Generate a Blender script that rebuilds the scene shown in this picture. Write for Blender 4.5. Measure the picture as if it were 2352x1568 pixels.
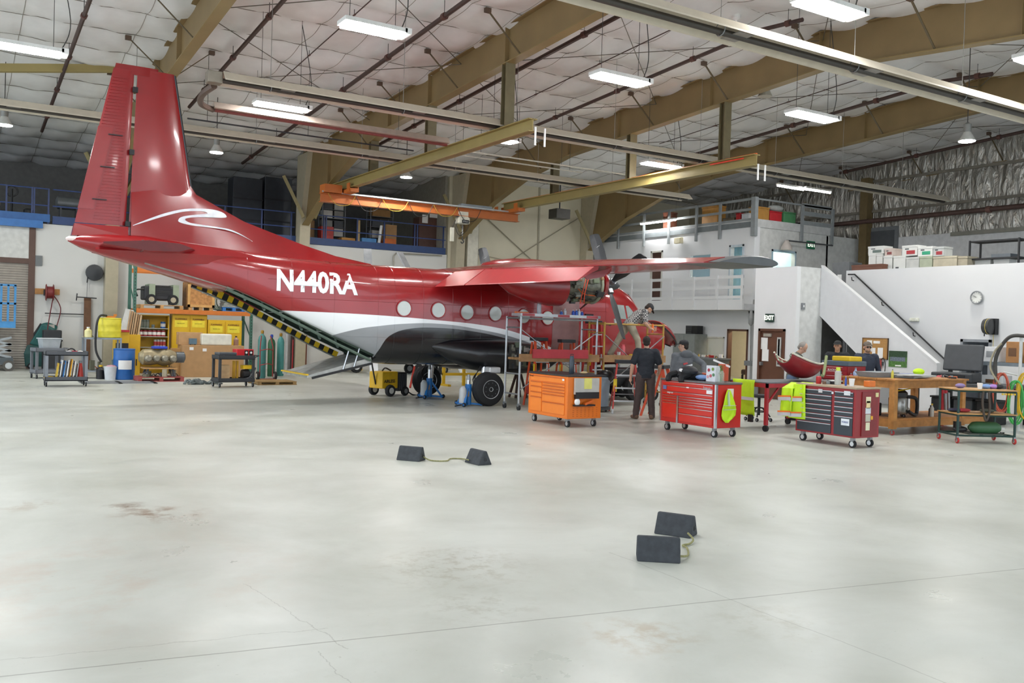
import bpy, bmesh, math, random
from mathutils import Vector, Matrix
from mathutils.bvhtree import BVHTree
random.seed(7)
for _o in list(bpy.data.objects): bpy.data.objects.remove(_o)
SC = bpy.context.scene
COL = SC.collection
# ---------------------------------------------------------------- camera
F, CX, CY, CAMH = 2064.0, 1176.0, 784.0, 1.80          # photo taken as 2352 x 1568
_vy = Vector((-104.0, 716.0)); _t = 0.03
_p1 = Vector((_vy.x-CX, _vy.y-CY, F)); _p2 = Vector((_vy.x+3000-CX, _vy.y+3000*_t-CY, F))
_up = _p1.cross(_p2).normalized()
if _up.y > 0: _up = -_up
_Y = _p1.normalized(); _X = _Y.cross(_up)
if _X.x < 0: _X = -_X
AX = (_X, _Y, _up)                                      # building axes in camera space (x right, y down, z forward)
CAMP = Vector((0, 0, CAMH))
cam = bpy.data.cameras.new('camera'); camo = bpy.data.objects.new('camera', cam); COL.objects.link(camo)
cam.sensor_width = 36; cam.lens = F/2352*36; cam.clip_end = 300
_r = Vector((_X.x, _Y.x, _up.x)); _d = Vector((_X.y, _Y.y, _up.y)); _f = Vector((_X.z, _Y.z, _up.z))
camo.matrix_world = Matrix(((_r.x, -_d.x, -_f.x, 0), (_r.y, -_d.y, -_f.y, 0), (_r.z, -_d.z, -_f.z, CAMH), (0, 0, 0, 1)))
SC.camera = camo
# ---------------------------------------------------------------- light and exposure
SC.view_settings.view_transform = 'Standard'; SC.view_settings.look = 'None'
SC.view_settings.gamma = 1; SC.view_settings.use_curve_mapping = False
SC.view_settings.exposure = 0.75
W = bpy.data.worlds.new('world'); SC.world = W; W.use_nodes = True
W.node_tree.nodes['Background'].inputs[0].default_value = (0.82, 0.91, 1.0, 1)
W.node_tree.nodes['Background'].inputs[1].default_value = 1.5
LAMP_E = 64.0        # emission of the linear high bays
# ---------------------------------------------------------------- photo pixel -> place
def ray(x, y):
    d = Vector((x-CX, y-CY, F)); return Vector((AX[0].dot(d), AX[1].dot(d), AX[2].dot(d)))
def fl(x, y, z=0.0):
    d = ray(x, y); return CAMP + d*((z-CAMH)/d.z)
def onx(x, y, X):
    d = ray(x, y); return CAMP + d*(X/d.x)
def ony(x, y, Y):
    d = ray(x, y); return CAMP + d*(Y/d.y)
RIDGE_Y, RIDGE_Z = 14.8, 9.25
def roofz(y): return RIDGE_Z - (0.058*(y-RIDGE_Y) if y > RIDGE_Y else 0.08*(RIDGE_Y-y))
def roofpt(x, y, dz):
    d = ray(x, y); t = 1.0
    for _ in range(60):
        p = CAMP + d*t; t *= (roofz(p.y)-dz-CAMH)/(p.z-CAMH)
    return CAMP + d*t
# ---------------------------------------------------------------- materials
def lin(c):
    c = c.lstrip('#'); v = [int(c[i:i+2], 16)/255 for i in (0, 2, 4)]
    return tuple(x/12.92 if x <= .04045 else ((x+.055)/1.055)**2.4 for x in v)
MATS = {}
def M(hexc, rough=.55, metal=0.0, var=.12, scale=6.0, bump=0.0, coat=0.0, name=None, emit=0.0):
    key = (hexc, rough, metal, var, scale, bump, coat, emit)
    if key in MATS: return MATS[key]
    m = bpy.data.materials.new(name or 'mat_'+hexc.strip('#')); m.use_nodes = True
    nt = m.node_tree; b = nt.nodes['Principled BSDF']; c = lin(hexc)
    b.inputs['Roughness'].default_value = rough; b.inputs['Metallic'].default_value = metal
    b.inputs['Coat Weight'].default_value = coat; b.inputs['Coat Roughness'].default_value = .08
    tc = nt.nodes.new('ShaderNodeTexCoord')
    n = nt.nodes.new('ShaderNodeTexNoise'); n.inputs['Scale'].default_value = scale; n.inputs['Detail'].default_value = 4
    nt.links.new(tc.outputs['Object'], n.inputs['Vector'])
    mr = nt.nodes.new('ShaderNodeMapRange'); mr.inputs[1].default_value = .3; mr.inputs[2].default_value = .7
    mr.inputs[3].default_value = 1-var; mr.inputs[4].default_value = 1+var*.6
    nt.links.new(n.outputs['Fac'], mr.inputs[0])
    mx = nt.nodes.new('ShaderNodeVectorMath'); mx.operation = 'SCALE'; mx.inputs[0].default_value = c
    nt.links.new(mr.outputs[0], mx.inputs['Scale']); nt.links.new(mx.outputs[0], b.inputs['Base Color'])
    if bump:
        bp = nt.nodes.new('ShaderNodeBump'); bp.inputs['Strength'].default_value = bump; bp.inputs['Distance'].default_value = .02
        nt.links.new(n.outputs['Fac'], bp.inputs['Height']); nt.links.new(bp.outputs[0], b.inputs['Normal'])
    if emit:
        b.inputs['Emission Color'].default_value = (*c, 1); b.inputs['Emission Strength'].default_value = emit
    MATS[key] = m; return m
def glass(hexc='#dfe8ea', rough=.05, alpha=.35):
    key = ('glass', hexc, rough, alpha)
    if key in MATS: return MATS[key]
    m = M(hexc, rough, 0, .02, 3.1+alpha); m = m.copy(); m.node_tree.nodes['Principled BSDF'].inputs['Alpha'].default_value = alpha
    MATS[key] = m; return m
# ---------------------------------------------------------------- mesh builder
def basis(d):
    d = Vector(d).normalized(); u = Vector((0, 0, 1)) if abs(d.z) < .9 else Vector((1, 0, 0))
    a = d.cross(u).normalized(); return a, d.cross(a).normalized()
class MB:
    def __init__(s, off=(0, 0, 0)): s.v = []; s.f = []; s.o = Vector(off)
    def add(s, vs, fs):
        k = len(s.v); s.v += [Vector(p)-s.o for p in vs]; s.f += [tuple(i+k for i in f) for f in fs]; return s
    def box(s, x0, x1, y0, y1, z0, z1):
        return s.add([(x, y, z) for z in (z0, z1) for x, y in ((x0, y0), (x1, y0), (x1, y1), (x0, y1))],
                     [(3, 2, 1, 0), (4, 5, 6, 7), (0, 1, 5, 4), (1, 2, 6, 5), (2, 3, 7, 6), (3, 0, 4, 7)])
    def cb(s, c, sz, rz=0.0, rx=0.0, ry=0.0):           # centred box, turned
        m = Matrix.Rotation(rz, 3, 'Z') @ Matrix.Rotation(ry, 3, 'Y') @ Matrix.Rotation(rx, 3, 'X'); h = Vector(sz)/2; c = Vector(c)
        return s.add([c + m @ Vector((x*h.x, y*h.y, z*h.z)) for z in (-1, 1) for x, y in ((-1, -1), (1, -1), (1, 1), (-1, 1))],
                     [(3, 2, 1, 0), (4, 5, 6, 7), (0, 1, 5, 4), (1, 2, 6, 5), (2, 3, 7, 6), (3, 0, 4, 7)])
    def bar(s, p, q, w, h=None):                         # rectangular bar between two points
        p, q = Vector(p), Vector(q); a, b = basis(q-p); h = w if h is None else h
        return s.add([e + a*(i*w/2) + b*(j*h/2) for e in (p, q) for i, j in ((-1, -1), (1, -1), (1, 1), (-1, 1))],
                     [(3, 2, 1, 0), (4, 5, 6, 7), (0, 1, 5, 4), (1, 2, 6, 5), (2, 3, 7, 6), (3, 0, 4, 7)])
    def cyl(s, p, q, r, r2=None, n=10, cap=True):
        p, q = Vector(p), Vector(q); a, b = basis(q-p); r2 = r if r2 is None else r2
        vs = [e + a*(rr*math.cos(2*math.pi*i/n)) + b*(rr*math.sin(2*math.pi*i/n)) for e, rr in ((p, r), (q, r2)) for i in range(n)]
        fs = [(i, i+n, (i+1) % n+n, (i+1) % n) for i in range(n)]
        if cap: fs += [tuple(range(n)), tuple(range(2*n-1, n-1, -1))]
        return s.add(vs, fs)
    def tube(s, pts, r, n=6):
        pts = [Vector(p) for p in pts]; rs = r if isinstance(r, (list, tuple)) else [r]*len(pts); vs = []; fs = []
        a = None
        for i, p in enumerate(pts):
            d = (pts[min(i+1, len(pts)-1)]-pts[max(i-1, 0)])
            if d.length < 1e-6: d = Vector((0, 0, 1))
            d.normalize()
            if a is None: a, b = basis(d)
            else:
                a = (a - d*a.dot(d))
                if a.length < 1e-5: a, b = basis(d)
                a.normalize(); b = d.cross(a)
            vs += [p + a*(rs[i]*math.cos(2*math.pi*k/n)) + b*(rs[i]*math.sin(2*math.pi*k/n)) for k in range(n)]
        for i in range(len(pts)-1):
            for k in range(n): fs.append((i*n+k, (i+1)*n+k, (i+1)*n+(k+1) % n, i*n+(k+1) % n))
        fs += [tuple(range(n)), tuple(range(len(vs)-1, len(vs)-n-1, -1))]
        return s.add(vs, fs)
    def lathe(s, c, prof, n=20, axis='Z'):               # prof: (radius, height) along axis from c
        c = Vector(c); vs = []; fs = []
        for r, h in prof:
            for i in range(n):
                a = 2*math.pi*i/n; u, w = r*math.cos(a), r*math.sin(a)
                vs.append(c + Vector({'Z': (u, w, h), 'Y': (u, h, w), 'X': (h, u, w)}[axis]))
        for j in range(len(prof)-1):
            for i in range(n): fs.append((j*n+i, j*n+(i+1) % n, (j+1)*n+(i+1) % n, (j+1)*n+i))
        fs += [tuple(range(n-1, -1, -1)), tuple(range(len(vs)-n, len(vs)))]
        return s.add(vs, fs)
    def ell(s, c, r, n=12, m=8, rz=0.0, ry=0.0):
        c = Vector(c); R = Matrix.Rotation(rz, 3, 'Z') @ Matrix.Rotation(ry, 3, 'Y'); vs = []; fs = []
        for j in range(m+1):
            ph = -math.pi/2 + math.pi*j/m
            for i in range(n):
                a = 2*math.pi*i/n
                vs.append(c + R @ Vector((r[0]*math.cos(ph)*math.cos(a), r[1]*math.cos(ph)*math.sin(a), r[2]*math.sin(ph))))
        for j in range(m):
            for i in range(n): fs.append((j*n+i, j*n+(i+1) % n, (j+1)*n+(i+1) % n, (j+1)*n+i))
        return s.add(vs, fs)
    def loft(s, secs, cap=True, skip=None):
        n = len(secs[0]); vs = [p for q in secs for p in q]; fs = []
        for j in range(len(secs)-1):
            for i in range(n):
                if skip and skip(j, i): continue
                fs.append((j*n+i, j*n+(i+1) % n, (j+1)*n+(i+1) % n, (j+1)*n+i))
        if cap: fs += [tuple(range(n-1, -1, -1)), tuple(range(len(vs)-n, len(vs)))]
        return s.add(vs, fs)
    def prism(s, poly, d):                               # polygon of 3d points pushed along d
        n = len(poly); d = Vector(d); P = [Vector(p) for p in poly]
        return s.add(P + [p+d for p in P], [tuple(range(n-1, -1, -1)), tuple(range(n, 2*n))] + [(i, (i+1) % n, (i+1) % n+n, i+n) for i in range(n)])
    def torus(s, c, R, r, axis='Y', n=20, m=8, a0=0, a1=2*math.pi):
        c = Vector(c); full = abs(a1-a0-2*math.pi) < 1e-6; k = n if full else n+1; vs = []; fs = []
        for i in range(k):
            a = a0+(a1-a0)*i/n
            for j in range(m):
                b = 2*math.pi*j/m; q = R+r*math.cos(b); u, w, h = q*math.cos(a), q*math.sin(a), r*math.sin(b)
                vs.append(c + Vector({'Z': (u, w, h), 'Y': (u, h, w), 'X': (h, u, w)}[axis]))
        for i in range(n):
            for j in range(m):
                i2 = (i+1) % k; fs.append((i*m+j, i2*m+j, i2*m+(j+1) % m, i*m+(j+1) % m))
        return s.add(vs, fs)
    def mesh(s, name, smooth=False):
        me = bpy.data.meshes.new(name); me.from_pydata(s.v, [], s.f); me.validate()
        bm = bmesh.new(); bm.from_mesh(me); bmesh.ops.recalc_face_normals(bm, faces=bm.faces); bm.to_mesh(me); bm.free()
        if smooth:
            me.shade_smooth()
            try: me.set_sharp_from_angle(angle=math.radians(38))
            except Exception: pass
        return me
    def build(s, name, mat, parent=None, smooth=False, bevel=0.0, kind=None, label=None):
        o = bpy.data.objects.new(name, s.mesh(name, smooth)); COL.objects.link(o)
        if mat: o.data.materials.append(mat)
        if parent is not None: o.parent = parent
        if bevel:
            b = o.modifiers.new('bevel', 'BEVEL'); b.width = bevel; b.segments = 2; b.limit_method = 'ANGLE'
        if kind: o['kind'] = kind
        if label: o['label'] = label
        return o
def tag(o, label, cat, group=None):
    o['label'] = label; o['category'] = cat
    if group: o['group'] = group
    return o
def thing(name, label, cat, loc=(0, 0, 0), rz=0.0, group=None):
    o = bpy.data.objects.new(name, None); COL.objects.link(o); o.empty_display_size = .2
    o.location = loc; o.rotation_euler = (0, 0, rz); return tag(o, label, cat, group)
def solo(name, mb, mat, label, cat, group=None, smooth=False, bevel=0.0):   # one-mesh thing, origin moved to its base
    xs = [v.x for v in mb.v]; ys = [v.y for v in mb.v]; zs = [v.z for v in mb.v]
    c = Vector(((min(xs)+max(xs))/2, (min(ys)+max(ys))/2, min(zs))); mb.v = [v-c for v in mb.v]
    o = mb.build(name, mat, None, smooth, bevel); o.location = c; return tag(o, label, cat, group)
def struct(name, mb, mat, parent=None, smooth=False, bevel=0.0):
    return mb.build(name, mat, parent, smooth, bevel, kind=None if parent else 'structure')
def copy_tree(o, parent=None):
    c = o.copy(); COL.objects.link(c); c.parent = parent
    for ch in list(o.children): copy_tree(ch, c)
    return c
TMP = bpy.data.scenes.new('workroom')                      # scratch scene: shapes are baked here, then it is removed
def bake(o):
    TMP.collection.objects.link(o); vl = TMP.view_layers[0]; vl.update()
    me = bpy.data.meshes.new_from_object(o.evaluated_get(vl.depsgraph)); TMP.collection.objects.unlink(o); return me
def text_mesh(body, size, bold=0.0, extrude=.002):
    cu = bpy.data.curves.new('txt', 'FONT'); cu.body = body; cu.size = size; cu.offset = bold; cu.extrude = extrude
    cu.align_x = 'CENTER'; cu.align_y = 'CENTER'; cu.resolution_u = 3
    o = bpy.data.objects.new('txt', cu); me = bake(o)
    bpy.data.objects.remove(o); bpy.data.curves.remove(cu); return me
def lettering(name, body, size, loc, rx=math.pi/2, rz=0.0, mat=None, parent=None, bold=0.0, sx=1.0):
    me = text_mesh(body, size, bold); o = bpy.data.objects.new(name, me); COL.objects.link(o)
    me.materials.clear(); me.materials.append(mat); o.location = loc; o.rotation_euler = (rx, 0, rz); o.scale = (sx, 1, 1)
    if parent is not None: o.parent = parent
    return o
def bez(pts, n=8):                                       # smooth polyline through points (Catmull-Rom)
    P = [Vector(p) for p in pts]; out = []
    for i in range(len(P)-1):
        a, b, c, d = P[max(i-1, 0)], P[i], P[i+1], P[min(i+2, len(P)-1)]
        for k in range(n):
            t = k/n; out.append(.5*((2*b)+(c-a)*t+(2*a-5*b+4*c-d)*t*t+(3*b-a-3*c+d)*t**3))
    return out+[P[-1]]
WHITE = M('#dcdee0', .6, var=.03, scale=1.5); CREAM = M('#cfc8b0', .6, var=.05, scale=1.2)
STEEL = M('#8d9092', .4, .7); DKSTEEL = M('#3b3d40', .5, .3); BLACK = M('#17181a', .5); RUBBER = M('#1d1e20', .8, bump=.1)
RED = M('#b3262a', .35, var=.06); ORANGE = M('#d8651f', .4, var=.06); YELLOW = M('#d9b21c', .45, var=.08); BLUE = M('#1f62a8', .4)
WOOD = M('#b07d45', .6, var=.25, scale=9); PLY = M('#b98e58', .6, var=.2, scale=7); CARD = M('#b08a5e', .75, var=.1); WHT = M('#e8e8e6', .5, var=.04)
GREY = M('#7d8083', .5); DKGREY = M('#45484b', .55); CHROME = M('#c9ccd0', .18, .9, var=.03); TAN = M('#86704a', .55, var=.1, scale=1.5)
GREEN = M('#2c6b4f', .5); TEAL = M('#1d5c58', .45)
# ================================================================ THE SETTING
YB = 33.5                                     # back wall
FX = (-2.15, 4.5, 11.16, 17.83, 24.5, 31.15)    # frame lines
XL, XR, YF = -9.0, 34.0, -7.0
def floor_material():
    m = bpy.data.materials.new('painted_concrete'); m.use_nodes = True; nt = m.node_tree; b = nt.nodes['Principled BSDF']
    N = nt.nodes.new; L = nt.links.new
    g = N('ShaderNodeNewGeometry'); sep = N('ShaderNodeSeparateXYZ'); L(g.outputs['Position'], sep.inputs[0])
    def noise(sc, det=6, rough=.6, dist=0.0):
        n = N('ShaderNodeTexNoise'); n.inputs['Scale'].default_value = sc; n.inputs['Detail'].default_value = det
        n.inputs['Roughness'].default_value = rough; n.inputs['Distortion'].default_value = dist; L(g.outputs['Position'], n.inputs['Vector']); return n.outputs['Fac']
    def mth(op, a, c=None, clamp=False):
        k = N('ShaderNodeMath'); k.operation = op; k.use_clamp = clamp
        for i, q in enumerate((a, c)):
            if q is None: continue
            if isinstance(q, (int, float)): k.inputs[i].default_value = q
            else: L(q, k.inputs[i])
        return k.outputs[0]
    def rng(v, a, c, d, e):
        k = N('ShaderNodeMapRange'); k.inputs[1].default_value = a; k.inputs[2].default_value = c; k.inputs[3].default_value = d; k.inputs[4].default_value = e; L(v, k.inputs[0]); return k.outputs[0]
    wob = mth('MULTIPLY', mth('SUBTRACT', noise(1.6, 8), .5), .09)
    wob2 = mth('MULTIPLY', mth('SUBTRACT', noise(5.0, 8), .5), .12)
    crack = None
    def line(p, q, w, wb, lo=None, hi=None):
        p, q = fl(*p), fl(*q); n = Vector((-(q-p).y, (q-p).x, 0)).normalized(); t = (q-p).normalized()
        d = mth('ADD', mth('ADD', mth('MULTIPLY', sep.outputs[0], n.x), mth('MULTIPLY', sep.outputs[1], n.y)), -n.dot(p)+0.0)
        k = rng(mth('ABSOLUTE', mth('ADD', d, wb)), 0, w, 1, 0)
        if lo is not None:
            u = mth('ADD', mth('ADD', mth('MULTIPLY', sep.outputs[0], t.x), mth('MULTIPLY', sep.outputs[1], t.y)), -t.dot(p))
            k = mth('MULTIPLY', k, mth('MULTIPLY', mth('GREATER_THAN', u, lo), mth('LESS_THAN', u, hi)))
        return k
    wsm = mth('MULTIPLY', wob, .25)
    lines = [(line((600, 1490), (1700, 1374), .010, wsm), .75), (line((1400, 1268), (1990, 1496), .007, wob, 0, 5.0), .45),
             (line((0, 1515), (720, 1445), .006, wob2, 0, 1.7), .4), (line((560, 1340), (720, 1440), .006, wob2, 0, 1.5), .4),
             (line((730, 1495), (800, 1568), .005, wob2, 0, 1.0), .4)]
    col = N('ShaderNodeMix'); col.data_type = 'RGBA'; col.inputs['A'].default_value = (*lin('#c6c8c0'), 1); col.inputs['B'].default_value = (*lin('#aeb0a5'), 1)
    L(rng(noise(.55, 7, .62, .4), .35, .7, 0, 1), col.inputs['Factor']); cur = col.outputs['Result']
    def over(fac, hexc):
        nonlocal cur
        k = N('ShaderNodeMix'); k.data_type = 'RGBA'; L(fac, k.inputs['Factor']); L(cur, k.inputs['A']); k.inputs['B'].default_value = (*lin(hexc), 1); cur = k.outputs['Result']
    def blob(px, rad, hexc, st, sc=4.0):
        p = fl(*px); v = N('ShaderNodeVectorMath'); v.operation = 'DISTANCE'; L(g.outputs['Position'], v.inputs[0]); v.inputs[1].default_value = p
        k = mth('MULTIPLY', rng(v.outputs['Value'], rad*.3, rad, 1, 0), rng(noise(sc, 8, .7), .48, .62, 0, 1)); over(mth('MULTIPLY', k, st), hexc)
    over(mth('MULTIPLY', rng(noise(3.3, 9, .72), .6, .74, 0, 1), .22), '#9a9a88')
    over(mth('MULTIPLY', rng(noise(22, 3, .6), .70, .74, 0, 1), .35), '#8a8777')
    for a in (((1470, 1460), .45, '#a08a66', .55), ((1040, 1300), .75, '#8c8670', .55, 9.0), ((370, 1180), .5, '#7a5f42', .8, 3.0), ((290, 1162), .25, '#6b5238', .8, 3.0), ((55, 1160), .4, '#8a7458', .5, 3.0),
              ((250, 1330), 1.6, '#b79a86', .4, 1.1), ((1700, 1047), .35, '#77775a', .6, 6.0), ((1100, 1390), .5, '#8f8b78', .4, 8.0), ((1770, 1425), .5, '#98947e', .4, 5.0)): blob(*a)
    for k, st in lines: over(mth('MULTIPLY', k, st), '#5d5a50')
    L(cur, b.inputs['Base Color']); L(rng(noise(.9, 6), .3, .7, .26, .46), b.inputs['Roughness']); b.inputs['Specular IOR Level'].default_value = .45
    return m
struct('floor', MB().box(XL-6, XR+6, YF-8, 46, -.3, 0), floor_material())
# ---- ceiling: draped white liner, sagging between the straps
def csurf(x, y):
    s = abs(math.sin(math.pi*(y-RIDGE_Y)/1.52)); q = abs(math.sin(math.pi*x/1.22))
    return roofz(y)+.05 - .12*s**.7*(.75+.25*math.sin(x*2.3+y*1.7)) - .05*q**.6*(.4+.6*s) + .014*math.sin(x*5.1+1.3*y) + .01*math.sin(x*9.7-4*y)
def ceiling_mesh():
    mb = MB(); nx, ny = 282, 312; vs = []; fs = []
    for j in range(ny+1):
        y = YF + (40.5-YF)*j/ny
        for i in range(nx+1):
            x = XL + (XR-XL)*i/nx
            vs.append((x, y, csurf(x, y)))
    for j in range(ny):
        for i in range(nx): fs.append((j*(nx+1)+i, (j+1)*(nx+1)+i, (j+1)*(nx+1)+i+1, j*(nx+1)+i+1))
    return mb.add(vs, fs)
CEIL = struct('ceiling', ceiling_mesh(), M('#e4e4e3', .65, var=.06, scale=2.2), smooth=True)
for k in range(-14, 17):
    y = RIDGE_Y + 1.52*k
    if YF < y < 40: MB().tube([(XL+.3*i, y, csurf(XL+.3*i, y)-.008) for i in range(143)], .012, 4).build('strap', M('#7d776e', .7), CEIL)  # dark strap cord, also drawing the shadow line in the crease
for k in range(-7, 28):
    x = 1.22*k
    pts = [(x, YF+.19*i, csurf(x, YF+.19*i)-.006) for i in range(250)]
    MB().tube(pts, .008, 4).build('seam_shade_cord', M('#8d877e', .7), CEIL)  # seam line in dark cord, painting in the crease shadow too
MB().box(XL, XR, YF, 40.5, 9.6, 9.7).build('roof_deck', M('#6d6d6d', .8), CEIL)
# ---- tapered steel frames
def frame(n, X):
    t = bpy.data.objects.new('trim_%d' % n, None); COL.objects.link(t); t['kind'] = 'structure'; t.location = (X, YB, 0)
    off = (X, YB, 0)
    bot = [(33.1, 5.4), (32.3, 5.75), (30.4, 6.65), (28, 7.35), (25.3, 7.78), (20, 8.05), (RIDGE_Y, 8.32), (9.9, 7.86), (4, 7.3), (YF, 6.4)]
    top = [(y, roofz(y)-.03) for y, _ in bot]
    poly = [(X-.01, y, z) for y, z in bot] + [(X-.01, y, z) for y, z in reversed(top)]
    MB(off).prism(poly, (.02, 0, 0)).build('web', TAN, t)
    fb = MB(off)
    for (y0, z0), (y1, z1) in zip(bot, bot[1:]): fb.bar((X, y0, z0), (X, y1, z1), .26, .025)
    fb.build('lower_flange', M('#8a754a', .55, var=.1, scale=1.5), t)
    ft = MB(off)
    for (y0, z0), (y1, z1) in zip(top, top[1:]): ft.bar((X, y0, z0), (X, y1, z1), .26, .025)
    ft.build('upper_flange', TAN, t)
    for y in (30.4, 25.3, 22.6, 18.5, RIDGE_Y, 9.9):
        zb = [z0+(z1-z0)*(y-y0)/(y1-y0) for (y0, z0), (y1, z1) in zip(bot, bot[1:]) if y1 <= y <= y0][0]
        MB(off).box(X-.12, X+.12, y-.008, y+.008, zb, roofz(y)-.04).build('stiffener', TAN, t)
    c = MB(off); c.loft([[(X-w, 33.48, z), (X+w, 33.48, z), (X+w, 33.48-d, z), (X-w, 33.48-d, z)] for z, w, d in ((0, .2, .3), (5.4, .2, .5), (8.1, .2, 1.15))])
    c.build('column', M('#b3aa92', .6, var=.06), t)
    k = 0
    for kk in range(-13, 12):                              # flange braces from the frame up to the liner straps
        y = RIDGE_Y + 1.52*kk*2
        if not (0 < y < 29): continue
        zb = [z0+(z1-z0)*(y-y0)/(y1-y0) for (y0, z0), (y1, z1) in zip(bot, bot[1:]) if y1 <= y <= y0][0]
        for sx in ((-1, 1) if kk % 2 else (-1,)):
            b = MB(off).bar((X+.1*sx, y, zb+.03), (X+1.0*sx, y, roofz(y)-.06), .045, .02).build('flange_brace', M('#5c5038', .6), t)
            MB(off).cb((X+1.0*sx, y, roofz(y)-.07), (.14, .1, .1)).build('clip', M('#5d4a3c', .6), b)
    return t
FRAMES = [frame(i+1, X) for i, X in enumerate(FX)]
# ---- back wall: white lower part under the storage loft
wb = MB()
JX = ony(72, 520, YB).x
wb.box(JX+.12, 17.45, YB, YB+.15, 0, 4.8).box(XL, JX-2.95, YB, YB+.15, 0, 4.8).box(JX-2.95, JX+.12, YB, YB+.15, 3.5, 4.8)
struct('wall_back', wb, M('#d3d3cf', .6, var=.04, scale=1.0))
wc = struct('wall_cream', MB().box(17.5, 34, YB, YB+.2, 0, 8.3), CREAM)
for x in (18.9, 22.0, 24.9): MB().box(x-.04, x+.04, YB-.05, YB, 0, 8.1).build('wall_post', M('#a7a08b', .6), wc)
for a, c in (((18.0, 3.2), (24.9, 7.4)), ((18.0, 7.4), (22.6, 4.2)), ((18.4, 5.0), (21.5, 4.6))): MB().bar((a[0], YB-.06, a[1]), (c[0], YB-.06, c[1]), .05, .03).build('cross_brace', M('#9b947f', .6), wc)
MB().box(18.25, 18.75, YB-.35, YB, 0, 6.9).build('wall_column', M('#d8d4c4', .6), wc)
# brown roller door with frame
rd = struct('door_1', MB((JX, YB, 0)).box(JX-2.9, JX-.05, YB+.05, YB+.09, 0, 3.5), M('#a29a8f', .5))
rd.location = (JX, YB, 0)
BR = M('#5d463c', .6)
for k in range(44): MB((JX, YB, 0)).cyl((JX-2.9, YB+.045, .04+k*.079), (JX-.05, YB+.045, .04+k*.079), .030, n=6).build('slat', M('#a59d92', .5), rd)
for a in ((JX-.06, JX+.13, 0, 4.72), (JX-3.05, JX-2.9, 0, 4.72)): MB((JX, YB, 0)).box(a[0], a[1], YB-.06, YB+.12, a[2], a[3]).build('jamb', BR, rd)
MB((JX, YB, 0)).box(JX-2.95, JX-.05, YB-.05, YB+.1, 3.45, 3.62).build('header', BR, rd)
MB((JX, YB, 0)).box(JX-2.95, JX-.05, YB-.03, YB+.02, 3.6, 4.7).build('transom_panel', M('#cfcfca', .6), rd)
# ---- storage loft on top of the back wall
LOFTZ = 4.85
NAVY = M('#27406f', .5); LBLUE = M('#2a5f9c', .5)
lf = struct('loft_floor', MB().box(XL, 17.4, YB+.05, 40.4, LOFTZ-.1, LOFTZ+.05), M('#4a4a48', .8))
struct('wall_loft', MB().box(XL, 27.5, 40.2, 40.4, 4.5, 8.3), M('#6c6b68', .8))
MB().box(2.7, 17.36, YB-.06, YB+.06, LOFTZ-.04, LOFTZ+.22).build('edge_beam', NAVY, lf)
MB().box(XL, 2.62, YB-.1, YB+.02, LOFTZ+.0, LOFTZ+.26).build('edge_beam', LBLUE, lf)
MB().box(XL, ony(98, 520, YB-.12).x, YB-.22, YB-.1, LOFTZ-.22, LOFTZ+.02).build('edge_beam', M('#2f6db0', .45), lf)
xs = [ony(p, 530, YB).x for p in (13, 72, 77, 110, 240, 340, 515, 600, 668, 743, 748, 820, 882, 952, 958, 1018)]
for x in xs: MB().box(x-.025, x+.025, YB-.05, YB, LOFTZ-.05, LOFTZ+1.12).build('rail_post', M('#2c3d68', .5), lf)
for z in (1.1, .55):
    for a, c in ((XL, 2.6), (2.7, 10.9), (11.4, 17.36)): MB().cyl((a, YB-.025, LOFTZ+z), (c, YB-.025, LOFTZ+z), .022, n=6).build('hand_rail', M('#3a4d80', .45), lf)
# wire mesh behind the rail
MB().box(17.3, 17.4, YB, 40.2, LOFTZ, 8.2).build('end_panel', M('#8f8b80', .7), lf)
# ---- office block on the right
OW = 25.0; BF = 23.8; EX = 20.0; SX = 21.0; RX = 22.2; FOILX = 31.0
OFF = M('#d9dadb', .6, var=.03, scale=1.0)
yc = onx(1733, 520, OW).y                                   # upper corner
def holes_x(name, X, y0, y1, z0, z1, holes, mat, th=.15):   # wall facing -x with rectangular openings
    mb = MB(); ys = sorted({y0, y1, *[h[0] for h in holes], *[h[1] for h in holes]}); zs = sorted({z0, z1, *[h[2] for h in holes], *[h[3] for h in holes]})
    for a, c in zip(ys, ys[1:]):
        for p, q in zip(zs, zs[1:]):
            m, k = (a+c)/2, (p+q)/2
            if any(h[0] < m < h[1] and h[2] < k < h[3] for h in holes): continue
            mb.box(X, X+th, a, c, p, q)
    return struct(name, mb, mat)
uz = onx(1690, 562, OW).z
UF = uz-2.08                                               # upper floor level
d_low = (onx(1719, 770, OW).y, onx(1671, 770, OW).y)
w_low = (onx(1664, 780, OW).y, onx(1610, 780, OW).y, .95, onx(1640, 773, OW).z)
d_up = [(onx(b, 580, OW).y, onx(a, 580, OW).y, UF, onx((a+b)/2, t, OW).z) for a, b, t in ((1496, 1523, 576), (1586, 1632, 582), (1676, 1709, 562))]
z_fas = onx(1700, 524, OW).z
wo = holes_x('wall_office', OW, yc, YB, 0, z_fas, [(d_low[0], d_low[1], 0, 2.03), w_low]+d_up, OFF)
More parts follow.
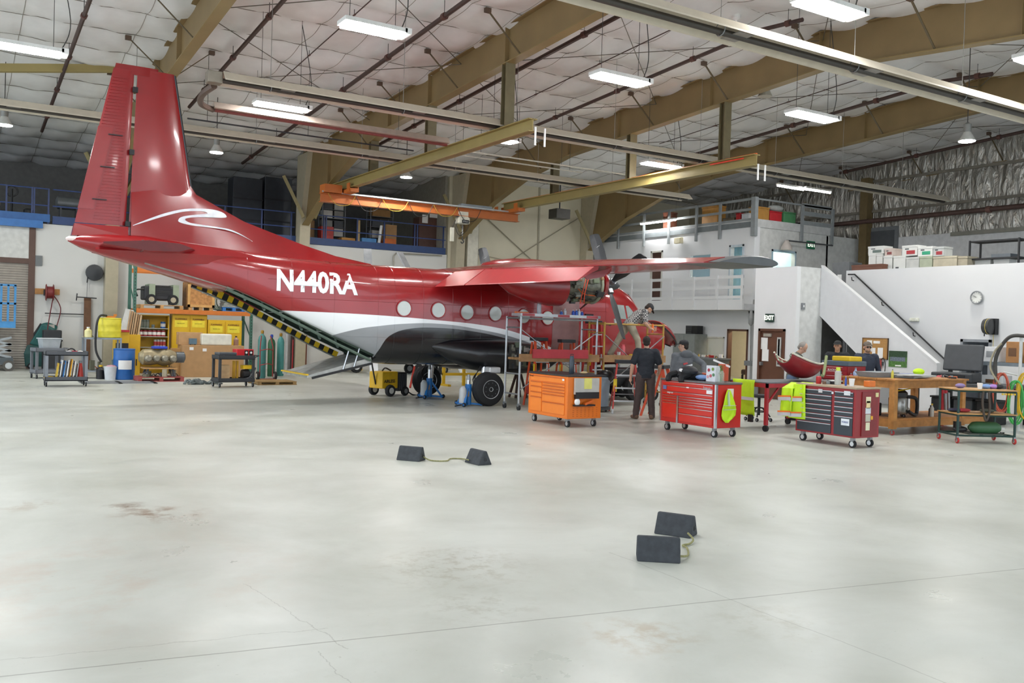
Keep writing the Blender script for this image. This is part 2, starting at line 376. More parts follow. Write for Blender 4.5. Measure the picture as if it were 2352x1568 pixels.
# rooms behind the openings
struct('wall_room', MB().box(29, 29.1, yc, YB, 0, 5.8), M('#e9e2cf', .7, var=.03))
struct('wall_room_side', MB().box(OW+.15, 29, yc+.16, yc+.26, 0, UF-.2), M('#e9e2cf', .7, var=.03))
struct('wall_room_upper', MB().box(27.5, 27.6, yc+.2, YB, UF, 5.8), M('#7fb0cf', .7))
struct('ceiling_room', MB().box(OW+.15, 29, yc+.2, YB, UF-.15, UF).box(OW+.15, 29, yc+.2, YB, z_fas-.3, z_fas-.2), M('#d8d8d6', .7))
def office_lamp(loc, e, sz, label):
    o = solo('ceiling_panel_light', MB().box(loc[0]-sz/2, loc[0]+sz/2, loc[1]-sz/2, loc[1]+sz/2, loc[2]-.03, loc[2]), M('#fff1d8', .4, emit=e), label, 'light')
office_lamp((26.6, (d_low[0]+d_low[1])/2, UF-.16), 24, .9, 'warm ceiling panel lighting the room behind the ground floor door')
office_lamp((26.4, (d_up[2][0]+d_up[2][1])/2+.4, z_fas-.31), 6, .8, 'ceiling panel lighting the blue upstairs room')
# brown door frames and doors
def door_frame(name, X, y0, y1, z0, z1, mat, leaf=None, leafmat=None):
    o = struct(name, MB((X, y0, z0)).box(X-.03, X+.17, y0, y0+.07, z0, z1).box(X-.03, X+.17, y1-.07, y1, z0, z1).box(X-.03, X+.17, y0, y1, z1-.07, z1), mat); o.location = (X, y0, z0)
    if leaf == 'shut': MB((X, y0, z0)).box(X+.03, X+.08, y0+.07, y1-.07, z0+.01, z1-.07).build('door_leaf', leafmat, o)
    return o
BRN = M('#5b3a2a', .5, var=.1)
door_frame('door_2', OW, d_low[0], d_low[1], 0, 2.03, BRN)
door_frame('door_3', OW, d_up[0][0], d_up[0][1], UF, d_up[0][3], M('#b9b7ae', .5), 'shut', M('#4a2f28', .5))
door_frame('door_4', OW, d_up[2][0], d_up[2][1], UF, d_up[2][3], M('#b9c4cc', .5))
wn = struct('window_1', MB((OW, w_low[0], w_low[2])).box(OW-.02, OW+.12, w_low[0], w_low[0]+.05, w_low[2], w_low[3]).box(OW-.02, OW+.12, w_low[1]-.05, w_low[1], w_low[2], w_low[3]).box(OW-.02, OW+.12, w_low[0], w_low[1], w_low[3]-.05, w_low[3]).box(OW-.02, OW+.12, w_low[0], w_low[1], w_low[2], w_low[2]+.05), M('#c9c6bb', .5)); wn.location = (OW, w_low[0], w_low[2])
MB((OW, w_low[0], w_low[2])).box(OW+.04, OW+.05, w_low[0]+.05, w_low[1]-.05, w_low[2]+.05, w_low[3]-.05).build('pane', glass(), wn)
wn2 = struct('window_2', MB((OW, d_up[1][0], UF)).box(OW-.02, OW+.1, d_up[1][0], d_up[1][1], d_up[1][3]-.06, d_up[1][3]).box(OW-.02, OW+.1, d_up[1][0], d_up[1][1], UF+.0, UF+.9), OFF); wn2.location = (OW, d_up[1][0], UF)
MB((OW, d_up[1][0], UF)).box(OW+.04, OW+.05, d_up[1][0], d_up[1][1], UF+.9, d_up[1][3]-.06).build('pane', glass('#bcd9e6'), wn2)
struct('trim_9', MB().box(OW-.03, OW+.25, yc-.05, yc+.38, UF-.4, z_fas), OFF)
# balcony
by0 = onx(1708, 700, BF).y
zb0 = onx(1600, 711.5, BF).z
bal = struct('balcony', MB().box(BF, OW, by0, YB, zb0, zb0+.22), M('#c4c6c8', .6))
MB().box(BF-.03, BF, by0, YB, zb0, onx(1697, 687, BF).z).build('fascia_panel', OFF, bal)
for ys_ in (680, 657, 633):
    z = onx(1697, ys_, BF).z; MB().box(BF-.05, BF-.01, by0, YB, z-.09, z+.02).build('rail', OFF, bal)
k = by0
while k < YB: MB().box(BF-.09, BF-.03, k, k+.09, zb0, onx(1697, 631, BF).z).build('rail_post', OFF, bal); k += 1.23
# block with the exit door in front of the stairs landing
eyL, eyR = onx(1736, 618, EX).y, onx(1832, 611, EX).y; ez = onx(1832, 611, EX).z
dy0, dy1 = onx(1803, 800, EX).y, onx(1742, 800, EX).y
holes_x('wall_exit', EX, eyR, eyL, 0, ez, [(dy0, dy1, 0, 2.02)], OFF)
struct('wall_exit_side', MB().box(EX+.15, SX+.1, eyR, eyR+.12, 0, ez).box(EX+.15, OW, eyL-.12, eyL, 0, ez).box(EX+.15, RX, eyR+.12, eyL-.12, UF-.25, UF-.05), M('#c9cac8', .6))
d5 = door_frame('door_5', EX, dy0, dy1, 0, 2.02, BRN, 'shut', M('#5f3c2b', .45, var=.12, scale=3))
q = (EX, dy0, 0)
MB(q).box(EX+.0, EX+.03, dy0+.16, dy0+.3, .95, 1.78).build('vision_panel', M('#b7b9b6', .3), d5)
MB(q).box(EX+.0, EX+.03, dy0+.2, dy0+.26, 1.0, 1.73).build('pane', M('#6c6f6c', .15), d5)
MB(q).box(EX-.02, EX+.03, dy0+.52, dy0+.8, 1.79, 1.88).build('door_closer', M('#b9b6ad', .35, .6), d5)
for a in ((dy0+.67, 1.42, .24, .34), (dy0+.62, 1.08, .24, .34)): MB(q).box(EX+.015, EX+.03, a[0], a[0]+a[2], a[1], a[1]+a[3]).build('paper_notice', WHT, d5)
MB(q).box(EX-.05, EX+.03, dy0+.82, dy0+.9, .95, 1.05).build('handle', STEEL, d5)
def exit_sign(name, c, w, h, axis, label, txt='EXIT', back='#1e3a30', fore='#dfe6d8'):
    t = thing(name, label, 'sign', c); fw = M(fore, .5, emit=.6)
    if axis == 'x': MB().box(-.07, 0, -w/2, w/2, -h/2, h/2).build('sign_box', M(back, .4), t); lettering('letters', txt, h*.72, (-.073, 0, 0), rz=-math.pi/2, mat=fw, parent=t, bold=.008)
    else: MB().box(-w/2, w/2, -.07, 0, -h/2, h/2).build('sign_box', M(back, .4), t); lettering('letters', txt, h*.72, (0, -.073, 0), mat=fw, parent=t, bold=.008)
    return t
exit_sign('exit_sign', onx(1770, 730, EX), .29, .24, 'x', 'dark green EXIT sign above the brown ground floor door')
# upper right face of the office block, with an open door onto the landing
xr = ony(1907, 540, yc).x
dx0, dx1 = ony(1772, 580, yc).x, ony(1828, 580, yc).x; dzt = ony(1800, 575, yc).z
w2 = MB()
w2.box(OW, dx0, yc, yc+.15, UF-.5, z_fas).box(dx1, xr+2.5, yc, yc+.15, UF-.5, z_fas).box(dx0, dx1, yc, yc+.15, dzt, z_fas)
struct('wall_office_side', w2, M('#c9cac6', .6))
d6 = struct('door_6', MB((dx0, yc, UF)).box(dx0, dx0+.07, yc-.03, yc+.16, UF, dzt).box(dx1-.07, dx1, yc-.03, yc+.16, UF, dzt).box(dx0, dx1, yc-.03, yc+.16, dzt-.07, dzt), M('#9fb6c2', .5)); d6.location = (dx0, yc, UF)
office_lamp(((dx0+dx1)/2+.3, yc+1.2, z_fas-.31), 14, .9, 'bright ceiling panel inside the room off the stair landing')
exit_sign('exit_sign', ony(1860, 563, yc)+Vector((0, -.01, 0)), .42, .3, 'y', 'green EXIT sign with arrow on the upper wall by the landing door', back='#0f6b45')
# storage deck on the office roof with its rail
fz = z_fas
dk = struct('office_roof_deck', MB().box(OW-.05, xr, yc-.05, YB, fz, fz+.3), M('#bfc0be', .6))
GR = M('#8a8f90', .5)
zt = onx(1700, 461, OW).z
for px_, a in ((1424, 0), (1483, 0), (1540, 0), (1603, 0), (1657, 0)):
    y = onx(px_, 520, OW).y; MB().box(OW-.12, OW-.05, y-.05, y+.05, fz-.35, zt).build('rail_post', GR, dk)
MB().box(OW-.14, OW+.02, yc-.14, yc+.06, fz-.35, zt+.05).build('corner_post', GR, dk)
for z in (zt, zt-.38, zt-.75): MB().box(OW-.06, OW-.03, yc, 32.5, z-.045, z+.045).build('rail', GR, dk)
MB().box(OW-.06, OW-.03, yc, 32.5, fz, fz+.2).build('kick_board', M('#6f7577', .5), dk)
for x in (ony(1838, 520, yc).x, xr): MB().box(x-.06, x+.06, yc-.12, yc-.05, fz-.35, zt).build('rail_post', GR, dk)
for z in (zt, zt-.3, zt-.66): MB().box(ony(1838, 520, yc).x, xr, yc-.06, yc-.03, z-.08, z+.08).build('rail', GR, dk)
MB().box(OW, xr, yc-.06, yc-.03, zt-.03, zt+.03).build('rail', GR, dk)
# ---- stairs
sA = onx(1885, 613, SX); sB = onx(2152, 838, SX); lA = onx(1880, 722, SX); lB = onx(1970, 815, SX)
sl = (lA.z-lB.z)/(lA.y-lB.y); yl0 = lB.y - lB.z/sl; zl = lA.z+(eyR-lA.y)*sl
poly = [(SX, eyR, sA.z), (SX, sB.y, sB.z), (SX, sB.y, 0), (SX, yl0, 0), (SX, eyR, zl)]
st = struct('wall_stair', MB().prism(poly, (.12, 0, 0)), M('#d6d7d9', .6, var=.03))
MB().prism([(SX-.02, eyR, sA.z), (SX-.02, sB.y, sB.z), (SX-.02, sB.y, sB.z+.05), (SX-.02, eyR, sA.z+.05)], (.16, 0, 0)).build('cap_board', OFF, st)
stp = struct('stairs', MB().prism([(SX+.12, eyR, zl), (SX+.12, yl0, 0), (SX+.12, yl0-.3, 0), (SX+.12, eyR, zl+.25)], (RX-SX-.12, 0, 0)), M('#9a9b9a', .6))
for k in range(16):
    f = k/16; y = sB.y+.15+(eyR-sB.y)*f; z = UF*f
    MB().box(SX+.12, RX, y, y+.3, z, z+.18).build('step', M('#8c8d8c', .6), stp)
# right wall with the store room door
rt = onx(2150, 612, RX).z
ry0, ry1 = onx(2278, 790, RX).y, onx(2207, 790, RX).y; rdt = onx(2240, 779, RX).z
holes_x('wall_right', RX, 3.0, onx(1944, 620, RX).y, 0, rt, [(ry0, ry1, 0, rdt)], OFF)
door_frame('door_7', RX, ry0, ry1, 0, rdt, M('#8b8f94', .5))
struct('wall_store', MB().box(25.5, 25.6, 3, 19, 0, UF).box(RX+.15, 25.5, ry1+.5, ry1+.6, 0, UF), M('#a7abb2', .7))
struct('floor_upper', MB().box(RX+.15, FOILX, 3.0, eyL, UF-.2, UF).box(OW, FOILX, eyL, yc, UF-.2, UF), M('#9b9a96', .7))
struct('wall_under_stair', MB().box(RX-.05, RX, onx(1944, 620, RX).y, eyR, 0, UF), M('#8f9193', .6))
d8 = struct('door_8', MB((RX-.1, 15.6, 0)).box(RX-.1, RX-.05, 16.2, 17.1, 0, 1.85), M('#5c5f60', .5)); d8.location = (RX-.1, 15.6, 0)
hr = [onx(1948, 630, RX-.1), onx(1963, 630, RX-.1), onx(2188, 842, RX-.1)]
t = thing('stair_handrail', 'black tube handrail sloping down the white stair wall', 'handrail', hr[2])
MB(hr[2]).tube(hr, .022, 8).build('rail', BLACK, t)
for px_, py_ in ((1956, 636), (2025, 693), (2097, 763), (2174, 837)):
    p = onx(px_, py_, RX-.1); MB(hr[2]).tube([p, p+Vector((0.02, 0, -.09)), p+Vector((.1, 0, -.1))], .014, 6).build('bracket', BLACK, t)
# ---- outer wall lined with foil
FOIL = bpy.data.materials.new('foil'); FOIL.use_nodes = True
def _foil():
    nt = FOIL.node_tree; b = nt.nodes['Principled BSDF']; b.inputs['Base Color'].default_value = (*lin('#b9b6ae'), 1); b.inputs['Metallic'].default_value = .85; b.inputs['Roughness'].default_value = .3
    tc = nt.nodes.new('ShaderNodeTexCoord'); mp = nt.nodes.new('ShaderNodeMapping'); mp.inputs['Scale'].default_value = (1, 2.2, .8)
    n = nt.nodes.new('ShaderNodeTexNoise'); n.inputs['Scale'].default_value = 2.2; n.inputs['Detail'].default_value = 6; n.inputs['Distortion'].default_value = .6
    bp = nt.nodes.new('ShaderNodeBump'); bp.inputs['Strength'].default_value = .9; bp.inputs['Distance'].default_value = .2
    nt.links.new(tc.outputs['Object'], mp.inputs[0]); nt.links.new(mp.outputs[0], n.inputs['Vector']); nt.links.new(n.outputs['Fac'], bp.inputs['Height']); nt.links.new(bp.outputs[0], b.inputs['Normal'])
_foil()
zc = onx(2200, 534, FOILX).z
fo = MB(); vs = []; fs = []; ny_, nz_ = 120, 24
for j in range(nz_+1):
    z = zc + (9.4-zc)*j/nz_
    for i in range(ny_+1):
        y = 2 + 31.5*i/ny_; pl = abs(math.sin(math.pi*y/1.2))
        vs.append((FOILX+.1-.09*pl**.5-.05*abs(math.sin(math.pi*(z-zc)/1.15))-.02*math.sin(7*y+3*z), y, z))
for j in range(nz_):
    for i in range(ny_): fs.append((j*(ny_+1)+i, j*(ny_+1)+i+1, (j+1)*(ny_+1)+i+1, (j+1)*(ny_+1)+i))
FO = struct('wall_foil', fo.add(vs, fs), FOIL, smooth=True)
for z in (zc+1.1, zc+2.3): MB().box(FOILX-.06, FOILX, 2, 33, z-.05, z+.05).build('girt', M('#7a7468', .5), FO)
struct('wall_outer', MB().box(FOILX, FOILX+.2, 2, YB, 0, zc), M('#cfd0d0', .6))
struct('trim_7', MB().box(FOILX-.1, FOILX, 2, 19.6, zc-.12, zc+.02), M('#7f7d72', .5))
p = onx(2025, 550, FOILX)
d9 = struct('door_9', MB((FOILX, p.y, UF)).box(FOILX-.06, FOILX, p.y-.75, p.y+.85, UF, onx(2025, 522, FOILX).z), M('#6d7072', .5)); d9.location = (FOILX, p.y, UF)
MB((FOILX, p.y, UF)).box(FOILX-.08, FOILX-.04, p.y-.6, p.y+.55, UF, onx(2025, 526, FOILX).z-.08).build('door_leaf', M('#4a4d50', .5), d9)
struct('trim_8', MB().box(FOILX-.35, FOILX, onx(2000, 480, FOILX).y-.1, onx(2000, 480, FOILX).y+.25, 0, 8.2), M('#6b5a38', .6))
# ================================================================ THE AIRCRAFT
CL = 19.45
AO = Vector((10.5, CL, 0))
AIR = thing('aircraft', 'red white and black twin turboprop cargo plane with tail ramp lowered', 'aircraft', AO)
def curve_node(nt, src, pts, x0, x1, z0, z1):            # z boundary as a function of x
    mr = nt.nodes.new('ShaderNodeMapRange'); mr.inputs[1].default_value = x0; mr.inputs[2].default_value = x1; nt.links.new(src, mr.inputs[0])
    fc = nt.nodes.new('ShaderNodeFloatCurve'); c = fc.mapping.curves[0]
    P = [((x-x0)/(x1-x0), (z-z0)/(z1-z0)) for x, z in pts]
    c.points[0].location = P[0]; c.points[1].location = P[-1]
    for q in P[1:-1]: c.points.new(*q)
    fc.mapping.use_clip = False; fc.mapping.update(); nt.links.new(mr.outputs[0], fc.inputs['Value'])
    k = nt.nodes.new('ShaderNodeMapRange'); k.clamp = False; k.inputs[3].default_value = z0; k.inputs[4].default_value = z1; nt.links.new(fc.outputs[0], k.inputs[0]); return k.outputs[0]
REDC = '#a01c20'
def paint():
    m = bpy.data.materials.new('aircraft_paint'); m.use_nodes = True; nt = m.node_tree; b = nt.nodes['Principled BSDF']; L = nt.links.new
    g = nt.nodes.new('ShaderNodeTexCoord'); s = nt.nodes.new('ShaderNodeSeparateXYZ'); L(g.outputs['Object'], s.inputs[0])
    S = CL-1.12
    def P(l): return [(ony(x, y, S).x-AO.x, ony(x, y, S).z) for x, y in l]
    x0, x1, z0, z1 = -6.5, 7.5, -1.0, 3.0
    rw = [(-6.5, 2.06)]+P([(640, 712), (799, 719.5), (900, 726), (1003, 735), (1105, 746), (1181, 762), (1261, 795), (1340, 840)])+[(7.5, -.9)]
    wg = [(-6.5, -.9)]+P([(700, 818), (750, 779), (824, 755), (875, 748), (926, 743.5), (1003, 743), (1105, 757), (1181, 775), (1261, 806), (1340, 848)])+[(7.5, -1)]
    gb = [(-6.5, -1), (-2.9, -.9)]+P([(862, 833), (875, 800), (900, 768), (939, 755), (1003, 752.5), (1105, 764), (1181, 783), (1261, 814), (1340, 855)])+[(7.5, -1)]
    cur = None
    n = nt.nodes.new('ShaderNodeTexNoise'); n.inputs['Scale'].default_value = 1.4; L(g.outputs['Object'], n.inputs['Vector'])
    rm = nt.nodes.new('ShaderNodeMix'); rm.data_type = 'RGBA'; rm.inputs['A'].default_value = (*lin('#861418'), 1); rm.inputs['B'].default_value = (*lin('#9c1d20'), 1); L(n.outputs['Fac'], rm.inputs['Factor'])
    cur = rm.outputs['Result']
    for pts, hx in ((rw, '#e9ecee'), (wg, '#8d9093'), (gb, '#131417')):
        zz = curve_node(nt, s.outputs[0], pts, x0, x1, z0, z1)
        lt = nt.nodes.new('ShaderNodeMath'); lt.operation = 'LESS_THAN'; L(s.outputs[2], lt.inputs[0]); L(zz, lt.inputs[1])
        k = nt.nodes.new('ShaderNodeMix'); k.data_type = 'RGBA'; L(lt.outputs[0], k.inputs['Factor']); L(cur, k.inputs['A']); k.inputs['B'].default_value = (*lin(hx), 1); cur = k.outputs['Result']
    L(cur, b.inputs['Base Color']); b.inputs['Roughness'].default_value = .22; b.inputs['Coat Weight'].default_value = .5; b.inputs['Coat Roughness'].default_value = .06
    w = nt.nodes.new('ShaderNodeTexNoise'); w.inputs['Scale'].default_value = 3.0; bp = nt.nodes.new('ShaderNodeBump'); bp.inputs['Strength'].default_value = .06; bp.inputs['Distance'].default_value = .1
    L(g.outputs['Object'], w.inputs['Vector']); L(w.outputs['Fac'], bp.inputs['Height']); L(bp.outputs[0], b.inputs['Normal'])
    return m
PAINT = paint()
AR = M('#8f181c', .24, var=.07, scale=1.5, coat=.5); ARD = M('#8f171b', .3, var=.08, coat=.3); AGRY = M('#55585a', .45); ABLK = M('#141518', .3, coat=.2)
ZINC = M('#5d6f62', .5, .2, var=.2); BARE = M('#9aa09c', .35, .7, var=.2); GUT = M('#77776a', .4, .5, var=.45, scale=14)
# ---- fuselage
def interp(tab, x):
    for a, c in zip(tab, tab[1:]):
        if a[0] <= x <= c[0]:
            t = (x-a[0])/(c[0]-a[0]); return [p+(q-p)*t for p, q in zip(a[1:], c[1:])]
    return list(tab[-1][1:])
#        x     hw   zb    zt   n
FT = [(1.84, .03, 3.24, 3.30, 2.0), (2.05, .13, 3.13, 3.38, 2.0), (2.5, .25, 2.98, 3.44, 2.1), (3.2, .42, 2.80, 3.45, 2.3), (4.0, .60, 2.58, 3.38, 2.6), (4.75, .78, 2.38, 3.3, 3.0),
      (5.4, .93, 2.10, 3.24, 3.4), (6.2, 1.04, 1.72, 3.19, 3.8), (7.0, 1.10, 1.33, 3.16, 4.0), (7.9, 1.12, .93, 3.15, 4.2), (8.6, 1.12, .89, 3.15, 4.2), (13.6, 1.12, .88, 3.15, 4.2), (14.3, 1.10, .88, 3.13, 4.0),
      (14.9, 1.05, .89, 3.04, 3.6), (15.25, 1.0, .9, 2.9, 3.3), (15.6, .95, .92, 2.55, 3.0), (15.9, .9, .95, 2.24, 2.8), (16.3, .78, 1.0, 2.1, 2.6), (16.6, .68, 1.05, 2.03, 2.5)]
NS = 48
def fsec(x, grow=0.0, clip=None):
    hw, zb, zt, n = interp(FT, x); hw += grow; zb -= grow; zt += grow; zm = (zb+zt)/2; h = (zt-zb)/2; out = []
    for i in range(NS):
        a = 2*math.pi*(i+.5)/NS; c, s = math.cos(a), math.sin(a)
        out.append(Vector((x, CL + hw*math.copysign(abs(c)**(2/n), c), zm + h*math.copysign(abs(s)**(2/n), s))))
    return out
XS = [1.84, 1.93, 2.05, 2.25, 2.5, 2.85, 3.2, 3.6, 4.0, 4.4, 4.75, 5.1, 5.4, 5.8, 6.2, 6.6, 7.0, 7.45, 7.9, 8.25, 8.6, 9.4, 10.4, 11.4, 12.4, 13.0, 13.6, 13.95, 14.3, 14.6, 14.9, 15.1, 15.25, 15.42, 15.6, 15.75, 15.9, 16.1, 16.3, 16.6]
def open_belly(j, i):                                     # the cargo opening under the tail
    x = (XS[j]+XS[j+1])/2
    if not (4.75 < x < 7.9): return False
    a = 2*math.pi*(i+1)/NS; return math.sin(a) < -.66
FUS = MB(AO).loft([fsec(x) for x in XS], skip=open_belly).build('fuselage', PAINT, AIR, smooth=True)
so = FUS.modifiers.new('skin', 'SOLIDIFY'); so.thickness = .05; so.offset = -1
FBV = BVHTree.FromPolygons([Vector(p.co)+AO for p in FUS.data.vertices], [list(p.vertices) for p in FUS.data.polygons])
# cargo bay lining and hoops seen through the opening
MB(AO).loft([fsec(x, -.09) for x in XS if 4.75 <= x <= 11.5], cap=True, skip=lambda j, i: math.sin(2*math.pi*(i+1)/NS) < -.80 and j < 8).build('cargo_bay_lining', ZINC, FUS, smooth=True)
for x in (5.0, 5.45, 5.9, 6.35, 6.8, 7.25, 7.7):
    s = [p for i, p in enumerate(fsec(x, -.14)) if math.sin(2*math.pi*(i+.5)/NS) > -.85 or False]
    i0 = next(i for i in range(len(s)) if s[i].y < CL and s[i-1].y >= CL and s[i].z < 2.2) if False else 0
    ring = fsec(x, -.14); ring = [ring[(i+NS*5//6) % NS] for i in range(NS) if math.sin(2*math.pi*(((i+NS*5//6) % NS)+.5)/NS) > -.86]
    MB(AO).tube(ring, .03, 5).build('hoop_frame', M('#8fa497', .45, .2), FUS)
# hazard striped edge along the far and near sill of the opening
def sill(side, x): 
    s = fsec(x); cand = [p for i, p in enumerate(s) if math.sin(2*math.pi*(i+.5)/NS) < -.72 and (p.y-CL)*side > 0]
    return max(cand, key=lambda p: p.z)
def sill2(side, x):
    hw, zb, zt, n = interp(FT, x); return Vector((x, CL+side*(hw*.83-.02), zb+.05))
k = 0; x = 4.3
while x < 7.75:
    a, c = sill2(1, x), sill2(1, x+.115)
    MB(AO).bar(a, c, .02, .15).build('hazard_stripe', YELLOW if k % 2 else BLACK, FUS); x += .115; k += 1
MB(AO).tube([sill2(1, q)+Vector((0, 0, -.07)) for q in (4.3, 5.4, 6.2, 7.0, 7.8)], .022, 5).build('sill_edge', BARE, FUS)
MB(AO).tube([sill2(-1, q)+Vector((0, 0, .0)) for q in (4.75, 5.4, 6.2, 7.0, 7.85)], .03, 5).build('sill_edge', ZINC, FUS)
MB(AO).prism([sill2(1, 3.2)+Vector((0, 0, .02)), sill2(-1, 3.2)+Vector((0, 0, .02)), sill2(-1, 4.9)+Vector((0, 0, .06)), sill2(1, 4.9)+Vector((0, 0, .06))], (0, 0, .05)).build('upper_cargo_door', M('#8a8378', .5, .3, var=.3), FUS)
# ramp
rA, rB = ony(862, 833, CL-.85), ony(705, 868, CL-.85); hx, hz = 7.88, .93
rx, rz = rB.x, rB.z
ramp = MB(AO).add([(hx, CL-.85, hz), (hx, CL+.85, hz), (rx, CL+.85, rz), (rx, CL-.85, rz), (hx, CL-.85, hz+.14), (hx, CL+.85, hz+.14), (rx, CL+.85, rz+.05), (rx, CL-.85, rz+.05)], [(0, 1, 2, 3), (7, 6, 5, 4), (0, 4, 5, 1), (1, 5, 6, 2), (2, 6, 7, 3), (3, 7, 4, 0)]).build('ramp', M('#a9aaa6', .4, .4, var=.35, scale=5), AIR)
MB(AO).bar((rx, CL-.85, rz+.07), (rx, CL+.85, rz+.07), .07, .03).build('ramp_edge_strip', YELLOW, ramp)
for xx in (.55, .72):
    b = Vector((rx+(hx-rx)*xx, CL-.86, rz+(hz-rz)*xx)); MB(AO).cyl(b, ony(785 if xx < .6 else 0, 800, CL-.86) if False else b+Vector((.12, 0, .42)), .018, n=6).build('ramp_strut', CHROME, ramp)
MB(AO).bar((rx+.1, CL-.87, rz), (hx, CL-.87, hz), .02, .05).build('ramp_seal', BLACK, ramp)
# round cabin windows
for k, (px_, py_) in enumerate(((928, 708), (1007, 712), (1073, 717), (1138, 720), (1203, 726), (1258, 730))):
    p = ony(px_, py_, CL-1.12); y = CL-1.12
    for sd in (-1, 1):
        yy = CL+sd*1.12
        w = MB(AO).lathe((p.x, yy-.012 if sd < 0 else yy-.03, p.z), [(0.001, 0), (.175, 0), (.175, .042), (.001, .042)], 24, 'Y').build('cabin_window', M('#b9c0bb', .12, var=.05, coat=.6), FUS, smooth=True)
        MB(AO).torus((p.x, yy+sd*.012, p.z), .18, .016, 'Y', 24, 6).build('window_frame', ARD, w, smooth=True)
# raised seams of the skin panels
for x in (5.1, 6.0, 6.9, 7.9, 8.3, 9.0, 9.75, 10.5, 11.25, 12.0, 12.75, 13.5, 14.2):
    s = fsec(x, .003); MB(AO).tube([p for i, p in enumerate(s) if math.sin(2*math.pi*(i+.5)/NS) > (-.6 if x < 7.95 else -.95)], .0035, 4).build('skin_seam', PAINT, FUS)
for zf in (.25, .62, .8):
    pts = []
    for x in [5.5+i*.35 for i in range(26)]:
        hw, zb, zt, n = interp(FT, x); z = zb+(zt-zb)*zf if False else 1.0+2.1*zf
        h = (zt-zb)/2; s = (z-(zb+zt)/2)/h
        if abs(s) < .98: pts.append((x, CL-hw*(1-abs(s)**n)**(1/n)-.003, z))
    MB(AO).tube(pts, .0035, 4).build('skin_seam', PAINT, FUS)
# ---- fin, dorsal fillet, rudder
def foil_sec(xl, xt, z, th, n=10):                        # symmetric section lying in a level plane
    out = []; c = xl-xt
    def t(u): return th*c*5*(.2969*math.sqrt(u)-.126*u-.3516*u*u+.2843*u**3-.1015*u**4)
    us = [(1-math.cos(math.pi*i/n))/2 for i in range(n+1)]
    for u in us: out.append((xl-u*c, CL-t(u), z))
    for u in reversed(us[1:-1]): out.append((xl-u*c, CL+t(u), z))
    return out
zT, zBt = 6.66, 3.36
def finx(px0, px1, z):                                     # straight edge through two photo points on the centre plane
    t = (z-px0.z)/(px1.z-px0.z); return px0.x+(px1.x-px0.x)*t
LEa, LEb = ony(400, 172, CL), ony(440, 445, CL); HGa, HGb = ony(312, 190, CL), ony(293, 520, CL); TEa, TEb = ony(261, 155, CL), ony(165, 535, CL)
zt_ = ony(395, 168, CL).z; ztb = ony(262, 155, CL).z
FIN = MB(AO).loft([foil_sec(finx(LEa, LEb, z), finx(HGa, HGb, z)+.02, z, .10) for z in (3.3, 4.0, 5.0, 6.0, zt_-.03)]).build('fin', AR, AIR, smooth=True)
MB(AO).tube([(finx(LEa, LEb, z)+.012, CL, z) for z in (4.42, 5, 6, zt_-.05)], .022, 6).build('deice_boot', ABLK, FIN)
dp = [(finx(LEa, LEb, 4.55), 4.55)]+[(ony(*q, CL).x, ony(*q, CL).z) for q in ((450, 447), (560, 509), (640, 541), (700, 564), (770, 588), (850, 606))]
secs = []
for x, z in dp:
    zb_ = 3.05; w = .13+.10*(x-dp[0][0])/3
    secs.append([(x, CL-w*1.6, zb_), (x, CL-w, zb_+(z-zb_)*.35), (x, CL-.06, zb_+(z-zb_)*.85), (x, CL-.02, z), (x, CL+.02, z), (x, CL+.06, zb_+(z-zb_)*.85), (x, CL+w, zb_+(z-zb_)*.35), (x, CL+w*1.6, zb_)])
x0d = finx(HGa, HGb, 3.5)+.05
secs.insert(0, [(x0d, CL-.16, 3.05), (x0d, CL-.13, 3.5), (x0d, CL-.1, 4.0), (x0d, CL-.06, 4.3), (x0d, CL+.06, 4.3), (x0d, CL+.1, 4.0), (x0d, CL+.13, 3.5), (x0d, CL+.16, 3.05)])
DOR = MB(AO).loft(secs).build('dorsal_fin', AR, AIR, smooth=True)
RUD = MB(AO).loft([foil_sec(finx(HGa, HGb, z)-.04, finx(TEa, TEb, z)+(.0), z, .085 if z < 6 else .1) for z in (ztb-.0, zt_-.12, 6, 5, 4.2, 3.62)]).build('rudder', ARD, AIR, smooth=True)
MB(AO).loft([foil_sec(finx(HGa, HGb, 6.5)+.42, finx(TEa, TEb, z)+.02, z, .06) for z in (zt_-.16, zt_+.02)]).build('rudder_horn', AR, RUD, smooth=True)
n_rib = 46
for k in range(n_rib):                                     # beaded rudder skin
    z = 3.72+(zt_-.2-3.72)*k/n_rib; xa = finx(HGa, HGb, z)-.16; xb_ = finx(TEa, TEb, z)+(.30 if z < 5.55 else .03); c = finx(HGa, HGb, z)-.04-finx(TEa, TEb, z)
    for sd in (-1,):
        yy = lambda x: CL+sd*(.085*c*.5*max(0.02, (x-finx(TEa, TEb, z))/c)*1.0)
        MB(AO).tube([(xa, yy(xa)-.004, z), ((xa+xb_)/2, yy((xa+xb_)/2)-.012, z), (xb_, yy(xb_)-.012, z)], .011, 5).build('skin_bead', ARD, RUD)
for a, c in ((5.55, 3.9),):
    tb = MB(AO).prism([(finx(TEa, TEb, a)+.27, CL-.035, a), (finx(TEa, TEb, c)+.27, CL-.035, c), (finx(TEa, TEb, c)-.01, CL-.02, c), (finx(TEa, TEb, a)-.01, CL-.02, a)], (0, .06, 0)).build('trim_tab', AR, RUD)
    for z in (5.4, 4.75, 4.1): MB(AO).bar((finx(TEa, TEb, z)+.2, CL-.05, z), (finx(TEa, TEb, z)+.46, CL-.06, z), .02, .02).build('actuator_rod', BLACK, tb)
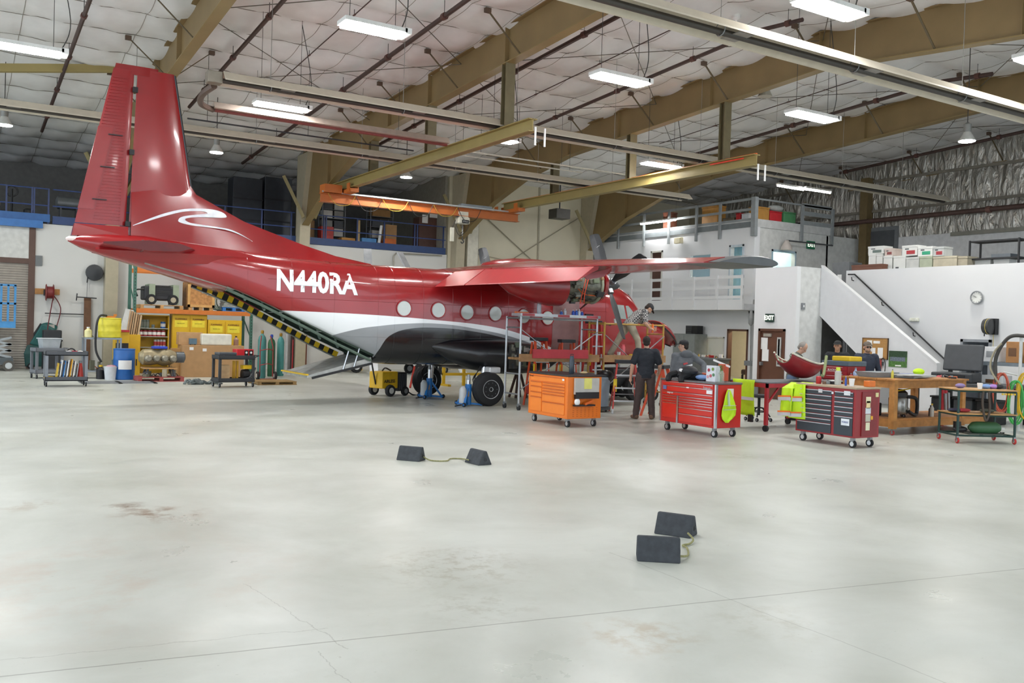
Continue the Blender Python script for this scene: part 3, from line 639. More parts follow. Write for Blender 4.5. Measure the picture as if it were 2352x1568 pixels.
MB(AO).prism([(finx(HGa, HGb, 3.6), CL-.1, 3.6), (finx(TEa, TEb, 3.6), CL-.03, 3.6), (finx(TEa, TEb, 3.36), CL-.05, 3.36), (finx(HGa, HGb, 3.36), CL-.16, 3.4)], (0, .2, 0)).build('tail_fairing', AR, AIR)
for z in (6.35, 5.1, 3.66): MB(AO).cb((finx(HGa, HGb, z)-.01, CL-.03, z), (.09, .12, .1)).build('hinge', BLACK, RUD)
MB(AO).ell((2.0, CL, 3.29), (.2, .09, .07)).build('tail_light', M('#f1d9d4', .3), AIR, smooth=True)
# stub of the tailplane (outer panels taken off) and its root fairings
for sd in (-1, 1):
    y0 = CL+sd*.3; sw = .7
    s = []
    for u in (0, 1):
        y = y0+sd*sw*u; xt, xl, z = 2.35+.0*u, 4.25-.28*u, 3.17+.02*u
        s.append([(xl, y, z), (xl-.25, y, z+.08), (xl-.8, y, z+.1), (xt, y, z+.015), (xt, y, z-.015), (xl-.8, y, z-.1), (xl-.25, y, z-.08)])
    sb = MB(AO).loft(s).build('tailplane_stub', AR, AIR, smooth=False)
    MB(AO).loft([[(q[0]-.02*(1 if q[0] > 3 else -1), q[1]+sd*.004, q[2]) for q in s[1]], [(q[0], q[1]+sd*.01, q[2]) for q in s[1]]]).build('end_rib', M('#5c181a', .5, var=.2), sb)
    MB(AO).bar((3.1, y0, 3.18-.0), (3.05, y0+sd*sw, 3.19), .03, .2).build('elevator_hinge_line', M('#6a3a36', .5), sb)
    MB(AO).loft([[(x, CL+sd*(.22+w), 3.1+hh), (x, CL+sd*(.25+w*1.1), 3.1), (x, CL+sd*(.22+w), 3.1-hh), (x, CL+sd*.2, 3.1)] for x, w, hh in ((2.3, .05, .04), (3.0, .28, .16), (4.0, .46, .2), (4.6, .46, .16), (5.4, .5, .03))]).build('tailplane_fairing', AR, AIR, smooth=True)
# ---- swoosh on the fin and registration, laid on the skin
BV2 = [FBV]
for ob in (DOR, FIN): BV2.append(BVHTree.FromPolygons([Vector(p.co)+AO for p in ob.data.vertices], [list(p.vertices) for p in ob.data.polygons]))
def skin_y(x, z, d=.006):
    best = None
    for b in BV2:
        h = b.ray_cast(Vector((x, 5, z)), Vector((0, 1, 0)))
        if h[0] is not None and (best is None or h[0].y < best): best = h[0].y
    return (best if best is not None else CL-.1)-d
up_ = [(305, 517), (340, 503), (380, 489), (420, 480), (455, 478), (490, 480), (512, 486), (522, 494), (519, 499), (490, 499), (455, 497), (432, 499), (425, 504), (432, 510), (460, 515), (500, 521), (530, 527), (555, 538), (580, 554)]
lo_ = [(306, 518), (342, 507), (382, 495), (420, 486), (450, 484), (470, 485), (478, 489), (470, 491), (445, 493), (420, 497), (411, 503), (413, 510), (440, 517), (480, 522), (515, 527), (540, 534), (560, 543), (575, 551), (580, 555)]
def smooth2(pts, n=6): return [(v.x, v.y) for v in bez([(p[0], p[1], 0) for p in pts], n)]
U, Lw = smooth2(up_), smooth2(lo_); sm = MB(AO); vs = []
for a, c in zip(U, Lw):
    for q in (a, c):
        p = ony(q[0], q[1], CL-.14); vs.append((p.x, skin_y(p.x, p.z), p.z))
sm.add(vs, [(2*i, 2*i+1, 2*i+3, 2*i+2) for i in range(len(U)-1)]).build('tail_swoosh', M('#e9edf2', .3), FIN, label='white river-like swoosh')
tm = text_mesh('N440RA', .62, .022, 0.0)
pL, pR = ony(640, 648, CL-1.1), ony(822, 655, CL-1.1)
xsv = [v.co.x for v in tm.vertices]; w0 = (pR.x-pL.x)/(max(xsv)-min(xsv)); xm = (max(xsv)+min(xsv))/2
bm = bmesh.new(); bm.from_mesh(tm); bmesh.ops.triangulate(bm, faces=bm.faces); bmesh.ops.subdivide_edges(bm, edges=[e for e in bm.edges if e.calc_length() > .15], cuts=1, use_grid_fill=True); bm.to_mesh(tm); bm.free()
zc_ = (ony(660, 646, CL-1.1).z+ony(805, 655, CL-1.1).z)/2
for v in tm.vertices:
    x = (pL.x+pR.x)/2+(v.co.x-xm)*w0; z = zc_+v.co.y*.98-(x-(pL.x+pR.x)/2)*.012
    v.co = Vector((x, skin_y(x, z, .008), z))-AO
ro = bpy.data.objects.new('registration_letters', tm); COL.objects.link(ro); ro.parent = FUS; tm.materials.clear(); tm.materials.append(M('#f0f2f4', .35)); ro['label'] = 'white registration N440RA'
# ---- wing
def wing_sec(y, xl, xt, z, tc, n=12):
    c = xl-xt; out = []
    def t(u): return tc*c*5*(.2969*math.sqrt(u)-.126*u-.3516*u*u+.2843*u**3-.1036*u**4)
    def cam_(u): return .03*c*(1-(2*u-.8)**2 if False else 4*u*(1-u))
    us = [(1-math.cos(math.pi*i/n))/2 for i in range(n+1)]
    inc = .035
    for u in us: out.append((xl-u*c, y, z+cam_(u)+t(u)-(u-.3)*c*inc))
    for u in reversed(us[1:]): out.append((xl-u*c, y, z+cam_(u)-t(u)-(u-.3)*c*inc-.001))
    return out
def wpar(a):                                                # a: distance from centre line -> leading, trailing, height, thickness
    if a < 2.6: return 12.0, 9.85, 3.12, .165
    u = (a-2.6)/(9.5-2.6); return 12.0-.82*u, 9.85+.22*u, 3.12-.16*u, .165-.04*u
for sd in (-1, 1):
    s = [wing_sec(CL+sd*a, *wpar(a)) for a in (0.0, 1.1, 2.6, 4.0, 5.5, 7.0, 8.4)]
    WG = MB(AO).loft(s).build('wing', AR, AIR, smooth=True)
    # aileron
    al = MB(AO); s2 = []
    for a in (6.35, 8.0, 9.3):
        xl, xt, z, tc = wpar(a); s2.append([(xt+.08, CL+sd*a, z-.05), (xt+.08, CL+sd*a, z+.05), (xt-.36, CL+sd*a, z-.055), (xt-.36, CL+sd*a, z-.07)])
    # outboard trailing part is fixed to the section; the aileron continues it
    AL = al.loft(s2).build('aileron', ARD, WG, smooth=True)
    tp = [wing_sec(CL+sd*a, wpar(a)[0]-d0, wpar(a)[1]-.34+d1, wpar(a)[2]-.02, t_) for a, d0, d1, t_ in ((8.4, 0, .34, .135), (9.0, .0, .12, .13), (9.4, .02, .05, .13), (9.5, .06, .1, .10))]
    MB(AO).loft(tp).build('wing_tip', M('#4b4e50', .45), WG, smooth=True)
    # drooped slotted flaps, two panels, with the narrow vane ahead of each
    for a0, a1 in ((1.2, 2.55), (2.6, 6.3)):
        def fp(a, dx, dz): xl, xt, z, tc = wpar(a); k = 1 if a < 2.6 else 1-.25*(a-2.6)/3.7; return (xt+dx*k, CL+sd*a, z-.075+dz*k)
        FL = MB(AO).loft([[fp(a, .02, .03), fp(a, -.12, .02), fp(a, -.60, -.33), fp(a, -.61, -.35), fp(a, -.2, -.14), fp(a, .0, -.05)] for a in (a0, (a0+a1)/2, a1)]).build('flap', M('#b3363a', .35, var=.06, coat=.3), WG)  # flap red lightened in the colour for the light it catches
        MB(AO).loft([[fp(a, .16, .075), fp(a, .05, .065), fp(a, .035, .04), fp(a, .12, .02)] for a in (a0, a1)]).build('flap_vane', AR, FL)
    for a in (1.25, 2.58, 4.4, 6.2):
        p = fp(a, .1, -.02); MB(AO).prism([fp(a, .5, .02), fp(a, -.35, -.2), fp(a, -.2, -.3), fp(a, .3, -.2)], (0, .03, 0)).build('flap_track', ARD, WG)
MB(AO).ell((12.55, CL, 3.3), (1.5, .7, .3), 16, 8).build('wing_root_fairing', AR, AIR, smooth=True)
# ---- engines and propellers
HUB = onx(1400, 655, 13.05); EOFF = CL-HUB.y
for sd in (-1, 1):
    ey = CL+sd*EOFF; ez_ = HUB.z
    EN = MB(AO).loft([[(x, ey+r*math.cos(2*math.pi*i/20), zc_2+rv*math.sin(2*math.pi*i/20)) for i in range(20)] for x, r, rv, zc_2 in ((9.9, .05, .06, 2.9), (10.3, .22, .25, 2.82), (10.8, .36, .37, 2.78), (11.3, .42, .42, 2.76), (11.62, .43, .43, 2.77))]).build('engine_nacelle', ARD, AIR, smooth=True)
    core = MB(AO).lathe((11.6, ey, ez_-.03), [(.40, 0), (.36, .1), (.33, .35), (.36, .5), (.30, .6), (.34, .75), (.38, .9), (.36, 1.02), (.2, 1.1)], 18, 'X').build('engine_core', GUT, EN, smooth=True)
    rnd = random.Random(3)
    for k in range(46):
        a = rnd.uniform(0, 6.28); x = 11.65+rnd.random()*.95; r = .36+.06*rnd.random()
        MB(AO).cb((x, ey+r*math.cos(a), ez_-.03+r*math.sin(a)), (.05+.14*rnd.random(), .05+.05*rnd.random(), .05+.08*rnd.random()), rx=a).build('accessory', rnd.choice((GUT, DKSTEEL, BARE, M('#8a6b4a', .5, .3), M('#6f7a63', .5, .2))), core)
    for k in range(9):
        a = rnd.uniform(3.2, 6.2); MB(AO).tube(bez([(11.65+rnd.random()*.3, ey+.4*math.cos(a), ez_+.38*math.sin(a)), (12.1, ey+.43*math.cos(a+.3), ez_+.42*math.sin(a+.3)), (12.5+.2*rnd.random(), ey+.38*math.cos(a+.5), ez_+.36*math.sin(a+.5))], 4), .012, 5).build('hose', rnd.choice((M('#c0561f', .5), BARE, BLACK)), core)
    MB(AO).torus((12.55, ey, ez_-.03), .4, .035, 'X', 24, 8).build('front_ring', M('#9da08a', .4, .4), core, smooth=True)
    MB(AO).lathe((12.62, ey, ez_), [(.43, 0), (.40, .1), (.30, .2), (.2, .26), (.12, .27)], 20, 'X').build('intake_ring', AR, EN, smooth=True)
    PR = MB(AO).lathe((12.85, ey, ez_), [(.1, 0), (.12, .05), (.14, .2), (.12, .3), (.08, .42), (.02, .5)], 14, 'X').build('propeller', M('#4b4e50', .35, .6), AIR, smooth=True)
    for k in range(4):
        a = math.radians(63+90*k)*(1 if sd < 0 else 1); d = Vector((0, math.cos(a), math.sin(a))); n_ = Vector((0, -math.sin(a), math.cos(a))); ax = Vector((1, 0, 0)); o_ = Vector((13.02, ey, ez_)); ss = []
        for r, w, tw in ((.1, .05, 1.3), (.3, .08, 1.3), (.5, .135, 1.25), (.9, .15, 1.15), (1.2, .14, 1.08), (1.36, .12, 1.05), (1.39, .08, 1.05)):
            cdir = n_*math.cos(tw)+ax*math.sin(tw); tdir = ax*math.cos(tw)-n_*math.sin(tw); th = .028 if r > .4 else .05
            ss.append([o_+d*r+cdir*w, o_+d*r+tdir*th*.5, o_+d*r-cdir*w, o_+d*r-tdir*th*.5])
        bl = MB(AO).loft(ss).build('blade', M('#232629', .45), PR)
        MB(AO).cyl(o_+d*.08, o_+d*.22, .075, n=10).build('blade_root', STEEL, bl)
        cdir = n_*math.cos(1.12)+ax*math.sin(1.12); tdir = ax*math.cos(1.12)-n_*math.sin(1.12)
        MB(AO).bar(o_+d*1.02-cdir*.03-tdir*.02, o_+d*1.06+cdir*.05-tdir*.02, .012, .004).build('blade_mark', WHT, bl)
# red strap hanging from the near engine
for a in (0, .07): MB(AO).tube(bez([(12.05+a, HUB.y-.43, HUB.z+.1), (11.9+a, HUB.y-.5, HUB.z-.25), (11.85+a*1.5, HUB.y-.5, HUB.z-.48)], 5), .012, 5).build('warning_streamer', M('#cf4a2a', .6), AIR)
# ---- propeller guard panel on the fuselage side
def skin_panel(name, x0, x1, z0, z1, mat, d=.008, nx_=6, nz_2=8, parent=None):
    vs = []; fs = []
    for j in range(nz_2+1):
        for i in range(nx_+1):
            x = x0+(x1-x0)*i/nx_; z = z0+(z1-z0)*j/nz_2; vs.append((x, skin_y(x, z, d), z))
    for j in range(nz_2):
        for i in range(nx_): fs.append((j*(nx_+1)+i, j*(nx_+1)+i+1, (j+1)*(nx_+1)+i+1, (j+1)*(nx_+1)+i))
    return MB(AO).add(vs, fs).build(name, mat, parent or FUS, smooth=True)
a, c = ony(1270, 700, CL-1.12), ony(1331, 700, CL-1.12)
skin_panel('propeller_guard_panel', a.x, c.x, 1.05, 2.75, M('#8a6a68', .3, .35, var=.2, scale=4))
# cockpit glazing and crew doorway, its dark inside painted on
def skin_poly(name, pts, mat, d=.01, Yp=CL-1.05):
    P = []
    for q in pts:
        p = ony(q[0], q[1], Yp)
        for _ in range(4):
            yy = skin_y(p.x, p.z, d); p = ony(q[0], q[1], yy)
        P.append((p.x, p.y, p.z))
    return MB(AO).prism(P, (0, .006, 0)).build(name, mat, FUS)
GL = M('#8f9a97', .1, var=.15, coat=.5)
for pts in (((1411, 699), (1433, 701), (1439, 733), (1420, 731)), ((1437, 702), (1443, 702), (1459, 722), (1458, 735), (1443, 734))):
    w = skin_poly('cockpit_window', pts, GL); cxm = sum(p[0] for p in pts)/len(pts); cym = sum(p[1] for p in pts)/len(pts)
for pts in (((1367, 738), (1404, 742), (1404, 826), (1367, 822)),): skin_poly('crew_doorway_dark', pts, BLACK, .012)  # black sheet on the skin stands for the shade inside the doorway
for h in (.35, .75): pass
for sd in (1, -1):                                          # windshield halves wrapped over the nose brow
    vs = []
    for x, z in ((15.3, 2.80), (15.62, 2.48)):
        hw, zb, zt, n = interp(FT, x); vs += [(x+.02, CL+sd*.08, interp(FT, x)[2]-.02 if False else zt+.012), (x+.02, CL+sd*hw*.62, zt-.03)]
    MB(AO).add(vs, [(0, 1, 3, 2)]).build('windshield', GL, FUS)
# open nose: bulkhead, avionics and the hinged cap
MB(AO).lathe((16.6, CL, 1.54), [(.001, 0), (.45, 0), (.45, .03), (.001, .03)], 18, 'X').build('nose_bulkhead', M('#8b8f86', .5, .2), AIR)
for k in range(5): MB(AO).cb((16.72, CL-.3+.15*k, 1.4+.1*(k % 2)), (.2, .12, .25)).build('avionics_box', random.choice((BLACK, DKGREY, GREY)), AIR)
ns = []
for k in range(9):
    u = k/8; x = 16.66+.84*u; tz = 2.14-.06*u-.62*u**3; w = .52*math.sqrt(max(.02, 1-.97*u*u)); rz_n = min(tz-.03, 1.98-.55*u)
    ns.append([(x, CL+w*math.cos(math.pi*i/12), rz_n+(tz-rz_n)*math.sin(math.pi*i/12)) for i in range(13)])
nv = [p for r in ns for p in r]
NC = MB(AO).add(nv, [(j*13+i, j*13+i+1, (j+1)*13+i+1, (j+1)*13+i) for j in range(8) for i in range(12)]).build('nose_cap', AR, AIR, smooth=True); so = NC.modifiers.new('skin', 'SOLIDIFY'); so.thickness = .03; so.offset = 0
for i in (0, 12): MB(AO).tube([r[i] for r in ns], .022, 6).build('cap_rim', BLACK, NC)
# ---- landing gear
for sd in (-1, 1):
    yy = CL+sd*1.3
    ss = []
    for x, w, h, zz in ((9.25, .03, .04, 1.34), (9.7, .24, .24, 1.26), (10.25, .43, .36, 1.18), (10.9, .5, .42, 1.14), (11.5, .5, .42, 1.12), (12.0, .38, .36, 1.1), (12.5, .15, .2, 1.05), (12.8, .02, .04, 1.02)):
        ss.append([(x, CL+sd*(1.05+w*math.cos(2*math.pi*i/16)*1.0), zz+h*math.copysign(abs(math.sin(2*math.pi*i/16))**.8, math.sin(2*math.pi*i/16))) for i in range(16)])
    SP = MB(AO).loft(ss).build('gear_fairing', ABLK, AIR, smooth=True)
    wy = 17.87 if sd < 0 else 21.03
    # machinery laid bare at the front of the fairing
    rnd = random.Random(5)
    px0, px1, pz0, pz1 = 11.05, 11.75, .86, 1.42
    MB(AO).box(px0, px1, CL+sd*1.545-.01, CL+sd*1.545+.01, pz0, pz1).build('open_bay', M('#3a3834', .6), SP)
    for k in range(30):
        MB(AO).cb((rnd.uniform(px0, px1), CL+sd*(1.56+.03*rnd.random()), rnd.uniform(pz0, pz1)), (.04+.1*rnd.random(), .05, .03+.1*rnd.random())).build('hydraulic_part', rnd.choice((BARE, DKSTEEL, GUT, M('#5f6a58', .5, .3))), SP)
    MB(AO).torus(((px0+px1)/2+.1, CL+sd*1.58, 1.05), .13, .02, 'Y', 16, 6).build('pressure_coil', GUT, SP)
    TY = MB(AO).lathe((10.48, wy-.15, .392), [(.22, 0), (.30, .0), (.36, .03), (.388, .09), (.39, .15), (.388, .21), (.36, .27), (.30, .30), (.22, .30)], 36, 'Y').build('main_wheel_tyre', RUBBER, AIR, smooth=True)
    for g in (.09, .13, .17, .21): MB(AO).torus((10.48, wy-.15+g, .392), .386, .008, 'Y', 36, 5).build('tyre_rib', M('#26272a', .7), TY, smooth=True)
    HB = MB(AO).lathe((10.48, wy-.155, .392), [(.001, .03), (.05, .0), (.06, .03), (.12, .05), (.17, .02), (.215, .0), (.222, .03), (.222, .28), (.2, .31), (.001, .31)], 28, 'Y').build('wheel_hub', M('#c3c6c8', .35, .3), TY, smooth=True)
    for k in range(9):
        aa = 2*math.pi*k/9; MB(AO).cyl((10.48+.15*math.cos(aa), wy-.165, .392+.15*math.sin(aa)), (10.48+.15*math.cos(aa), wy-.11, .392+.15*math.sin(aa)), .014, n=6).build('hub_bolt', DKGREY, HB)
    MB(AO).cyl((10.48, wy, .39), (10.48, CL+sd*1.3, .42), .05, n=10).build('axle', BARE, TY)
    MB(AO).cyl((10.48, wy-sd*.22, .35), (10.5, wy-sd*.25, 1.0), .06, n=12).build('oleo_strut', CHROME, AIR, smooth=True)
    MB(AO).cb((10.62, wy-sd*.05, .83), (.3, .25, .14)).build('gear_lug', M('#c8cacc', .4, .3), AIR, bevel=.03)
    for k in range(3): MB(AO).tube(bez([(10.4+.05*k, wy-sd*.2, .95), (10.25-.03*k, wy-sd*.22, .6), (10.42, wy-sd*.2, .35)], 5), .01, 5).build('brake_hose', BLACK, AIR)
for sd in (-1, 1):
    T2 = MB(AO).lathe((15.6, CL+sd*.14-.08, .3), [(.14, 0), (.22, .0), (.28, .04), (.295, .08), (.28, .12), (.22, .16), (.14, .16)], 28, 'Y').build('nose_wheel_tyre', RUBBER, AIR, smooth=True)
    MB(AO).lathe((15.6, CL+sd*.14-.085, .3), [(.001, .02), (.1, .0), (.145, .02), (.145, .15), (.001, .16)], 20, 'Y').build('wheel_hub', M('#c3c6c8', .35, .3), T2, smooth=True)
MB(AO).cyl((15.6, CL, .3), (15.5, CL, 1.0), .06, n=12).build('nose_strut', BARE, AIR, smooth=True)
MB(AO).cyl((15.6, CL-.2, .3), (15.6, CL+.2, .3), .03, n=8).build('nose_axle', BARE, AIR)
# ================================================================ UNDER THE ROOF
LAMP = M('#ffffff', .4, var=0, emit=LAMP_E); LAMPW = M('#fff6e6', .4, var=0, emit=LAMP_E*1.3); TRIMW = M('#d9d9d6', .5)
CABLE = M('#3a3836', .6)
def high_bay(pl, pr, where, z=6.8):
    a, c = fl(*pl, z), fl(*pr, z); y = (a.y+c.y)/2; L = c.x-a.x; m = Vector(((a.x+c.x)/2, y, z))
    t = thing('linear_high_bay', 'glowing white linear high bay light ' + where, 'light', m, 0, 'linear high bay lights')
    MB().box(-L/2-.04, L/2+.04, -.2, .2, .02, .09).build('housing', TRIMW, t)
    for s in (-1, 1): MB().box(-L/2, L/2, s*.1-.085, s*.1+.085, -.02, .02).build('lamp_strip', LAMP, t)
    MB().box(L/2, L/2+.12, -.2, .2, 0, .1).build('end_cap', WHT, t)
    for s in (-1, 1): MB().cyl((s*L*.4, 0, .09), (s*L*.4, 0, roofz(y)-z+.03), .006, n=5).build('hanger_wire', CABLE, t)
    MB().tube(bez([(L*.5, 0, .09), (L*.62, 0, .7), (L*.4, 0, roofz(y)-z-.1)], 6), .01, 5).build('supply_cord', CABLE, t)
for a, c, w in (((-40, 98), (140, 127), 'behind the tail fin, hung beside the first rafter'), ((785, 58), (925, 80), 'hung between the tail fin and the first rafter'), ((588, 237), (700, 255), 'hung below the tube heater with the burner'),
                ((1365, 174), (1480, 194), 'hung clear between the first two rafters'), ((1825, 8), (1978, 34), 'hung highest above the stair side'), ((1815, 260), (1913, 278), 'hung above the office corner beside the third rafter'),
                ((1130, 319), (1178, 329), 'half hidden by the crane runway with white straps'), ((1482, 374), (1553, 386), 'hung right behind the orange-topped runway beam'), ((2335, 136), (2440, 152), 'hung by the outer wall, cut by the tube heater')): high_bay(a, c, w)
high_bay((860, -420), (1060, -390), 'hung over the open floor'); high_bay((100, -250), (290, -225), 'hung over the open floor behind the tail')
def round_bay(p, where, z=6.8):
    m = fl(*p, z)
    t = thing('round_high_bay', 'round dome high bay lamp ' + where, 'light', m, 0, 'round high bay lamps')
    MB().lathe((0, 0, 0), [(.2, 0), (.19, .03), (.12, .16), (.09, .22), (.02, .23)], 18).build('shade', M('#c9c9c4', .35, .2), t, smooth=True)
    MB().lathe((0, 0, -.012), [(.001, 0), (.19, 0), (.19, .012), (.001, .012)], 18).build('lens', M('#fffdf6', .4, var=0, emit=LAMP_E*4.5), t)
    MB().lathe((0, 0, .22), [(.08, 0), (.09, .05), (.09, .2), (.03, .24)], 12).build('ballast', M('#8a8a86', .5, .4), t, smooth=True)
    MB().cyl((0, 0, .45), (0, 0, roofz(m.y)-z+.03), .012, n=6).build('hanger_rod', CABLE, t)
for p, w in (((10, 287), 'behind the tail fin'), ((497, 350), 'over the dorsal fin'), ((933, 407), 'above the orange bridge crane'), ((2221, 324), 'in front of the foil wall')): round_bay(p, w)
def strip_light(pl, pr, z, where, ax='x', n=1):
    a, c = fl(*pl, z), fl(*pr, z); m = (a+c)/2
    t = thing('strip_light', 'fluorescent strip light ' + where, 'light', m)
    MB(m).bar(a+Vector((0, 0, .06)), c+Vector((0, 0, .06)), .13, .06).build('batten', TRIMW, t)
    MB(m).cyl(a, c, .028, n=8).build('tube', LAMP, t)
    for q in (a, c): MB(m).cyl(q+Vector((0, 0, .08)), (q.x, q.y, 7.2), .004, n=4).build('chain', CABLE, t)
strip_light((1786, 426), (1845, 436), 6.75, 'above the storage deck, one of a pair'); strip_light((1848, 434), (1907, 443), 6.75, 'above the storage deck, nearer the foil wall')
strip_light((1472, 515), (1552, 505), onx(1512, 510, 24.6).z, 'below the storage deck rail over the balcony')
# ---- radiant tube heaters
HC = M('#cfc6b4', .45, .2, var=.06); HD = M('#4b4742', .5, .3)
def heater(x0, x1, y, z, label, burner=False):
    t = thing('tube_heater', label, 'heater', ((x0+x1)/2, y, z), 0, 'radiant tube heaters'); o = ((x0+x1)/2, y, z)
    prof = [(-.30, -.06), (-.29, -.03), (-.12, .14), (.12, .14), (.29, -.03), (.30, -.06), (.275, -.045), (.11, .125), (-.11, .125), (-.275, -.045)]
    MB(o).loft([[(x, y+a, z+c) for a, c in prof] for x in (x0, x1)]).build('reflector', HC, t)
    MB(o).cyl((x0, y, z-.02), (x1, y, z-.02), .05, n=10).build('radiant_tube', HD, t, smooth=True)
    x = x0+1
    while x < x1:
        h = MB(o).cyl((x, y, z+.13), (x, y, roofz(y)-.05), .007, n=4).build('hanger_chain', M('#8c8a84', .5, .4), t); MB(o).torus((x, y, z+.02), .1, .01, 'X', 12, 4).build('hanger_loop', STEEL, h)
        MB(o).box(x+.2, x+.5, y-.2, y+.2, z-.03, z-.022).build('tube_clamp', M('#9d9a94', .4, .4), t); x += 3.05
    if burner: MB(o).box(x0-.3, x0, y-.1, y+.16, z-.1, z+.14).build('burner_box', M('#8d8578', .45, .3), t, bevel=.02)
    return t
heater(5.5, 19.5, 9.8, 6.3, 'cream tube heater hung nearest to the camera side')
heater(4.55, 29.3, 18.86, 6.7, 'cream tube heater with a burner box, crossing under the runway end', True)
heater(-3.3, 22.5, 24.5, 6.7, 'cream tube heater crossing behind the fin and over the orange crane')
o = thing('heater_return', 'cream return leg of the tube heater beside its burner end', 'heater', (7.6, 21.3, 6.65))
MB((7.6, 21.3, 6.65)).loft([[(x, 21.3+a, 6.65+c) for a, c in ((-.19, -.02), (-.1, .13), (.1, .13), (.19, -.02))] for x in (4.95, 11.0)]).build('reflector', M('#b9a99c', .45, .2), o)
MB((7.6, 21.3, 6.65)).cyl((4.95, 21.3, 6.62), (11.0, 21.3, 6.62), .05, n=8).build('radiant_tube', M('#8a4b46', .5, .3), o)
MB((7.6, 21.3, 6.65)).tube(bez([(4.95, 21.3, 6.62), (4.6, 20.9, 6.62), (4.45, 20.1, 6.64), (4.5, 19.3, 6.66)], 6), .07, 8).build('return_bend', M('#6d5a50', .4, .5), o)
# ---- crane runways, bridge crane and hoist
RB = M('#9c8c56', .5, var=.08, scale=2)
def ibeam(mb, p, q, w, h):                                  # I section, web upright
    p, q = Vector(p), Vector(q); d = (q-p).normalized(); s = Vector((0, 0, 1)).cross(d).normalized(); u = Vector((0, 0, 1))
    for a, b_ in (((-.5, .5), (.5-.07, .5)), ((-.5, .5), (-.5, -.5+.07)), ((-.04, .04), (-.5, .5))):
        mb.add([e+s*(w*i)+u*(h*j) for e in (p, q) for i, j in ((a[0], b_[0]), (a[1], b_[0]), (a[1], b_[1]), (a[0], b_[1]))], [(3, 2, 1, 0), (4, 5, 6, 7), (0, 1, 5, 4), (1, 2, 6, 5), (2, 3, 7, 6), (3, 0, 4, 7)])
    return mb
def fbot(y):
    bot = [(33.1, 5.4), (32.3, 5.75), (30.4, 6.65), (28, 7.35), (25.3, 7.78), (20, 8.05), (RIDGE_Y, 8.32), (9.9, 7.86)]
    return [z0+(z1-z0)*(y-y0)/(y1-y0) for (y0, z0), (y1, z1) in zip(bot, bot[1:]) if y1 <= y <= y0][0]
def runway(X, y0, y1, zm, posts, label, orange):
    t = thing('crane_runway_beam', label, 'beam', (X, y0, zm-.15)); o = (X, y0, zm-.15)
    B = ibeam(MB(o), (X, y0, zm), (X, y1, zm), .24, .3).build('runway_beam', RB, t)
    for y in posts:
        P = MB(o); zt_p = fbot(y)
        P.box(X-.13, X+.13, y-.1, y-.08, zm+.15, zt_p).box(X-.13, X+.13, y+.08, y+.1, zm+.15, zt_p).box(X-.01, X+.01, y-.08, y+.08, zm+.15, zt_p); P.build('hanger_post', M('#6e6448', .55), t)
    if orange: MB(o).box(X-.05, X+.02, y0, y1, zm+.152, zm+.18).build('conductor_bar', M('#d0632c', .5), t); MB(o).box(X-.128, X-.122, y0+.35, y0+1.6, zm+.06, zm+.1).build('red_marking', M('#e0452c', .5), t)
runway(11.16, 17.35, 31.2, 6.47, (18.5, 22.6, 26.6), 'tan steel crane runway beam hung under the first rafter, straps at its end', False)
runway(17.83, 16.8, 29.6, 6.42, (18.0, 22.0, 26.2), 'tan steel crane runway beam with an orange conductor strip along its top', True)
CO = Vector((14.2, 29.0, 5.9)); OR2 = M('#b8662a', .5, var=.12, scale=2)
cr = thing('bridge_crane', 'orange overhead bridge crane spanning the two runway beams', 'crane', CO)
BRG = ibeam(MB(CO), (10.3, 29, 5.99), (18.1, 29, 5.99), .26, .3).build('bridge_girder', OR2, cr)
MB(CO).box(10.3, 18.1, 28.8, 28.84, 6.15, 6.2).build('festoon_track', M('#b9bcbd', .4, .5), cr)
for X, zz in ((11.16, 6.16), (17.7, 6.14)):
    e = MB(CO).box(X-.14, X+.14, 28.1, 29.9, zz, zz+.12).build('end_truck', OR2, cr)
    for y in (28.3, 29.7):
        for s in (-1, 1): MB(CO).box(X+s*.15-.012, X+s*.15+.012, y-.12, y+.12, zz+.02, zz+.3).build('truck_plate', OR2, e)
MB(CO).box(10.35, 10.95, 28.7, 29.2, 6.15, 6.42).build('drive_housing', OR2, cr); MB(CO).box(15.6, 16.9, 28.9, 29.15, 6.15, 6.3).build('control_box', M('#8d9599', .5, .3), cr)
for k in range(6):
    x0 = 10.5+k*.98+ (.0); x1 = x0+.98; dp_ = .38+.1*(k % 2)
    MB(CO).tube(bez([(x0, 28.82, 6.14), (x0+.25, 28.82, 6.14-dp_*.85), (x0+.5, 28.82, 6.14-dp_), (x1-.2, 28.82, 6.14-dp_*.8), (x1, 28.82, 6.14)], 5), .012, 5).build('festoon_cable', BLACK if k % 2 else M('#a9892c', .6), cr)
hp = ony(1063, 507, 29)
HO = thing('chain_hoist', 'off-white electric chain hoist hanging from the orange bridge crane', 'hoist', hp)
MB().box(-.25, .22, -.16, .16, -.12, .12).build('hoist_body', M('#c9c6b6', .45), HO, bevel=.04)
MB().box(-.12, .16, -.175, -.16, -.1, .02).build('name_plate', BLACK, HO); lettering('plate_letters', '3 TON', .07, (.02, -.18, -.04), mat=WHT, parent=HO)
for x in (-.15, .1): MB().lathe((x, -.1, .17), [(.08, 0), (.08, .2)], 14, 'Y').build('trolley_wheel', STEEL, HO)
MB().box(-.2, .16, -.12, .12, .1, .32).build('trolley_frame', M('#c9c6b6', .45), HO)
for k in range(9): MB().torus((.0, 0, -.17-.045*k), .022, .008, 'Y' if k % 2 else 'X', 10, 4).build('chain_link', STEEL, HO)
MB().tube(bez([(0, 0, -.58), (0, 0, -.68), (.06, 0, -.75), (.0, 0, -.82), (-.06, 0, -.76)], 5), .02, 6).build('hook', DKSTEEL, HO)
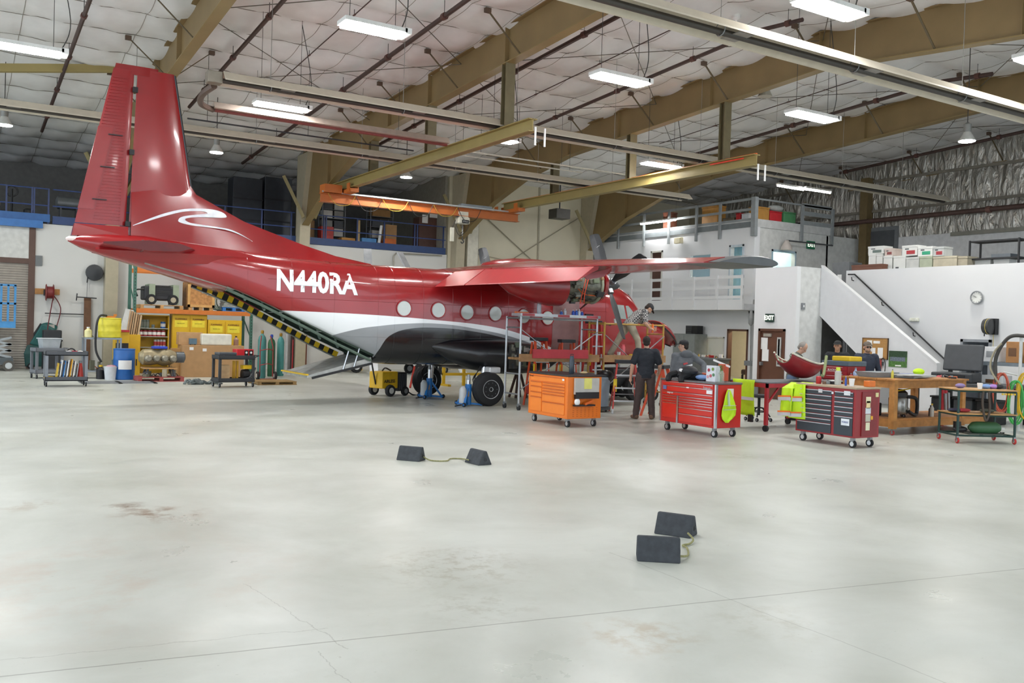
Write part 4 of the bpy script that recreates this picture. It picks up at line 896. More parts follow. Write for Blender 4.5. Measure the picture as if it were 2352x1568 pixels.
MB().tube(bez([(-.2, 0, 0), (-.28, 0, -.3), (-.1, 0, -.55), (.2, 0, -.3), (.24, 0, 0)], 5), .01, 5).build('hoist_cable', BLACK, HO)
MB().box(-.5, -.36, -.03, .03, -.78, -.28).build('pendant_box', M('#cfcdbd', .45), HO); MB().tube([(-.3, 0, 0), (-.42, 0, -.28)], .012, 5).build('pendant_cable', BLACK, HO)
for X, ye, zt_s, w in ((11.3, 17.3, 6.42, 'first'), (17.9, 16.72, 6.3, 'orange-topped')):
    for k in (0, 1):
        solo('web_strap', MB().box(X-.12+k*.26, X-.08+k*.26, ye-.015, ye+.012, zt_s-.42, zt_s), WHT, 'white web strap dangling from the end of the %s runway beam' % w, 'strap', 'straps at the %s runway end' % w)
# ---- sprinkler mains and conduits following the roof slope
def roof_pipe(a, c, r, label, dz=.38, ext=2.5, cat='pipe', mat=None):
    p, q = roofpt(*a, dz), roofpt(*c, dz); X = (p.x+q.x)/2; y0, y1 = min(p.y, q.y), max(p.y, q.y)
    if ext: y0 -= ext
    pts = [(X, y1, roofz(y1)-dz)]+([(X, RIDGE_Y, RIDGE_Z-dz)] if y0 < RIDGE_Y < y1 else [])+[(X, y0, roofz(y0)-dz)]
    o = Vector(pts[0]); t = thing('sprinkler_pipe' if r > .02 else 'conduit', label, cat, o)
    MB(o).tube(pts, r, 8).build('pipe', mat or M('#4a3732', .5, .2, var=.2), t, smooth=True)
    y = y0+.4
    while y < y1:
        h = MB(o).cyl((X, y, roofz(y)-dz), (X, y, roofz(y)-.02), .008, n=4).build('hanger', DKSTEEL, t); MB(o).cyl((X, y-.06, roofz(y)-dz), (X, y+.06, roofz(y)-dz), r*1.5, n=8).build('coupling', M('#5c3b34', .5, .2), t); y += 3.05
    return t
roof_pipe((222, 5), (85, 300), .05, 'dark sprinkler main behind the tail fin'); roof_pipe((655, 5), (430, 245), .05, 'dark sprinkler main between the tail fin and the first rafter')
roof_pipe((1063, 2), (560, 375), .055, 'dark sprinkler main running down behind the tube heater burner'); roof_pipe((1390, 46), (865, 340), .055, 'dark sprinkler main alongside the first rafter')
roof_pipe((1640, 105), (1240, 292), .05, 'dark sprinkler main ahead of the second rafter'); roof_pipe((2071, 209), (1600, 357), .055, 'dark sprinkler main between the second and third rafters')
roof_pipe((2350, 297), (1940, 399), .055, 'dark sprinkler main beyond the third rafter, by the foil wall')
roof_pipe((856, 2), (630, 195), .014, 'thin conduit over the fuselage', .15); roof_pipe((1423, 120), (1190, 240), .014, 'thin conduit above the runway beam', .15); roof_pipe((1859, 212), (1525, 332), .014, 'thin conduit beside the third lamp row', .15)
pp = [onx(1911, 514, 30.6), onx(2350, 473, 30.6)]; pp.append(pp[1]+(pp[1]-pp[0])*.8)
pz = sum(p.z for p in pp)/3
t = thing('wall_pipe', 'thick dark pipe along the foil insulated wall', 'pipe', (30.6, pp[0].y, pz)); MB((30.6, pp[0].y, pz)).cyl((30.6, pp[0].y, pz), (30.6, 4, pz), .09, n=10).build('pipe', M('#55403a', .5, .2, var=.2), t, smooth=True)
for y in (9, 12, 15, 18): MB((30.6, pp[0].y, pz)).cyl((30.6, y-.08, pz), (30.6, y+.08, pz), .12, n=10).build('coupling', M('#6a4a40', .5), t)
# roof brace rods
RODM = M('#6b665c', .5, .4)
for i, (xa, xb) in enumerate(zip(FX[1:], FX[2:])):
    for ya, yb_ in ((27.0, 20.9), (20.9, RIDGE_Y), (RIDGE_Y, 8.7)):
        for s in (0, 1):
            a = Vector((xa if s else xb, ya, roofz(ya)-.22)); c = Vector((xb if s else xa, yb_, roofz(yb_)-.22)); mb = MB(); mb.cyl(a, c, .011, n=5)
            k = struct('trim_%d' % (20+i*6+int(ya)), mb, RODM)
# eave strut left of the tail, and knee braces at the columns
gy = onx(350, 158, FX[1]); e0 = ony(-60, 156, gy.y)
k = MB(); k.bar(gy, e0, .16, .2); struct('trim_60', k, RB)
for X in FX[1:5]:
    for s in (-1, 1):
        k = MB(); k.bar((X+.2*s, 32.6, 5.7), (X+.9*s, 32.9, 7.2), .12, .12); struct('trim_61', k, M('#8f8359', .55))
# small fittings under the roof
def fitting(name, p, dz, mb, mat, label, cat):
    q = roofpt(*p, dz); o = solo(name, mb, mat, label, cat); o.location = q; return o
fitting('smoke_detector', (1690, 62), .3, MB().lathe((0, 0, 0), [(.03, -.2), (.03, -.05), (.1, 0), (.11, .2), (.001, .2)], 14), WHT, 'white cylindrical detector hung from the liner', 'detector')
fitting('ceiling_speaker', (1757, 222), .9, MB().lathe((0, 0, 0), [(.2, 0), (.14, .12), (.09, .3), (.02, .32)], 16), M('#a8a393', .5), 'beige horn speaker fixed under the second rafter', 'speaker')
u = ony(1285, 492, 31.5); t = thing('unit_heater', 'dark unit heater with pipes on the cream back wall', 'heater', u)
MB().box(-.35, .35, -.3, .3, -.2, .2).build('casing', M('#3f3d38', .5), t); MB().cyl((0, 0, .2), (0, 0, roofz(31.5)-u.z+.05), .03, n=6).build('hanger', DKSTEEL, t)
for k in range(6): MB().box(-.33, .33, -.31, -.3, -.17+k*.06, -.14+k*.06).build('louvre', M('#5a574f', .5), t)
for a, c, lb_ in (((1035, 350), (1330, 398), 'thin white pipe running over the orange crane'), ((1072, 346), (1480, 408), 'second thin white pipe beside the one over the crane'), ((430, 272), (950, 346), 'thin dark pipe below the tube heater burner')):
    p, q = fl(*a, 6.95), fl(*c, 6.95); y = (p.y+q.y)/2; t = thing('gas_pipe', lb_, 'pipe', (p.x, y, 6.95)); MB((p.x, y, 6.95)).cyl((p.x, y, 6.95), (q.x, y, 6.95), .022, n=6).build('pipe', DKSTEEL if 'dark' in lb_ else M('#c9c5b8', .5), t)
    for x in (p.x+.5, (p.x+q.x)/2, q.x-.5): MB((p.x, y, 6.95)).cyl((x, y, 6.95), (x, y, roofz(y)+.03), .007, n=4).build('hanger', CABLE, t)
# ================================================================ GROUND THINGS BY THE BACK WALL
def fb(l, r, t, b, Y=None):                                 # photo rectangle -> box face on a plane facing the camera side
    if Y is None: Y = fl((l+r)/2, b).y
    x0, x1 = ony(l, (t+b)/2, Y).x, ony(r, (t+b)/2, Y).x; return x0, x1, Y, ony((l+r)/2, b, Y).z, ony((l+r)/2, t, Y).z
def bevel_box(mb_args, name, mat, parent, bevel=.01): return MB().box(*mb_args).build(name, mat, parent, bevel=bevel)
def pallet(loc, w, d, mat, label, h=.13, rz=0.0, group='pallets'):
    t = thing('pallet', label, 'pallet', loc, rz, group)
    for k in range(6): MB().box(-w/2, w/2, -d/2+k*d/6+.01, -d/2+(k+1)*d/6-.02, h-.02, h).build('deck_board', mat, t)
    for x in (-w/2+.06, 0, w/2-.06): MB().box(x-.05, x+.05, -d/2, d/2, .02, h-.02).build('stringer', mat, t)
    for y in (-d/2+.05, 0, d/2-.05): MB().box(-w/2, w/2, y-.05, y+.05, 0, .02).build('bottom_board', mat, t)
    return t
def wheel(mb_name, c, r, w, axis, parent, tyre=RUBBER, hub=STEEL):
    t = MB().lathe(Vector(c)-Vector({'X': (w/2, 0, 0), 'Y': (0, w/2, 0)}[axis]), [(r*.5, 0), (r*.92, 0), (r, w*.25), (r, w*.75), (r*.92, w), (r*.5, w)], 16, axis).build(mb_name, tyre, parent, smooth=True)
    MB().lathe(Vector(c)-Vector({'X': (w/2+.004, 0, 0), 'Y': (0, w/2+.004, 0)}[axis]), [(.001, 0), (r*.52, 0), (r*.52, w+.008), (.001, w+.008)], 12, axis).build('wheel_hub', hub, t)
    return t
def caster(c, r, parent, mat=RUBBER, hub=CHROME, top=.05, axis='X'):
    x, y = c; t = wheel('caster', (x, y, r), r, r*.5, axis, parent, mat, hub)
    MB().box(x-r*.42, x+r*.42, y-r*.42, y+r*.42, r*1.75, r*2+top).box(x-r*.4 if axis == 'X' else x-r*.3, x-r*.3 if axis == 'X' else x+r*.3, y-r*.3 if axis == 'X' else y-r*.42, y+r*.3 if axis == 'X' else y-r*.32, r*.8, r*2).build('fork', STEEL, t)
    return t
def utility_cart(loc, rz, w, d, h, mat, label, leg=None, handle=True):
    t = thing('utility_cart', label, 'cart', loc, rz, 'utility carts')
    for z, nm in ((.14, 'lower_tray'), (h-.1, 'upper_tray')):
        MB().box(-w/2, w/2, -d/2, d/2, z, z+.03).box(-w/2, w/2, -d/2, -d/2+.025, z, z+.11).box(-w/2, w/2, d/2-.025, d/2, z, z+.11).box(-w/2, -w/2+.025, -d/2, d/2, z, z+.11).box(w/2-.025, w/2, -d/2, d/2, z, z+.11).build(nm, mat, t, bevel=.008)
    for x in (-w/2+.04, w/2-.04):
        for y in (-d/2+.04, d/2-.04): MB().box(x-.035, x+.035, y-.03, y+.03, .2, h-.08).build('leg', leg or mat, t, bevel=.008); caster((x, y), .06, t)
    if handle: MB().tube([(w/2, -d/2+.08, h-.05), (w/2+.13, -d/2+.08, h), (w/2+.13, d/2-.08, h), (w/2, d/2-.08, h-.05)], .015, 6).build('push_handle', mat, t)
    return t
def rest(name, mb, mat, label, cat, loc, rz=0.0, group=None, smooth=False, bevel=0.0):   # one-mesh thing placed at loc
    o = mb.build(name, mat, None, smooth, bevel); o.location = loc; o.rotation_euler = (0, 0, rz); return tag(o, label, cat, group)
def carton(name, f, dep, mat, label, cat='box', group=None, tape=True, bevel=.005):
    x0, x1, y, z0, z1 = f; t = thing(name, label, cat, ((x0+x1)/2, y+dep/2, z0), 0, group); w, h = x1-x0, z1-z0
    MB().box(-w/2, w/2, -dep/2, dep/2, 0, h).build('body', mat, t, bevel=bevel)
    if tape: MB().box(-w/2-.002, w/2+.002, -.03, .03, h*.8, h+.002).build('tape', M('#c2a57a', .4), t)
    return t
def drum(loc, r, h, mat, label, lid=None):
    t = thing('drum', label, 'drum', loc); pr = [(r*.93, 0), (r, .02)]
    for k in (.33, .66): pr += [(r, h*k-.03), (r*1.03, h*k), (r, h*k+.03)]
    MB().lathe((0, 0, 0), pr+[(r, h-.03), (r*.95, h)], 28).build('body', mat, t, smooth=True)
    MB().torus((0, 0, h-.02), r*.97, .02, 'Z', 28, 6).build('rim', lid or mat, t, smooth=True)
    return t
def bottle(loc, r, h, mat, capm, label, cat='bottle', group=None):
    t = thing('bottle', label, cat, loc, 0, group); MB().lathe((0, 0, 0), [(r*.9, 0), (r, .01), (r, h*.65), (r*.4, h*.82), (r*.35, h*.9)], 12).build('body', mat, t, smooth=True); MB().cyl((0, 0, h*.88), (0, 0, h), r*.42, n=8).build('cap', capm, t); return t
# ---- scissor lift at the roller door
f = fb(-70, 37, 652, 752, fl(15, 852).y); t = thing('scissor_lift', 'light blue scissor lift with a slatted guard, parked at the roller door', 'lift', (f[0], f[2], 0))
LB = M('#3f86bd', .45, var=.1); o = (f[0], f[2], 0)
xr_, zb_, zt2 = f[1], f[3], f[4]
MB(o).box(f[0], xr_, f[2], f[2]+1.0, zb_, zb_+.2).build('platform_deck', LB, t)
for x in (xr_-.03, xr_-.22, xr_-.41, xr_-.6): MB(o).box(x-.03, x+.03, f[2]-.02, f[2]+.03, zb_+.2, zt2).build('guard_post', LB, t)
for z in (zt2, (zt2+zb_)/2+.1): MB(o).box(f[0], xr_, f[2]-.02, f[2]+.03, z-.04, z+.02).build('guard_rail', LB, t)
MB(o).box(xr_-.05, xr_, f[2], f[2]+1, zt2-.06, zt2).build('guard_rail', LB, t)
for k in range(6): MB(o).bar((xr_-.1-(k % 2)*.5, f[2]+.1, .42+k*.1), (xr_-.6+(k % 2)*.5, f[2]+.1, .55+k*.1), .04, .07).build('scissor_arm', M('#9aa0a3', .5, .2), t)
MB(o).box(f[0], xr_-.05, f[2], f[2]+1, .2, .42).build('chassis', M('#4c5356', .5), t)
for x in (xr_-.17,):
    w_ = MB(o).lathe((x, f[2]-.05, .17), [(.08, 0), (.17, .0), (.17, .13), (.08, .13)], 18, 'Y').build('wheel', M('#55524c', .8), t); MB(o).lathe((x, f[2]-.06, .17), [(.001, 0), (.1, 0), (.1, .03), (.001, .03)], 12, 'Y').build('wheel_hub', M('#b8bcbc', .5), w_)
# ---- dark skid bin and green floor scrubber
f = fb(26, 66, 786, 842); carton('plastic_bin', f, .7, M('#2c2e30', .6), 'dark plastic bin standing beside the scissor lift', 'bin', tape=False)
p = fl(92, 846); t = thing('floor_scrubber', 'dark green walk-behind floor scrubber with its hood tipped open', 'machine', p)
MB().loft([[(-.45, -.3, 0.08), (.35, -.3, .08), (.35, .3, .08), (-.45, .3, .08)], [(-.5, -.32, .5), (.4, -.32, .5), (.4, .32, .5), (-.5, .32, .5)], [(-.4, -.28, .8), (.2, -.28, .75), (.2, .28, .75), (-.4, .28, .8)]]).build('tank', M('#23504c', .5), t, bevel=.03)
MB().loft([[(-.35, -.3, .82), (.0, -.3, .72), (.0, .3, .72), (-.35, .3, .82)], [(.0, -.32, 1.5), (.42, -.32, 1.25), (.42, .32, 1.25), (.0, .32, 1.5)], [(.2, -.2, 1.56), (.5, -.2, 1.45), (.5, .2, 1.45), (.2, .2, 1.56)]]).build('hood', TEAL, t, bevel=.04)
MB().bar((-.38, 0, .85), (-.02, 0, 1.5), .5, .05).build('hood_liner', M('#1f2022', .6), t)
for x in (-.3, .25):
    for y in (-.28, .28): wheel('wheel', (x, y, .1), .1, .06, 'Y', t)
MB().tube([(.4, -.3, .7), (.62, -.3, .95), (.62, .3, .95), (.4, .3, .7)], .02, 6).build('push_bar', BLACK, t)
# ---- two grey utility carts with sign boards
CG = M('#4a4d52', .55)
p1 = fl(107, 868); utility_cart(p1, .25, .75, .5, .85, M('#6a6e74', .55), 'grey utility cart with a clear tote on it, behind the sign cart')
p2 = fl(150, 886); c2 = utility_cart(p2, .0, .98, .55, .88, CG, 'dark grey utility cart carrying upright coloured sign boards', M('#7e838a', .5), False)
z1, z2 = .17, .81
t = thing('tote', 'grey translucent storage tote on the rear utility cart', 'box', p1+Vector((.05, 0, .83)), .25)
MB().loft([[(-.22, -.16, 0), (.22, -.16, 0), (.22, .16, 0), (-.22, .16, 0)], [(-.26, -.19, .28), (.26, -.19, .28), (.26, .19, .28), (-.26, .19, .28)]]).build('body', M('#a7aeb3', .4), t, bevel=.02); MB().box(-.28, .28, -.21, .21, .28, .31).build('lid', M('#b9bfc3', .4), t)
for k, (c, h, l) in enumerate((('#d9b52a', .42, 'yellow'), ('#e9ecec', .5, 'white'), ('#3b7fc0', .48, 'blue'), ('#f0f0ee', .5, 'plain white'), ('#e8a91e', .52, 'amber'), ('#e5e6e6', .47, 'off-white'), ('#9fa3a6', .4, 'grey'))):
    t = thing('sign_board', l+' sign board standing upright in the lower tray of the sign cart', 'sign', p2+Vector((-.2+k*.075, -.05, z1+.0)), 0, 'sign boards on the cart')
    MB().cb((0, 0, h/2), (.02, .36, h), ry=.12).build('panel', M(c, .45), t, bevel=.004); MB().cb((.012, 0, h*.85), (.02, .2, .04), ry=.12).build('grip_edge', M('#4b6fa8' if k % 2 else '#d08a22', .5), t)
p = p2+Vector((.33, -.1, z1)); t = thing('safety_cone', 'red folded safety cone in the sign cart', 'cone', p); MB().lathe((0, 0, 0), [(.1, 0), (.1, .02), (.08, .03), (.03, .46), (.02, .47)], 16).build('cone', M('#b0342b', .5), t, smooth=True); MB().lathe((0, 0, .42), [(.045, 0), (.035, .06)], 12).build('collar', GREY, t)
rest('tape_roll', MB().torus((0, 0, .05), .09, .03, 'Z', 18, 8), YELLOW, 'yellow roll of barrier tape in the sign cart', 'tape', p2+Vector((-.38, -.1, z1)), smooth=True)
rest('paper_sheet', MB().cb((0, 0, .01), (.3, .22, .012), rz=.4), M('#d9d468', .6), 'yellow paper sheet on the sign cart top', 'paper', p2+Vector((-.25, -.05, z2)))
for k, (x, y, c, l) in enumerate(((.05, -.1, '#d8d8da', 'white'), (.2, .05, '#c9354a', 'red'), (.32, -.08, '#e8e4dc', 'cream'))): rest('rag', MB().ell((0, 0, .04), (.09, .07, .05), 8, 5), M(c, .8), l+' crumpled rag on top of the sign cart', 'rag', p2+Vector((x, y, z2+.005)), smooth=True)
rest('headset', MB().torus((0, 0, .02), .1, .018, 'Y', 14, 6, 0, math.pi), BLACK, 'black headset band lying on the sign cart', 'headset', p2+Vector((.12, .02, z2+.02)), smooth=True)
# ---- steel bench with yellow overpack drum
b0 = fl(232, 868); GS = M('#8f979d', .45, .5)
t = thing('steel_bench', 'grey steel bench holding a yellow overpack drum', 'bench', b0)
bw, bh = 1.0, ony(240, 775, b0.y).z
MB().box(-bw/2, bw/2, -.3, .3, bh-.05, bh).build('top', GS, t); MB().box(-bw/2, bw/2, -.3, .3, .2, .23).build('lower_shelf', GS, t)
for x in (-bw/2+.03, bw/2-.03):
    for y in (-.28, .28): MB().box(x-.025, x+.025, y-.025, y+.025, 0, bh-.05).build('leg', GS, t)
d = drum(b0+Vector((.2, 0, bh)), .31, .58, M('#dcd03a', .45), 'yellow plastic overpack drum on the steel bench')
bottle(b0+Vector((-.38, -.1, bh)), .1, .3, M('#e4dca0', .5), WHT, 'pale yellow jug next to the overpack drum', 'jug')
rest('air_hose', MB().tube(bez([(0, -.1, .64), (-.2, -.24, .62), (-.3, -.36, .3), (-.3, -.37, -.35), (-.15, -.4, -.7)], 6), .03, 8), BLACK, 'thick black vacuum hose hanging over the yellow overpack drum', 'hose', b0+Vector((.1, 0, bh)), smooth=True)
rest('wire_brush_set', MB().cb((0, 0, .03), (.25, .1, .05)).cb((.12, 0, .08), (.08, .08, .06)), M('#c77a2c', .6), 'orange and dark tools lying on the overpack drum', 'tools', b0+Vector((.22, 0, bh+.58)))
rnd = random.Random(11)
def clutter(name, loc, w, d, n, label, cat, mats, hmax=.16, rz=0.0):
    t = thing(name, label, cat, loc, rz)
    for k in range(n):
        x, y = rnd.uniform(-w/2, w/2), rnd.uniform(-d/2, d/2); s = rnd.uniform(.04, .11); h = rnd.uniform(.03, hmax)
        if k % 3 == 0: MB().cyl((x, y, 0.002), (x, y, h), s*.4, s*.35, 10).build('piece', rnd.choice(mats), t, smooth=True)
        elif k % 3 == 1: MB().cb((x, y, h/2+.002), (s*1.5, s, h), rz=rnd.uniform(0, 3)).build('piece', rnd.choice(mats), t, bevel=.004)
        else: MB().tube(bez([(x, y, .015), (x+s, y+s*.5, .04+h*.3), (x+2*s, y-s*.3, .015)], 4), .012, 5).build('piece', rnd.choice(mats), t)
    return t
CLM = [GREY, DKGREY, BLACK, STEEL, M('#6b6a55', .6), M('#a79d83', .6), M('#b9532a', .5), M('#86948a', .6)]
clutter('parts_pile', b0+Vector((0, -.05, .235)), .8, .4, 16, 'pile of greasy machine parts on the lower shelf of the steel bench', 'parts', CLM, .35)
clutter('parts_pile', b0+Vector((-.4, 0, bh+.002)), .25, .35, 5, 'small tools left beside the pale yellow jug', 'tools', CLM, .12)
f = fb(222, 240, 835, 862, fl(232, 868).y-.32); bottle(Vector((f[0]+.1, f[2]-.05, 0)), .12, .4, BLACK, YELLOW, 'black chemical jug with a yellow label by the steel bench', 'jug')
p = fl(253, 872); t = thing('bucket', 'white plastic bucket with a wire handle and pink rag', 'bucket', p)
MB().lathe((0, 0, 0), [(.14, 0), (.17, .36), (.18, .36), (.18, .38), (.16, .38)], 20).build('pail', M('#c9cdd2', .45), t, smooth=True); MB().torus((0, 0, .33), .18, .006, 'Y', 14, 5, math.pi, 2*math.pi).build('handle', STEEL, t); MB().ell((.02, 0, .38), (.14, .13, .05), 10, 6).build('rag', M('#b98d94', .8), t, smooth=True)
p = fl(284, 871); d = drum(p, .29, .89, M('#1f5fa6', .4), 'blue steel drum with a white label'); MB().lathe((0, 0, .3), [(.297, 0), (.297, .24)], 28).build('blank', BLUE, d) if False else None
lb = MB(); lb.add([(.302*math.cos(a), .302*math.sin(a), z) for a in [math.radians(232+k*9) for k in range(9)] for z in (.3, .56)], [(2*i, 2*i+2, 2*i+3, 2*i+1) for i in range(8)]); lb.build('label', WHT, d)
pallet(fl(275, 880)+Vector((0, .3, 0)), 1.9, .9, M('#8d9093', .5), 'low grey plastic spill pallet under the blue drum and bucket', .02)
# ---- small yellow cabinet behind the drum
YC = M('#d2a81d', .45, var=.06)
f = fb(296, 322, 768, 848, 29.9); f = (*f[:3], 0, f[4]); t = carton('safety_cabinet', f, .5, YC, 'narrow yellow safety cabinet behind the blue drum', 'cabinet', tape=False); MB().box((f[1]-f[0])/2-.12, (f[1]-f[0])/2-.09, -.27, -.25, .3, .5).build('handle', BLACK, t)
f = fb(264, 296, 762, 858, 29.2); f = (*f[:3], 0, f[4]); t = carton('safety_cabinet', f, .5, YC, 'low yellow cabinet with a red lid and dark front', 'cabinet', tape=False)
w_ = (f[1]-f[0]); hh = f[4]-f[3]; MB().box(-w_/2, w_/2, -.28, .25, hh, hh+.06).build('lid', RED, t); MB().box(-w_/2+.02, w_/2-.02, -.27, -.25, hh*.4, hh*.75).build('front_panel', BLACK, t)
# ---- pallet rack
RY = 30.5; UG = M('#3f6a5c', .5); OB = M('#c8722c', .5, var=.1)
ux = [ony(309, 700, RY).x, ony(575, 760, RY).x+.02]
RD = 1.0
RK = thing('pallet_rack', 'tall green pallet rack with orange beams along the back wall', 'rack', ((ux[0]+ux[1])/2, RY+RD/2, 0)); ro_ = ((ux[0]+ux[1])/2, RY+RD/2, 0)
for x in ux:
    for y in (RY, RY+RD):
        up = MB(ro_).box(x-.045, x+.045, y-.04, y+.04, 0, 4.4).build('upright', UG, RK)
        if y == RY:
            for k in range(40): MB(ro_).box(x-.012, x+.012, y-.043, y-.039, .3+k*.1, .34+k*.1).build('slot', BLACK, up)
    for k in range(4): MB(ro_).bar((x, RY, .2+k), (x, RY+RD, .9+k), .03, .03).build('brace', UG, RK)
zb1 = ony(450, 722, RY).z; zb2 = ony(360, 626, RY).z
for z in (zb1, zb2):
    for y in (RY-.03, RY+RD): MB(ro_).box(ux[0]+.05, ux[1]-.05, y-.025, y+.025, z, z+.14).build('beam', OB, RK)
for k in range(12):
    x = ux[0]+.1+(ux[1]-ux[0]-.2)*k/12; MB(ro_).box(x, x+(ux[1]-ux[0])/12-.03, RY, RY+RD, zb1+.12, zb1+.14).build('deck_board', M('#5d5449', .7), RK)
sh = zb1+.14
# generator on pallet
f = fb(326, 418, 640, 690, RY+.1)
pallet(Vector(((f[0]+f[1])/2, RY+.5, sh)), f[1]-f[0]+.1, .9, PLY, 'wooden pallet under the black generator on the rack')
g = thing('generator', 'black tarp-strapped ground power unit on the pallet rack', 'generator', ((f[0]+f[1])/2, RY+.5, sh+.13)); gw, gh = f[1]-f[0]-.15, f[4]-f[3]-.1
MB().box(-gw/2, gw/2, -.35, .35, .15, gh).build('body', M('#2a2c30', .6), g, bevel=.05)
for x in (-gw*.3, gw*.32): wheel('wheel', (x, -.38, .17), .17, .12, 'Y', g, RUBBER, M('#a49c86', .6))
for x in (-gw*.28, gw*.4): MB().box(x-.09, x+.09, -.4, .38, .02, gh+.06).build('cloth_strap', M('#8f9a84', .8, bump=.3), g)
MB().tube(bez([(-gw/2, -.3, gh*.8), (-gw/2-.25, -.35, gh*.75), (-gw/2-.2, -.35, .25)], 5), .03, 6).build('cable', BLACK, g)
for k in range(6): MB().box(-gw*.2, gw*.25, -.36, -.35, .3+k*.06, .33+k*.06).build('louvre', M('#1a1b1d', .6), g)
# crate
f = fb(432, 494, 648, 707, RY+.05); t = thing('wooden_crate', 'plywood shipping crate with paper labels on the pallet rack', 'crate', ((f[0]+f[1])/2, RY+.5, sh)); w_, h_ = f[1]-f[0], f[4]-sh
OSB = M('#b5814a', .65, var=.3, scale=12)
MB().box(-w_/2, w_/2, -.4, .4, .1, h_).build('panel', OSB, t)
for x in (-w_/2, w_/2-.08): MB().box(x, x+.08, -.42, -.4, .1, h_).build('batten', M('#c79a5c', .6), t)
for z in (.1, h_-.08): MB().box(-w_/2, w_/2, -.42, -.4, z, z+.08).build('batten', M('#c79a5c', .6), t)
for x in (-w_/2+.1, w_/2-.1, 0): MB().box(x-.06, x+.06, -.4, .4, 0, .1).build('skid', PLY, t)
MB().box(.18, .33, -.425, -.42, h_-.42, h_-.12).build('paper_label', WHT, t); MB().lathe((.05, -.43, h_-.3), [(.001, 0), (.06, 0), (.06, .005)], 12, 'Y').build('paper_label', WHT, t)
p = ony(508, 690, RY+.1); t = thing('hose_coil', 'coiled grey-green hoses standing beside the crate on the rack', 'hose', (p.x, RY+.4, sh))
for k in range(7): MB().torus((-.1+.05*k, -.1+.02*k, .33), .28+.01*(k % 3), .022, 'Y', 20, 6).build('loop', M('#9aa092' if k % 2 else '#5f6b5c', .7), t, smooth=True)
bp_ = Vector((ony(536, 700, RY).x+.05, RY+.5, sh)); pallet(bp_, .75, .8, M('#2f72b8', .5), 'blue plastic pallet under the folded sheets on the rack')
t = thing('folded_sheets', 'stack of folded grey sheets on the blue pallet', 'sheets', bp_+Vector((0, 0, .13)))
for k in range(5): MB().cb((.02*(k % 2), 0, .03+.045*k), (.68-.03*k, .6, .035), rz=.04*(k-2)).build('sheet', M('#a9ada6', .7), t, bevel=.01)
# leaning boards
for k in range(6):
    p = ony(290+k*5.0, 770, RY-.25); solo('plywood_board', MB().cb((p.x, RY-.2-.02*k, .95+ .45), (.03+.02*(k % 2), .5, 1.25-.06*k), ry=.13), M(('#b99a74', '#a88660', '#c3a883')[k % 3], .65, var=.15), ('tan', 'brown', 'pale')[k % 3]+' cut plywood board leaning on the rack upright', 'board', 'boards leaning on the rack')
f = fb(281, 296, 710, 745, RY-.4); solo('foam_board', MB().cb(((f[0]+f[1])/2, f[2], (f[3]+f[4])/2-.25), (.25, .04, 1.0), ry=.25), M('#c9ccc8', .6), 'white foam board leaning in front of the plywood', 'board')
# ---- yellow cabinet with open shelves of paint cans
f = fb(316, 388, 723, 830, RY+.15); x0, x1, y0_, z0_, z1_ = f; z0_ = 0
t = thing('paint_shelf', 'open yellow paint cabinet full of cans below the rack beam', 'cabinet', ((x0+x1)/2, y0_+.2, 0)); o = ((x0+x1)/2, y0_+.2, 0)
MB(o).box(x0, x0+.03, y0_, y0_+.45, 0, z1_).build('side', YC, t); MB(o).box(x1-.03, x1, y0_, y0_+.45, 0, z1_).build('side', YC, t); MB(o).box(x0, x1, y0_+.42, y0_+.45, 0, z1_).build('back', YC, t); MB(o).box(x0, x1, y0_, y0_+.45, z1_-.03, z1_).build('top', YC, t)
shz = [ony(350, yy, y0_).z for yy in (753, 772, 797, 820)]
for z in shz: MB(o).box(x0+.03, x1-.03, y0_, y0_+.42, z-.025, z).build('shelf', M('#a8a9a2', .5), t)
def can(loc, r, h, body, lab, label, group): 
    c = thing('can', label, 'can', loc, 0, group); MB().cyl((0, 0, 0), (0, 0, h), r, n=12).build('body', body, c, smooth=True); MB().cyl((0, 0, h*.25), (0, 0, h*.75), r*1.01, n=12).build('label', lab, c, smooth=True); MB().cyl((0, 0, h), (0, 0, h+.012), r*.9, n=12).build('lid', STEEL, c)
    return c
cans = []
sw = x1-x0-.12
for k in range(6): can(Vector((x0+.1+sw*k/6, y0_+.12, shz[1])), .07, .19, M('#9a2430', .5), WHT, 'red and white paint can on the middle shelf of the paint cabinet', 'paint cans on the middle shelf')
for k in range(4): can(Vector((x0+.55+sw*k/9, y0_+.1, shz[2])), .05, .24, M('#b5b9b8', .4, .3), M('#a33a3a', .5), 'tall silver spray can on the lower shelf of the paint cabinet', 'spray cans on the lower shelf')
for k in range(3): can(Vector((x0+.12+sw*k/9, y0_+.12, shz[0])), .06, .25, M('#7c8a80', .5, .2), M('#8f9a90', .5), 'grey can on the top shelf of the paint cabinet', 'grey cans on the top shelf')
can(Vector((x1-.17, y0_+.12, shz[0])), .08, .2, M('#1f5fa6', .5), WHT, 'blue and white can alone on the top shelf', None); can(Vector((x0+.48, y0_+.12, shz[0])), .05, .1, M('#7fa0a0', .5), GREY, 'small teal can on the top shelf', None)
